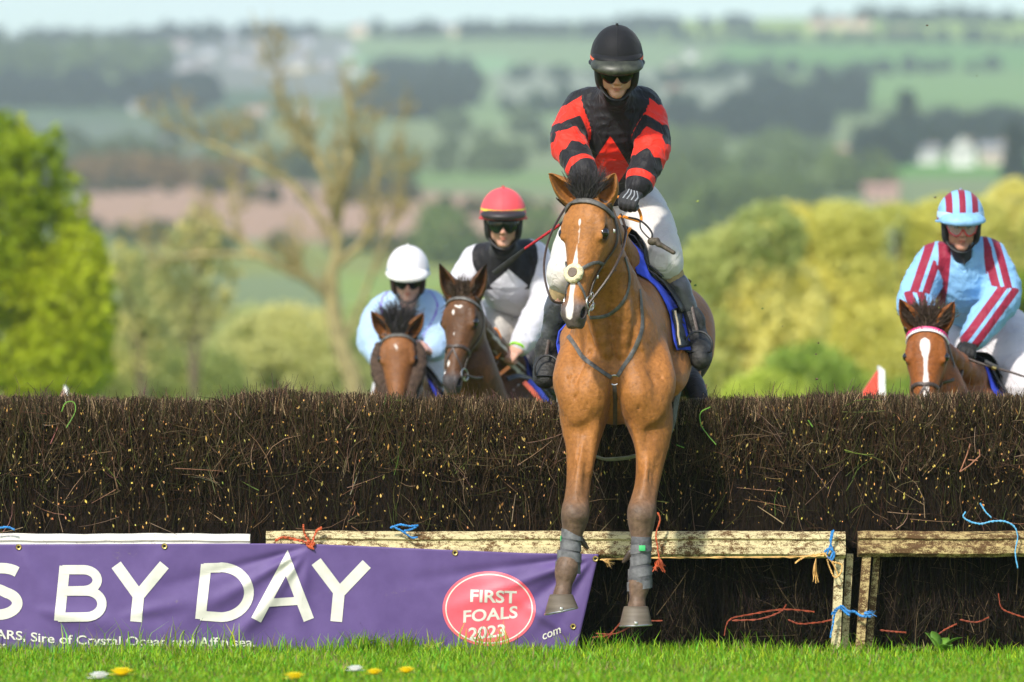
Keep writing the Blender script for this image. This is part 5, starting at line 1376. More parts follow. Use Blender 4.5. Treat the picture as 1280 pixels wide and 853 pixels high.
def hand_sdf(S, H, sc=1.0, grow=0.0, side=1):
    """a closed hand: x to the knuckles, y out of the back of the hand, z to the thumb side"""
    g = grow; P = lambda *a: H.p(a[0], a[1], a[2]*side)
    S.cone(P(.0, 0, 0), P(.03, 0, 0), (.026+g)*H.s, (.030+g)*H.s, .012, flat=(H.d(0, 1, 0), 1.35))
    for z in (-.024, -.008, .008, .024): S.cone(P(.02, 0, z*.8), P(.082, .002, z), (.017+g)*H.s, (.0135+g)*H.s, .012)
    for z, l in ((-.029, .84), (-.010, .97), (.010, 1.0), (.029, .93)):
        S.chain([P(.082, .003, z), P(.082+.030*l, -.012, z*1.03), P(.082+.024*l, -.040*l, z*1.0), P(.070+.006*l, -.052*l, z*.95), P(.058, -.044, z*.9)],
                [(.0118+g)*H.s, (.0108+g)*H.s, (.0098+g)*H.s, (.0088+g)*H.s, (.0078+g)*H.s], .0035, n=3)
    S.chain([P(.018, -.010, .030), P(.050, -.024, .048), P(.080, -.036, .040), P(.098, -.044, .022)], [(.016+g)*H.s, (.0135+g)*H.s, (.0115+g)*H.s, (.009+g)*H.s], .006, n=3)
def hand_frame(w, k, back, sc=1.15):
    x = nrm(np.asarray(k)-np.asarray(w)); y = nrm(np.asarray(back)-x*np.dot(back, x)); z = np.cross(x, y); return Frame(w, x, y, z, sc)

def rider(label, J, F, org, st):
    """J: joints in world space (l = viewer's left); F: head frame (x right, y out of the face, z up); st: clothing"""
    root = empty('person', org); tag(root, label, 'jockey', 'jockeys')
    f = F.s; P = np.array([v for k_, v in J.items() if isinstance(v, np.ndarray) and k_ not in ('fwd', 'solel', 'soler')], float)
    lo, hi = P.min(0)-.32, P.max(0)+.32; lo[2] = min(lo[2], J['ankl'][2]-.2); hi[2] = F.o[2]+.32
    hd = [((F.o[i]-.16*f, F.o[i]+.17*f, .0036*st.get('res', 1)),) for i in range(3)]
    nk = J['neck']; ch = J['chest']; pe = J['pelvis']
    # ---- the body itself, one skin
    S = Sdf(lo, hi, .013, hd if not st.get('bare') else [tuple(hd[i])+tuple((J[k][i]-.09, J[k][i]+.09, .005) for k in st['bare']) for i in range(3)])
    head_skin(S, F)
    S.cone(F.p(0, -.02, -.05), nk, .054*f, .060, .03)
    S.chain([nk, ch, (ch+pe)/2, pe], [.07, .125, .105, .12], .05, flat=(J['fwd'], 1.25))
    for s_ in 'lr':
        S.cone(nk*.7+J['sh'+s_]*.3, J['sh'+s_], .06, .055, .04); S.chain([J['sh'+s_], J['el'+s_], J['wr'+s_]], [.05, .040, .028], .03)
        S.chain([J['hip'+s_], J['kn'+s_], J['ank'+s_]], [.085, .045, .028], .04)
        S.cone(J['ank'+s_], J['heel'+s_], .026, .02, .02); S.cone(J['heel'+s_], J['toe'+s_], .022, .018, .02)
        hand_sdf(S, J['h'+s_], side=J.get('side'+s_, 1))
    sdf_obj(S, 'body', SKIN, root, org, None, skin_cols(F, st.get('skin', (.62, .33, .23))))
    # ---- silks
    S = Sdf(lo, hi, .0085*st.get('res', 1))
    rs = st.get('sleeve', (.085, .088, .070, .046))
    tw = st.get('torso', (.10, .165, .135, .125))
    fw = nrm(J['fwd'])
    S.chain([nk+[0, 0, -.0], ch, (ch*.45+pe*.55), pe+(ch-pe)*.10], tw, .05, n=5, flat=(fw, 1.18))
    S.cone(J['shl'], J['shr'], .066, .066, .08)
    for s_ in 'lr':
        sh, el, wr = J['sh'+s_], J['el'+s_], J['wr'+s_]
        S.chain([sh*.85+nk*.15, sh*.55+el*.45, el, el*.5+wr*.5, wr*.93+el*.07, wr], [.078, rs[0], rs[1]*.96, rs[2], rs[3]*1.18, rs[3]*.8], .05, n=5)
        S.cone(nk*.35+sh*.65, ch+(sh-nk)*.4, .07, .085, .06); S.cone(nk+[0, 0, .005], sh*.7+nk*.3, .07, .066, .05)
    S.cone(F.p(0, -.02, -.085), nk+[0, 0, .0], .062*f, .085, .03)                       # collar
    S.cone(F.p(0, -.02, -.04), F.p(0, .02, -.13), .058*f, .062*f, .01, '-')
    sl, X, Y, Z = S.reg(lo, hi); o = float(org[0]*3)
    band = np.abs(S.D[sl]) < .05
    n1 = fbm(X, Y, Z*.8, 10, o, 2); rid = 1-np.abs(vnoise(X+Z*.35, Y, Z*1.6, 13, o+3))*2; rid2 = 1-np.abs(vnoise(X-Z*.5, Y, Z*.9, 24, o+9))*2
    S.D[sl] += -.0075*np.clip(rid, 0, 1)**1.6-.0035*np.clip(rid2, 0, 1)**1.6+.007*n1
    sdf_obj(S, st.get('top_name', 'silks_shirt'), st['top'], root, org, st['mask'])
    # ---- breeches
    S = Sdf(lo, hi, .0095*st.get('res', 1)); rb = st.get('thigh', (.135, .125, .095, .07))
    S.chain([pe+(ch-pe)*.18, pe], [.125, .15], .04, flat=(fw, 1.15))
    for s_ in 'lr':
        hp, kn, an = J['hip'+s_], J['kn'+s_], J['ank'+s_]
        S.chain([hp, hp*.5+kn*.5, kn, kn*.86+an*.14], rb, .06, n=5); S.cone(hp, pe, rb[0], .13, .05)
    sl, X, Y, Z = S.reg(lo, hi)
    rid = 1-np.abs(vnoise(X+Z*.2, Y, Z*1.4, 11, o+5))*2; S.D[sl] += -.006*np.clip(rid, 0, 1)**1.5+.005*fbm(X, Y, Z, 9, o, 2)
    sdf_obj(S, 'breeches', st['breeches'], root, org, lambda V: {'m1': np.full(len(V), -1.)})
    # ---- boots, with a knee sock above
    for s_ in 'lr':
        kn, an, to = J['kn'+s_], J['ank'+s_], J['toe'+s_]
        m = MB(); m.tube([kn*.93+an*.07, kn*.78+an*.22, kn*.62+an*.38], [.074, .084, .072], 18); m.build('sock', simple('tan_sock', st.get('sock', (.34, .25, .12)), .9, var=.15, scale=40), root, org)
        lo2, hi2 = np.minimum(np.minimum(kn, an), to)-.14, np.maximum(np.maximum(kn, an), to)+.14
        S = Sdf(lo2, hi2, .008)
        S.chain([kn*.56+an*.44, kn*.45+an*.55, an*.9+kn*.1], [.072, .066, .050], .02, n=4)
        sl, X, Y, Z = S.reg(lo2, hi2); S.D[sl] += .005*fbm(X, Y, Z*1.6, 16, 2, 2)
        b = sdf_obj(S, 'boot', BOOTLEATHER, root, org)
        hl = J['heel'+s_]; S = Sdf(lo2, hi2, .007)
        S.cone(an*.85+kn*.15, an, .055, .054, .02); S.cone(an, hl, .054, .050, .04)
        ft_ = st.get('foot', 1.0); S.chain([hl, (hl+to)/2+(an-(hl+to)/2)*.12, to], [.050*ft_, .058*ft_, .052*ft_], .04, flat=(nrm(J['sole'+s_]), 1.05))
        S.cone(an, to*.55+hl*.45, .052, .054, .04)
        sl, X, Y, Z = S.reg(lo2, hi2); S.D[sl] += .004*fbm(X, Y, Z, 22, 5, 2); sdf_obj(S, 'boot_foot', SOLE, b, org)
    # ---- helmet with its cloth cover
    hr = st.get('helm', (.121, .140, .150)); hc = (0, -.018, .048)
    S = Sdf(F.o-.26*f, F.o+.26*f, .0055*st.get('res', 1)); S.ell(hc, hr, F, .01)
    n_ = F.d(0, .12, -1.0); c0 = F.p(0, 0, .028)
    sl, X, Y, Z = S.reg(F.o-.26*f, F.o+.26*f); n_ = nrm(n_)
    pl = (X-c0[0])*n_[0]+(Y-c0[1])*n_[1]+(Z-c0[2])*n_[2]; S.D[sl] = np.maximum(S.D[sl], pl)
    S.D[sl] += .0015*fbm(X, Y, Z, 30, 1, 2)
    he = sdf_obj(S, 'helmet', st['helmet'], root, org, lambda V: st['hmask']((V-F.o) @ F.M/F.s) if 'hmask' in st else {'m1': np.full(len(V), -1.), 'm2': np.full(len(V), -1.)})
    m = MB(); m.tube([F.p(0, -.02, hc[2]+hr[2]-.004), F.p(0, -.02, hc[2]+hr[2]+.010)], [.009*f, .006*f], 10); m.build('button', st.get('button', BLACKGEAR), he, org)
    m = MB(); m.tube([F.p(0, hc[1]+(hr[1]+.0005)*math.sin(a), hc[2]+(hr[2]+.0005)*math.cos(a)) for a in np.linspace(-1.5, 1.35, 26)], .0022*f, 6); m.build('seam', st['helmet'], he, org)
    for ob_ in [he.children[-1]]:
        for nm_ in ('m1', 'm2'):
            a_ = ob_.data.attributes.new(nm_, 'FLOAT', 'POINT'); a_.data.foreach_set('value', np.full(len(ob_.data.vertices), 1. if (nm_ == 'm1' and 'eyes' in st) else -1., np.float32))
    # rim band
    m = MB(); k = math.sqrt(max(0, 1-((.030-hc[2])/hr[2])**2)); kx, ky = hr[0]*k+.003, hr[1]*k+.003
    ringp = [F.p(kx*math.cos(a), hc[1]+ky*math.sin(a), .030+.10*(hc[1]+ky*math.sin(a))) for a in np.linspace(0, 2*math.pi, 40, endpoint=False)]
    m.tube(ringp, .006*f, 8, closed=True); m.build('rim', st.get('rim', BLACKGEAR), he, org)
    # peak
    S = Sdf(F.o-.26*f, F.o+.30*f, .0055)
    ps = st.get('peak_s', 1.0); S.ell((0, .070-.012*(1-ps)*5, .040+.02*(1-ps)*3), (.119, .116, .050*ps), F, .01)
    S.ell((0, .058, .006), (.142, .124, .050), F, .006, '-'); S.ell((0, hc[1]-.004, hc[2]-.012), (hr[0]-.004, hr[1]-.004, hr[2]), F, .002, '-')
    pk = st.get('peak', BLACKGEAR)
    if st.get('has_peak', True): sdf_obj(S, 'peak', pk, he, org)
    if st.get('flap'):
        S = Sdf(F.o-.26*f, F.o+.30*f, .0055); S.ell((0, .030, .074), (.112, .112, .034), F, .01); S.ell((0, .02, .052), (.14, .118, .034), F, .004, '-'); S.ell((0, hc[1]-.004, hc[2]-.012), (hr[0]-.004, hr[1]-.004, hr[2]), F, .002, '-')
        sdf_obj(S, 'cap_flap', st['flap'], he, org)
    # ear pads and chin strap
    for s_ in (-1, 1):
        S = Sdf(F.p(s_*.085, 0, -.03)-.10*f, F.p(s_*.085, 0, -.03)+.10*f, .006)
        S.ell((s_*.083, .010, -.022), (.016, .034, .055), F, .01); S.cone(F.p(s_*.085, .02, .02), F.p(s_*.070, .02, -.080), .018*f, .010*f, .02)
        sdf_obj(S, 'ear_pad', st.get('pad', BLACKGEAR), he, org)
    m = MB(); m.tube(crom([F.p(-.084, .02, -.04), F.p(-.064, .035, -.085), F.p(-.030, .060, -.114), F.p(0, .070, -.119), F.p(.030, .060, -.114), F.p(.064, .035, -.085), F.p(.084, .02, -.04)], 5), .007*f, 6, flat=(F.d(0, -.5, -1), .5))
    m.build('chin_strap', st.get('chin', BLACKGEAR), he, org)
    # ---- goggles or glasses
    gk = st['gog']; m = MB(); na, nz_ = 30, 7; V = []; inset = []
    for i in range(na):
        a = R(-64+128*i/(na-1)); sn, cs = math.sin(a), math.cos(a)
        top = .036-.006*abs(sn); low = -.018-.016*math.exp(-((abs(a)-.42)/.32)**2)+.022*math.exp(-(a/.13)**2)
        if abs(sn) > .82: low = -.006+.02*(abs(sn)-.82)/.12
        for j in range(nz_):
            z = low+(top-low)*j/(nz_-1); bul = .004*math.sin(math.pi*j/(nz_-1)); V.append(F.p((.083+bul)*sn, .006+(.103+bul)*cs-.004*(j/(nz_-1)-.5), z))
    m.add(V, [[i*nz_+j, (i+1)*nz_+j, (i+1)*nz_+j+1, i*nz_+j+1] for i in range(na-1) for j in range(nz_-1)])
    go = m.build('goggles', gk[0], root, org); md = go.modifiers.new('s', 'SOLIDIFY'); md.thickness = .003; md.offset = 1
    edge = [V[i*nz_] for i in range(na)]+[V[i*nz_+nz_-1] for i in range(na-1, -1, -1)]
    m = MB(); m.tube(edge, gk[2]*f, 6, closed=True); m.build('frame', gk[1], go, org)
    m = MB()
    for s_ in (-1, 1): m.tube([F.p(s_*.075, .05, .015), F.p(s_*.092, .02, .018), F.p(s_*.098, -.03, .022)], .009*f, 6, flat=(F.d(1, 0, 0), .4))
    m.build('strap', gk[3] if len(gk) > 3 else BLACKGEAR, go, org)
    # ---- gloves
    if st.get('glove'):
        for s_ in 'lr':
            H = J['h'+s_]; S = Sdf(H.p(.05, -.02, 0)-.13*H.s, H.p(.05, -.02, 0)+.13*H.s, .0042)
            hand_sdf(S, H, grow=.0025, side=J.get('side'+s_, 1)); S.cone(H.p(-.045, 0, 0), H.p(.01, 0, 0), .040*H.s, .036*H.s, .015, flat=(H.d(0, 1, 0), 1.25))
            S.cone(H.p(-.052, 0, 0), H.p(-.040, 0, 0), .042*H.s, .042*H.s, .004, flat=(H.d(0, 1, 0), 1.25))
            def gm(V, H=H):
                q_ = (V-H.o) @ H.M/H.s; m1 = np.full(len(V), -.01)
                for z in (-.029, -.010, .010, .029): m1 = np.maximum(m1, .0026-np.abs(q_[:, 2]-z*(.3+.7*np.clip(q_[:, 0]/.08, 0, 1))-.006*np.sin(q_[:, 0]*60))-np.maximum(.018-q_[:, 0], 0)-np.maximum(q_[:, 0]-.10, 0))
                m1 = np.maximum(m1, .002-np.abs(q_[:, 0]-.012)); return {'m1': np.where(q_[:, 1] > .006, m1, -.01)}
            sdf_obj(S, 'glove', st['glove'], root, org, gm)
    return root

def arm_coord(V, J, s_):
    """position along an arm: 0 shoulder, 1 elbow, 2 wrist; distance; across offset in view; direction"""
    d1, t1 = seg_d(V, J['sh'+s_], J['el'+s_]); d2, t2 = seg_d(V, J['el'+s_], J['wr'+s_])
    T = np.where(d1 < d2, t1, 1+t2); d = np.minimum(d1, d2)
    ax = np.where((d1 < d2)[:, None], nrm(J['el'+s_]-J['sh'+s_])[None], nrm(J['wr'+s_]-J['el'+s_])[None])
    base = np.where((d1 < d2)[:, None], (J['sh'+s_])[None], (J['el'+s_])[None])
    side = np.cross(ax, np.array([0, -1., 0])); side /= np.linalg.norm(side, axis=1)[:, None]+1e-9
    off = ((V-base)*side).sum(1); return T, d, off
def on_arm(V, J):
    """signed: positive on a sleeve, negative on the trunk"""
    dt = np.minimum(seg_d(V, J['neck'], J['chest'])[0], seg_d(V, J['chest'], J['pelvis'])[0])-.09
    return [dt-(arm_coord(V, J, s_)[1]-.03) for s_ in 'lr']

# ------------------------------------------------------------------ leading jockey
def leader():
    J = dict(neck=q(770, 126, 29.84), chest=q(765, 170, 30.0), pelvis=q(777, 250, 30.5),
             shl=q(723, 134, 29.98), shr=q(807, 131, 29.98), ell=q(710, 180, 29.78), elr=q(816, 180, 29.80),
             wrl=q(730, 216, 29.58), wrr=q(797, 236, 29.62), hipl=q(752, 262, 30.5), hipr=q(796, 258, 30.45),
             knl=q(712, 335, 30.02), knr=q(825, 320, 30.0), ankl=q(685, 436, 30.15), ankr=q(866, 402, 30.05),
             heell=q(690, 448, 30.28), toel=q(681, 473, 30.05), heelr=q(866, 418, 30.18), toer=q(876, 449, 29.90))
    J.update(fwd=np.array((0, -1, -.35)), solel=np.array((.1, .5, -1)), soler=np.array((.1, .5, -1)))
    Jf = dict(J)
    J['hl'] = hand_frame(q(730, 216, 29.58), q(752, 236, 29.50), (.5, -.6, .7), 1.15); J['hr'] = hand_frame(q(796, 238, 29.62), q(778, 262, 29.46), (-.25, -1, .25), 1.2)
    J['sidel'] = 1; J['sider'] = 1
    pts = {k: v for k, v in J.items() if isinstance(v, np.ndarray)}
    th = R(21); F = Frame(q(771, 87, 29.62), (1, 0, 0), (0, -math.cos(th), -math.sin(th)), (0, -math.sin(th), math.cos(th)), 1.19)
    def mask(V):
        r_ = np.full(len(V), -.02)
        cx, cz = q(763, 206, 29.8)[0], q(763, 206, 29.8)[2]
        w = 1-np.abs(V[:, 2]-cz)/.155; dm = .105*w-np.abs(V[:, 0]-cx)
        al, ar = on_arm(V, J); arm = np.maximum(al, ar)
        out = np.where((arm < 0) & (V[:, 1] < 30.4), dm, -.02)
        for s_, a in (('l', al), ('r', ar)):
            T, d, off = arm_coord(V, J, s_)
            z = np.abs(((off/.085+(.25 if s_ == 'l' else -.25))) % 2 - 1)          # zigzag across the sleeve
            ph = T*1.30+.34*z-.34
            fr = ph-np.floor(ph); chev = (.32-np.abs(fr-.40))*.085
            chev = np.where(T > 1.42+.14*z, .020-np.abs(T-1.84)*.3, chev); chev = np.where(ph < 0.02, -.01, chev)
            out = np.where((a > 0) & (a >= arm-1e-9), chev, out)
        return {'m1': out}
    RED, BLK = (.80, .030, .014), (.013, .012, .014)
    def hm(q_):
        a = np.abs(q_[:, 0]); band = .006-np.abs(q_[:, 2]-.052-.10*q_[:, 1]*0-.008) ; side = a-.075
        return {'m1': np.minimum(band, side), 'm2': np.full(len(a), -1.)}
    st = dict(top=silk('black_and_red_silk', BLK, RED), mask=mask, breeches=silk('white_breeches', (.66, .62, .57), rough=.5, bump=.012, bs=9), helmet=silk('black_cap_silk', (.008, .008, .010), (.85, .12, .05), bump=.001, rough=.7), hmask=hm,
              gog=(simple('smoked_lens', (.006, .005, .005), .12, spec=.22), simple('lens_frame', (.01, .01, .01), .3), .0028), glove=silk('grey_marked_glove', (.03, .03, .032), (.30, .32, .34), rough=.6, bump=.003, bs=60),
              peak=simple('muddy_peak', (.042, .045, .030), .45, var=.5, scale=25), sleeve=(.078, .080, .070, .048), torso=(.095, .165, .145, .13), thigh=(.125, .125, .096, .080), foot=1.12, flap=silk('black_flap', (.006, .006, .007), bump=.002), helm=(.119, .140, .150))
    org = np.array([.55, 30.1, 0.])
    root = rider('jockey in black and red chevron silks and a black cap on the leading horse', J, F, org, st)
    # sternum placket and shoulder seams
    return J, F, root
JK1 = leader()
# ================================================================== THE THREE FOLLOWING HORSES
def field_horse(label, org, poll, muz, yaw, ears, withers, chest, side, cols, white, coat=None, res=.0085, hdr=.0062, hair=MANEB, hairlen=.14, hairspread=.5, gscale=1.0, legz=0):
    org = np.asarray(org, float); root = empty('horse', org); tag(root, label, 'horse', 'racehorses')
    U = nrm(muz-poll); V0 = np.array([-math.sin(R(yaw)), -math.cos(R(yaw)), 0]); V_ = nrm(V0-U*np.dot(V0, U)); W_ = np.cross(V_, U); W_ = W_ if W_[0] > 0 else -W_
    F = Frame(poll, U, V_, W_, gscale)
    w = np.asarray(withers, float); c = np.asarray(chest, float); back = nrm(np.array([side, 1, 0])); cr = w+back*1.15+[0, 0, .02]
    lo = np.minimum(np.minimum(poll, w), c)-[.62, .75, 0]; hi = np.maximum(np.maximum(poll, w), cr)+[.62, .6, .3]; lo[2] = .02
    S = Sdf(lo, hi, .014, (((poll[0]-.2, poll[0]+.2, hdr),), ((min(poll[1], muz[1])-.22, max(poll[1], muz[1])+.15, hdr),), ((muz[2]-.08, poll[2]+.25, hdr),)))
    BF = Frame(np.array([(c[0]+w[0])/2, w[1]-.15, w[2]-.42]), back, (0, 0, 1), (1, -side, 0))
    S.loft(BF, [(-.35, -.02, 0, .18, .14), (-.2, 0, 0, .30, .20), (.05, .02, 0, .39, .25), (.35, 0, 0, .39, .28), (.7, .02, 0, .37, .29), (1.0, .05, 0, .35, .28), (1.3, .06, 0, .36, .27), (1.55, .0, 0, .28, .2), (1.68, -.02, 0, .12, .1)], .05, p=2.2)
    S.ell(c+[0, .12, 0], (.23, .2, .27), None, .06)
    mid = poll*.45+c*.55
    S.chain([poll+F.d(.04, -.11, 0), mid*.6+poll*.4+[0, .05, 0], mid, c+[0, .10, .08]], [.088, .105, .15, .21], .05)
    S.chain([poll+F.d(.02, -.13, 0), poll*.55+w*.45+[0, 0, -.06], w+[0, 0, -.04]], [.06, .07, .09], .06)
    g0 = 0.03+legz
    for s_, fw in ((-1, -.42), (1, .1)):
        sh = c+[s_*.15, .18, -.02]; el = c+[s_*.15, .15, -.33]; kn = np.array([el[0], el[1]+fw*.9-.05, g0+.50]); ft = np.array([el[0], kn[1]+fw*.35+.05, g0+.15])
        S.cone(sh+[0, 0, .12], el, .13, .11, .06); S.chain([el, el*.4+kn*.6, kn, kn*.6+ft*.4, ft], [.10, .065, .062, .036, .045], .05); S.cone(ft, ft+[0, -.05, -.10], .042, .06, .02)
    for s_, fw in ((-1, .25), (1, -.15)):
        hp = cr+[s_*.14, .0, -.35]; st = hp+[s_*.03, -.22, -.20]; hk = np.array([hp[0], hp[1]+.28+fw, g0+.58]); ft = np.array([hp[0], hk[1]-.02+fw*.4, g0+.15])
        S.chain([hp, st, st*.5+hk*.5, hk], [.19, .14, .08, .055], .06); S.chain([hk, hk*.5+ft*.5, ft, ft+[0, -.05, -.10]], [.055, .04, .048, .06], .02)
    head_sdf(S, F, ears)
    body = sdf_obj(S, 'body', coat or COAT, root, org, horse_attrs(F, white), cols(F))
    eyes(S, F, root, org)
    g = np.random.default_rng(int(abs(org[0])*100)+3); rt, dr = [], []
    for i in range(1000):
        a = g.uniform(-1, 1); b = g.random(); rt.append(F.p(-.04+.05*b, -.03+.03*b-.02*(1-b), a*.030)); dr.append(np.array([a*hairspread+g.normal()*.08, -.12+g.normal()*.22, 1-.3*abs(a)])+g.normal(size=3)*.08)
    strands('forelock', rt, dr, hairlen, .0038, hair, root, org, .25, 5)
    rt, dr = [], []
    for i in range(150):
        t_ = g.random(); p = poll*(1-t_)+w*t_+[0, .02, -.02]; rt.append(p); dr.append([-.4-g.random()*.5, .1, -.2+g.random()*.8])
    strands('mane', rt, dr, .13, .005, hair, root, org, .4, 6, .3)
    rt = [cr+back*.40+[0, 0, -.12]+g.normal(size=3)*.02 for i in range(120)]; dr = [back*.8+np.array([0, 0, -.5])+g.normal(size=3)*.12 for i in range(120)]
    strands('tail', rt, dr, .7, .007, hair, root, org, .2, 7, .4)
    return S, F, root, BF
def tack(S, F, BF, root, org, hands, band=GREYLEATHER, bandkind=None, nose=True, cloth=None, extra=None, breast=None):
    br = empty('bridle', (0, 0, 0)); br.parent = root
    strap(S, F, [(.055, -12), (.035, 25), (.018, 60), (.014, 90), (.018, 120), (.035, 155), (.055, 192)], .0125, 'browband', band, br, org, .009, .5)
    if bandkind:      # white browband with pink points
        P, N = ring(S, F, [(.055, -6), (.035, 25), (.018, 60), (.014, 90), (.018, 120), (.035, 155), (.055, 186)], off=.016*F.s)
        m = MB(); L = len(P); d = np.linspace(0, L-1, 27)
        Pi = np.stack([np.interp(d, range(L), P[:, i]) for i in range(3)], 1); Ni = np.stack([np.interp(d, range(L), N[:, i]) for i in range(3)], 1)
        up = -F.d(1, 0, 0)
        for i in range(26):
            m.add([Pi[i]+up*.012+Ni[i]*.003, Pi[i+1]+up*.012+Ni[i]*.003, (Pi[i]+Pi[i+1])/2-up*.009+Ni[i]*.003], [[0, 1, 2]])
        m.build('pink_points', bandkind, br, org, smooth=False)
    for a0 in (0, 180):
        m = MB(); f_ = lambda L: [(u, a if a0 == 0 else 180-a) for u, a in L]
        strap(S, F, f_([(-.01, 30), (.03, -15), (.10, -42), (.20, -46), (.30, -34), (.38, -24), (.455, -28)]), .010, '', None, None, org, .007, .35, mb=m); m.build('cheek_strap', BROWNLEATHER, br, org)
    if nose:
        for sgn in (1, -1):
            m = MB(); f_ = lambda L: [(u, a if sgn > 0 else 180-a) for u, a in L]
            strap(S, F, f_([(.33, 92), (.325, 60), (.33, 30), (.34, 0), (.35, -40)]), .011, '', None, None, org, .007, .35, mb=m); m.build('noseband', BROWNLEATHER, br, org)
            m = MB(); strap(S, F, f_([(.34, 92), (.40, 65), (.46, 30), (.485, 0), (.49, -45)]), .0065, '', None, None, org, .007, .35, mb=m); m.build('flash_strap', BROWNLEATHER, br, org)
    P_ = {}
    for sgn, hd in zip((1, -1), hands):
        c, nn = hit(S, F.p(.50, -.075, sgn*.2), F.p(.49, -.075, 0), .018); P_[sgn] = c
        nv = nrm(nn+F.d(0, .4, 0)); a = nrm(np.cross(nv, (.1, .2, .97))); b = np.cross(nv, a); m = MB()
        m.tube([c+.036*(a*math.cos(t)+b*math.sin(t)) for t in np.linspace(0, 2*math.pi, 20, endpoint=False)], .005, 6, closed=True); m.build('bit_ring', STEEL, br, org)
        if hd is not None:
            m = MB(); pm = (c+hd)/2+np.array([sgn*.03, -.02, -.04]); m.tube(crom([c, c*.6+pm*.4+[sgn*.02, 0, -.02], pm, hd], 6), .0095, 6); m.build('rein', BROWNLEATHER, br, org)
    sd_ = empty('saddle', (0, 0, 0)); sd_.parent = root
    def wrap(name, s0, s1, a0, a1, off, mat, flare=0, n1=12, n2=20):
        V = []
        for i in range(n1):
            for j in range(n2):
                t = j/(n2-1); u = i/(n1-1); a = R(a0+(a1-a0)*t); sv = s0+(s1-s0)*u
                o, c = BF.p(sv, .8*math.cos(a), .8*math.sin(a)), BF.p(sv, 0, 0); p, nn = hit(S, o, c, 0)
                V.append(p+nrm(o-c)*(off+flare*t*t+.006*math.sin(7*u+9*t)))
        m = MB(); m.add(V, [[i*n2+j, i*n2+j+1, (i+1)*n2+j+1, (i+1)*n2+j] for i in range(n1-1) for j in range(n2-1)]); o = m.build(name, mat, sd_, org)
        md = o.modifiers.new('s', 'SOLIDIFY'); md.thickness = .006; md.offset = 0
    wrap('saddle_cloth', .05, .85, -105, 105, .018, cloth); wrap('number_cloth', .06, .45, 40, 100, .034, extra or BLK_L); wrap('saddle_flap', .12, .52, -70, 66, .055, BLK_L); wrap('seat', .15, .70, -28, 28, .085, BLK_L)
    if breast is not None:
        for L, mt in breast:
            m = MB(); m.tube(crom(L, 6), .016, 8, flat=((0, -1, .3), .35)); m.build('breast_strap', mt, sd_, org)
BLK_L = leather('black_leather', (.012, .012, .012), .35)
NOB = lambda u, v, w, n: np.full(np.shape(u), -.02)

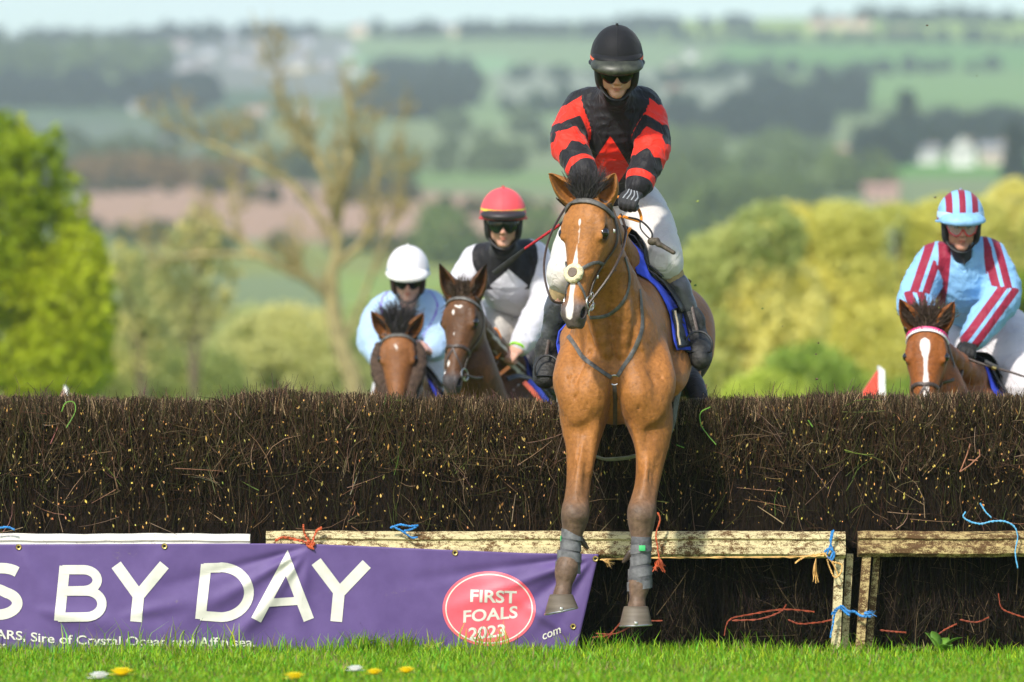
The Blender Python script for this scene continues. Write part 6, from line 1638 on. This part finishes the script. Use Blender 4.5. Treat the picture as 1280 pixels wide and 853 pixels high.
# ---- second horse: dark bay, the red cap
def horse_two():
    org = np.array([-.2, 34.8, 0.]); poll, muz = q(575, 372, 33.9), q(559, 493, 33.70)
    def white(u, v, w, n):
        j = n*.004; a = .0085-np.hypot((u-.105)/2.0, w+.022)+j; b = .005-np.abs(u-.070-.35*(w-.0))*1-np.maximum(np.abs(w-.004)-.020, 0)*2+j; c = .008-np.hypot(u-.068, (w-.024)/1.5)+j
        d = .006-np.abs(w+.005)-np.maximum(.20-u, 0)*.2-np.maximum(u-.30, 0)*.1+j*2-.004; e = .010-np.hypot((u-.44)/2, w+.025)+j
        return np.maximum(np.maximum(np.maximum(a, np.maximum(b, c)), d-.003), e)
    S, F, root, BF = field_horse('dark bay racehorse with a crooked white star, ridden by the red capped jockey', org, poll, muz, 24,
        ((q(549, 329, 33.85), .15, (-.3, -1, .1)), (q(608.5, 329, 33.85), .15, (.3, -1, 0))), q(648, 458, 34.95), q(600, 545, 34.35), .28,
        lambda F: horse_cols(F, (.105, .045, .017), (.025, .014, .010), (), (.05, .042, .042)), white, gscale=.97, hairlen=.10, hairspread=.6)
    tack(S, F, BF, root, org, (q(622, 452, 34.45), q(600, 446, 34.5)), cloth=simple('striped_cloth', (.03, .04, .22), .8), extra=simple('navy_cloth', (.02, .025, .10), .8),
         breast=[([q(634, 474, 34.3), q(650, 470, 34.4), q(668, 477, 34.6), q(690, 500, 34.8)], BLK_L), ([q(655, 478, 34.42), q(668, 492, 34.45), q(680, 510, 34.5)], simple('coral_binding', (.80, .16, .10), .7)), ([q(661, 476, 34.46), q(675, 490, 34.5), q(688, 508, 34.54)], simple('royal_binding', (.05, .08, .5), .7))])
    m = MB(); c = q(563, 472, 33.62)
    # orange rein grips
    m.tube(crom([q(613, 425, 34.4), q(618, 412, 34.4), q(624, 420, 34.42), q(625, 438, 34.44), q(620, 448, 34.45)], 6), .012, 8, flat=((0, -1, .2), .5)); m.tube(crom([q(622, 470, 34.2), q(630, 464, 34.3), q(636, 459, 34.4)], 5), .013, 8, flat=((0, -1, .2), .5))
    m.build('rein_grip', simple('orange_rubber', (.80, .22, .02), .6), root, org)
    J = dict(neck=q(631, 318, 34.82), chest=q(636, 345, 34.95), pelvis=q(648, 388, 35.35), shl=q(592, 325, 34.95), shr=q(671, 318, 34.95), ell=q(580, 372, 34.85), elr=q(684, 374, 34.85),
             wrl=q(598, 424, 34.62), wrr=q(651, 432, 34.62), hipl=q(628, 392, 35.35), hipr=q(664, 392, 35.35), knl=q(598, 448, 34.85), knr=q(688, 450, 34.85),
             ankl=q(596, 530, 35.1), ankr=q(690, 520, 35.1), heell=q(597, 540, 35.2), toel=q(594, 555, 34.95), heelr=q(690, 532, 35.2), toer=q(694, 548, 34.95))
    J.update(fwd=np.array((0, -1, -.4)), solel=np.array((.1, .5, -1)), soler=np.array((.1, .5, -1)))
    J['hl'] = hand_frame(q(598, 424, 34.62), q(612, 440, 34.5), (.4, -.8, .5), 1.2); J['hr'] = hand_frame(q(651, 434, 34.62), q(628, 450, 34.48), (.0, -.8, .7), 1.25)
    th = R(11); H = Frame(q(629, 280, 34.6), (1, 0, 0), (0, -math.cos(th), -math.sin(th)), (0, -math.sin(th), math.cos(th)), 1.19)
    cx, cz = q(636, 352, 34.9)[0], q(636, 352, 34.9)[2]
    def mask(V):
        al, ar = on_arm(V, J); arm = np.maximum(al, ar); dm = .12*(1-np.abs(V[:, 2]-cz+.03)/.10)-np.abs(V[:, 0]-cx)
        m = np.minimum(.030-arm, -dm); return {'m1': np.where(V[:, 2] < cz-.05, np.minimum(m, V[:, 2]-cz+.05), m)}
    def hm(q_): return {'m1': .0045-np.abs(q_[:, 2]-.080-.03*np.clip(q_[:, 1], 0, 1)), 'm2': np.full(len(q_), -1.)}
    st = dict(top=silk('white_silk_black_vest', (.60, .59, .63), (.012, .011, .013), bump=.010), mask=mask, breeches=silk('cream_breeches', (.58, .54, .49), rough=.55, bump=.012), helmet=silk('red_cap_silk', (.84, .085, .10), (.85, .75, .04), bump=.002), hmask=hm,
              gog=(simple('green_lens', (.010, .020, .010), .1, spec=.35), simple('lens_frame', (.01, .01, .01), .3), .003, simple('beige_strap', (.6, .56, .48), .7)), peak_s=.7, peak=simple('dark_peak', (.03, .024, .026), .5), rim=simple('red_rim', (.6, .05, .06), .6), button=simple('red_rim', (.6, .05, .06), .6),
              bare=('wrl', 'wrr'), res=1.25, sleeve=(.088, .090, .078, .050), torso=(.095, .165, .14, .13), thigh=(.135, .125, .095, .075), skin=(.60, .33, .23), helm=(.121, .140, .140))
    r2 = rider('jockey in a red cap with a yellow band and black and white silks', J, H, org, st)
    for p, k, mt, nm in ((J['wrr']+nrm(J['hr'].p(.1, 0, 0)-J['wrr'])*.035, .047, simple('lime_band', (.30, .75, .03), .5), 'wristband'), (J['wrr']-nrm(J['wrr']-J['elr'])*.04, .060, simple('sky_band', (.05, .30, .75), .6), 'cuff_band')):
        ax = nrm(J['wrr']-J['elr']); a = nrm(np.cross(ax, (.1, .2, .9))); b = np.cross(ax, a); m = MB()
        m.tube([p+k*(a*math.cos(t)+b*math.sin(t)) for t in np.linspace(0, 2*math.pi, 22, endpoint=False)], .009, 6, closed=True); m.build(nm, mt, r2, org)
horse_two()

# ---- third horse, far left: the white cap
def horse_three():
    org = np.array([-.75, 36.9, 0.]); poll, muz = q(497, 418, 35.85), q(495, 536, 35.65)
    def white(u, v, w, n):
        a = .012-np.hypot((u-.095)/1.6, w)+n*.020; return np.maximum(a, .001-np.abs(w)-np.maximum(u-.25, 0)*.1+n*.010-.004)
    S, F, root, BF = field_horse('chestnut-faced racehorse with a bushy grey forelock, ridden by the white capped jockey', org, poll, muz, 4,
        ((q(463, 388, 35.8), .15, (-.5, -1, .1)), (q(530, 391, 35.8), .15, (.5, -1, 0))), q(520, 478, 36.9), q(500, 560, 36.3), .10,
        lambda F: horse_cols(F, (.22, .085, .026), (.05, .03, .02)), white, hair=MANE, hairlen=.175, hairspread=.5, gscale=1.0)
    tack(S, F, BF, root, org, (q(530, 436, 36.35), q(470, 450, 36.4)), nose=False, cloth=simple('royal_cloth', (.03, .05, .5), .8))
    for s_ in (-1, 1):     # fleece cheek pieces beside the face
        P = [hit(S, F.p(u, -.10, s_*.25), F.p(u, -.10, 0), .02)[0] for u in (.05, .14, .22, .30, .38, .45)]
        S2 = Sdf(np.min(P, 0)-.08, np.max(P, 0)+.08, .009); S2.chain(P, [.03, .045, .048, .048, .042, .03], .02); sl, X, Y, Z = S2.reg(np.min(P, 0)-.08, np.max(P, 0)+.08); S2.D[sl] += .010*fbm(X, Y, Z, 45, 1, 2)
        sdf_obj(S2, 'fleece_cheekpiece', simple('brown_fleece', (.075, .045, .03), .95, var=.4, scale=60, bump=.006, bscale=150), root, org)
    J = dict(neck=q(511, 384, 36.72), chest=q(513, 405, 36.85), pelvis=q(520, 438, 37.3), shl=q(478, 384, 36.85), shr=q(541, 380, 36.85), ell=q(466, 424, 36.7), elr=q(554, 420, 36.75),
             wrl=q(478, 452, 36.45), wrr=q(541, 440, 36.5), hipl=q(500, 445, 37.25), hipr=q(535, 445, 37.25), knl=q(482, 500, 36.9), knr=q(538, 500, 37.1),
             ankl=q(465, 560, 37.1), ankr=q(558, 560, 37.1), heell=q(466, 570, 37.2), toel=q(462, 585, 36.95), heelr=q(560, 570, 37.2), toer=q(562, 585, 36.95))
    J.update(fwd=np.array((0, -1, -.4)), solel=np.array((.1, .5, -1)), soler=np.array((.1, .5, -1)))
    J['hl'] = hand_frame(J['wrl'], q(484, 462, 36.35), (.4, -.8, .5), 1.2); J['hr'] = hand_frame(J['wrr'], q(522, 430, 36.38), (.0, -.8, .7), 1.2)
    th = R(16); H = Frame(q(510, 349, 36.6), (1, 0, 0), (0, -math.cos(th), -math.sin(th)), (0, -math.sin(th), math.cos(th)), 1.17)
    def mask(V):
        al, ar = on_arm(V, J); arm = np.maximum(al, ar); return {'m1': .0075-np.abs(arm-.004)}
    def hm(q_): return {'m1': .004-np.abs(q_[:, 2]-.060), 'm2': np.full(len(q_), -1.)}
    st = dict(top=silk('sky_silk_purple_piping', (.36, .50, .68), (.16, .05, .48), bump=.010), mask=mask, breeches=silk('white_breeches_plain', (.62, .60, .60), rough=.55), helmet=silk('white_cap_silk', (.72, .70, .72), (.20, .35, .70), bump=.002), hmask=hm,
              gog=(simple('black_lens', (.008, .008, .010), .1, spec=.3), simple('lens_frame', (.01, .01, .01), .3), .003), peak=simple('white_frill', (.8, .78, .76), .8), rim=simple('white_rim', (.75, .73, .72), .8), button=simple('white_rim', (.75, .73, .72), .8),
              pad=simple('dark_brown_pad', (.05, .03, .025), .8), bare=('wrl', 'wrr'), res=1.35, sleeve=(.090, .090, .076, .050), torso=(.095, .17, .15, .13), thigh=(.11, .10, .085, .07), skin=(.62, .35, .28), helm=(.121, .140, .140))
    rider('jockey in a white cap and pale blue silks with purple piping, furthest left', J, H, org, st)
horse_three()

# ---- fourth horse at the right: the striped cap
def horse_four():
    org = np.array([2.65, 33.2, 0.]); poll, muz = q(1158, 411, 32.35), q(1153, 548, 32.15)
    def white(u, v, w, n):
        hw = np.interp(u, [.055, .075, .105, .135, .17, .23, .30, .45], [-.005, .022, .031, .026, .014, .011, .016, .018]); return hw-np.abs(w+.002-.05*(u-.1))+n*.005-np.maximum(.05-u, 0)
    S, F, root, BF = field_horse('bright bay racehorse with a broad white blaze and a pink and white browband', org, poll, muz, 9,
        ((q(1124, 373, 32.3), .15, (-.5, -1, .1)), (q(1193, 377, 32.3), .15, (.35, -1, 0))), q(1222, 468, 33.3), q(1185, 560, 32.8), .25,
        lambda F: horse_cols(F, (.24, .075, .014), (.04, .02, .013)), white, hairlen=.15, hairspread=.95, gscale=1.04)
    tack(S, F, BF, root, org, (q(1207, 446, 32.95), q(1160, 440, 33.0)), band=simple('white_band', (.8, .78, .78), .5), bandkind=simple('pink_points', (.80, .03, .22), .5), nose=True, cloth=simple('royal_cloth_two', (.03, .06, .55), .8))
    J = dict(neck=q(1203, 322, 33.22), chest=q(1206, 352, 33.35), pelvis=q(1226, 412, 33.8), shl=q(1164, 322, 33.3), shr=q(1240, 316, 33.3), ell=q(1145, 378, 33.15), elr=q(1254, 370, 33.2),
             wrl=q(1160, 428, 32.98), wrr=q(1215, 424, 33.05), hipl=q(1206, 418, 33.8), hipr=q(1254, 415, 33.75), knl=q(1178, 490, 33.3), knr=q(1284, 482, 33.35),
             ankl=q(1176, 570, 33.5), ankr=q(1285, 575, 33.55), heell=q(1177, 580, 33.6), toel=q(1174, 598, 33.35), heelr=q(1286, 588, 33.65), toer=q(1289, 603, 33.4))
    J.update(fwd=np.array((0, -1, -.4)), solel=np.array((.1, .5, -1)), soler=np.array((.1, .5, -1)))
    J['hl'] = hand_frame(J['wrl'], q(1166, 446, 32.9), (.4, -.8, .5), 1.15); J['hr'] = hand_frame(J['wrr'], q(1206, 448, 32.93), (-.2, -1, .2), 1.2)
    th = R(9); H = Frame(q(1201, 284, 33.1), (1, 0, 0), (.03, -math.cos(th), -math.sin(th)), (0, -math.sin(th), math.cos(th)), 1.17)
    cx = J['chest'][0]
    def mask(V):
        al, ar = on_arm(V, J); arm = np.maximum(al, ar); z = (J['neck'][2]-V[:, 2]).clip(0, .5)
        m = .036-np.abs(np.abs(V[:, 0]-cx-.02*z)-(.135+.10*z))
        for s_, a in (('l', al), ('r', ar)):
            T, d, off = arm_coord(V, J, s_); s = off/.085; st_ = np.maximum(.29-np.abs(s-.44), .27-np.abs(s+.38))*.085; m = np.where((a > .0) & (a >= arm-1e-9), st_, m)
        return {'m1': m}
    def hm(q_):
        ph = np.arctan2(q_[:, 0], q_[:, 1]+.018); rr = np.hypot(q_[:, 0], q_[:, 1]+.018); m = np.cos(2*math.pi*q_[:, 0]/.066)*.0105
        band = .015-np.abs(q_[:, 2]-.050-.02*np.sin(q_[:, 0]*18)*np.sign(q_[:, 0])); return {'m1': np.where(q_[:, 2] < .036, -.01, m), 'm2': band}
    MAR, SKY = (.27, .016, .045), (.24, .48, .76)
    st = dict(top=silk('sky_and_maroon_silk', SKY, MAR, bump=.012), mask=mask, breeches=silk('white_breeches_right', (.64, .61, .62), rough=.55, bump=.012), helmet=silk('striped_cap_silk', SKY, MAR, (.46, .66, .88), bump=.002), hmask=hm,
              gog=(CLEARLENS, simple('red_frame', (.65, .02, .02), .3), .0048), peak=simple('sky_peak', SKY, .6), rim=simple('sky_rim', SKY, .6), button=simple('grey_button', (.25, .3, .38), .5), glove=silk('black_glove', (.012, .012, .012), None, rough=.6),
              res=1.15, sleeve=(.088, .092, .082, .056), torso=(.095, .165, .145, .135), thigh=(.15, .155, .13, .10), skin=(.52, .25, .17), helm=(.121, .140, .140), eyes=True)
    r4 = rider('jockey with a maroon and sky blue striped cap and silks at the right', J, H, org, st)
    for s_ in (-1, 1):
        bm = bmesh.new(); bmesh.ops.create_uvsphere(bm, u_segments=12, v_segments=8, radius=.013); me = bpy.data.meshes.new('eye')
        for v in bm.verts: v.co = Vector(np.array(v.co)+H.p(s_*.032, .080, .011)-org)
        bm.to_mesh(me); bm.free(); link('eye', me, simple('eye_dark', (.04, .02, .015), .15), r4)
    S2 = Sdf(H.p(0, 0, -.13)-.15, H.p(0, 0, -.13)+.15, .008); S2.cone(H.p(0, .0, -.10), J['neck']+[0, -.05, .0], .060, .060, .02); S2.cone(J['neck']+[0, -.09, .01], J['neck']+[0, -.13, -.05], .025, .006, .02)
    sdf_obj(S2, 'neck_scarf', BLACKGEAR, r4, org)
    wh = empty('riding_whip', q(1205, 446, 32.9)); tag(wh, 'long black whip held out to the right by the striped jockey', 'whip'); wo = np.array(wh.location)
    m = MB(); m.tube(crom([q(1203, 446, 32.88), q(1230, 456, 32.85), q(1262, 465, 32.8), q(1310, 481, 32.7)], 5), np.linspace(.010, .005, 16), 8); m.build('shaft', BROWNLEATHER, wh, wo)
    m = MB(); m.tube([q(1231, 452, 32.84), q(1246, 459, 32.82), q(1250, 462, 32.82)], .012, 8, flat=((0, -1, 0), .4)); m.build('keeper', BLACKGEAR, wh, wo)
    m = MB(); m.tube([q(1240, 459.5, 32.82), q(1245, 461, 32.82)], .0125, 10); m.build('brass_collar', BRASS, wh, wo)
CL = NT('clear_lens'); CL.col((.8, .8, .78)); CL.set(.05, 0, .6, Transmission_Weight=.0, Alpha=.16); CLEARLENS = CL.m
horse_four()
# ================================================================== SMALL THINGS
# the leading jockey's whip: silver knob by his right hand, flap out to the left
wh = empty('riding_whip', q(742, 238, 29.5)); tag(wh, 'red and black whip with a silver knob in the leading jockey hand', 'whip'); wo = np.array(wh.location)
m = MB(); m.tube([q(752, 240, 29.47), q(742, 246, 29.50), q(700, 281, 29.62)], .0085, 8); m.build('grip', BLACKGEAR, wh, wo)
m = MB(); m.tube([q(700, 281, 29.62), q(656, 311, 29.72)], [.0085, .0075], 8); m.build('red_shaft', simple('red_cord', (.42, .01, .02), .6, var=.6, scale=200), wh, wo)
m = MB(); m.tube([q(656, 311, 29.72), q(648, 318, 29.74), q(640, 325, 29.76), q(617, 342, 29.80)], [.009, .013, .017, .016], 8, flat=((.3, -1, 0), .35)); m.build('flap', BLACKGEAR, wh, wo)
bm = bmesh.new(); bmesh.ops.create_uvsphere(bm, u_segments=16, v_segments=10, radius=.021); me = bpy.data.meshes.new('knob')
for v in bm.verts: v.co = Vector(np.array(v.co)*[1, 1, .85]+q(757, 238, 29.45)-wo)
for f_ in bm.faces: f_.smooth = True
bm.to_mesh(me); bm.free(); link('knob', me, STEEL, wh)
# knotted spare end of the rein flying beside the knee
kn_ = empty('loose_rein_end', q(790, 272, 29.4)); tag(kn_, 'black looped rein end with a knot flying by the leading jockey knee', 'rein end'); ko = np.array(kn_.location)
m = MB(); m.tube(crom([q(786, 272, 29.42), q(798, 275, 29.35), q(808, 282, 29.3), q(815, 292, 29.28), q(814, 302, 29.28)], 6), .0055, 6); m.tube(crom([q(800, 276, 29.36), q(801, 286, 29.3), q(808, 295, 29.28), q(815, 301, 29.28)], 6), .004, 6); m.build('loop', BLACKGEAR, kn_, ko)
S2 = Sdf(q(825, 305, 29.26)-.12, q(825, 305, 29.26)+.12, .005); S2.ell(q(815, 302, 29.27), (.025, .02, .022), None, .01); S2.ell(q(821, 302, 29.26), (.018, .018, .022), None, .006); S2.cone(q(822, 304, 29.26), q(842, 316, 29.22), .014, .012, .006); S2.ell(q(824, 306, 29.25), (.02, .02, .014), None, .004)
sdf_obj(S2, 'knot', simple('old_leather', (.07, .055, .035), .7, var=.4, scale=60, bump=.003), kn_, ko)
# stirrups
for nm, lab, c0, Yc, wdt, hgt in (('stirrup', 'thin black stirrup iron on the leading jockey left foot', (873, 432), 29.93, .072, .10), ('stirrup', 'thin black stirrup iron on the leading jockey right foot', (684, 462), 30.05, .068, .10)):
    c = q(c0[0], c0[1], Yc); st_ = empty(nm, c); tag(st_, lab, 'stirrup', 'stirrups of the leading jockey'); m = MB(); P = [c+np.array([wdt*math.cos(a), -.055*math.cos(a*2)*.3-.04, hgt*.75*math.sin(a)]) for a in np.linspace(-.5, math.pi+.5, 22)]
    m.tube(P, .0062, 6); m.build('iron', BLACKGEAR, st_, c); m = MB(); m.tube([P[0], P[-1]], .014, 6, flat=((0, 0, 1), .4)); m.build('tread', BLACKGEAR, st_, c)
    m = MB(); m.tube([P[11], P[11]+np.array([-.03 if c0[0] > 800 else .03, .10, .16])], .008, 6, flat=((0, -1, 0), .2)); m.build('stirrup_leather', BROWNLEATHER, st_, c)
# course marker: an orange-red board with a white edge standing behind the fence
def wedge(px0, px1, py0, Y, mats, label, lean=.1):
    a, b = at(px0, 500, Y), at(px1, 500, Y); t_ = at(px0, py0, Y); o = np.array([(a[0]+b[0])/2, Y, 0]); root = empty('course_marker', o); tag(root, label, 'marker')
    w = b[0]-a[0]; h = t_[2]
    m = MB(); V = [(-w*.5, 0, 0), (w*.25, 0, 0), (w*.25, 0, h), (-w*.5, 0, h*.88), (-w*.5, .12, 0), (w*.25, .12, 0), (w*.25, .12, h), (-w*.5, .12, h*.88)]
    m.add(V, [[0, 1, 2, 3], [7, 6, 5, 4], [0, 4, 5, 1], [1, 5, 6, 2], [2, 6, 7, 3], [3, 7, 4, 0]]); m.build('board', mats[0], root, smooth=False)
    m = MB(); V = [(w*.25+.003, -.01, 0), (w*.75, -.01, 0), (w*.5, -.01, h*1.0), (w*.25+.003, -.01, h*1.02), (w*.25+.003, .13, 0), (w*.75, .13, 0), (w*.5, .13, h*1.0), (w*.25+.003, .13, h*1.02)]
    m.add(V, [[0, 1, 2, 3], [7, 6, 5, 4], [0, 4, 5, 1], [1, 5, 6, 2], [2, 6, 7, 3], [3, 7, 4, 0]]); m.build('white_edge', mats[1], root, smooth=False)
wedge(1072, 1106, 463, 36.5, (simple('orange_red_paint', (.85, .09, .05), .5), simple('white_paint', (.8, .8, .78), .5)), 'orange-red and white course marker standing behind the fence left of the striped rider')
wedge(66, 84, 487, 37.5, (simple('pale_pink_paint', (.75, .40, .34), .5), simple('white_paint_two', (.8, .76, .72), .5)), 'small pale pink shape behind the fence at the far left')  # pink shape of unknown kind, built with the same wedge
# turf thrown up by the hooves
MUD = simple('mud', (.10, .065, .035), .9, var=.4, scale=60); G = 'turf clods in the air'
g = np.random.default_rng(31)
for i, (px, py, Y, r_, mt, lab) in enumerate(((860, 352, 30.9, .022, MUD, 'brown turf clod flying behind the leading jockey boot'), (852, 345, 30.9, .010, MUD, 'tiny mud fleck touching the sky just above the clod behind the boot'), (869, 357, 30.95, .009, WEED1, 'green scrap flying right of the clod behind the boot'),
        (1159, 32, 31, .008, MUD, 'dark speck of mud high up in front of the right skyline'), (1221, 95, 31, .004, MUD, 'tiny dark speck over the far right hillside'), (872, 252, 31, .008, WEED2, 'pale grass scrap in the air right of the leading jockey knee'),
        (953, 386, 31, .008, WEED2, 'light green curl of grass in the air before the willows'), (1023, 429, 31, .006, MUD, 'mud speck above the fence right of the leading horse'), (1020, 443, 31, .007, MUD, 'lower mud speck above the fence right of the leading horse'),
        (1021, 474, 30.5, .010, MUD, 'brown scrap just above the fence top near the course marker'), (978, 408, 31, .004, MUD, 'tiny mud speck in front of the middle willow'), (1169, 247, 33, .009, MUD, 'small brown fleck beside the striped helmet'), (965, 164, 31, .003, MUD, 'tiny speck before the dark hillside wood'), (985, 318, 31, .004, MUD, 'tiny speck at the top of the willows'))):
    c = at(px, py, Y); o = empty('turf_clod', c); tag(o, lab, 'clod', G); S2 = Sdf(c-r_*2.6, c+r_*2.6, r_*.35)
    S2.ell(c, (r_, r_*.7, r_*.6), None, r_*.3); d = nrm(g.normal(size=3)); S2.cone(c, c+d*r_*1.5, r_*.5, r_*.15, r_*.3); S2.cone(c, c-d*r_*1.3+[0, 0, r_*.5], r_*.35, r_*.12, r_*.2)
    sdf_obj(S2, 'clump', mt, o, c)
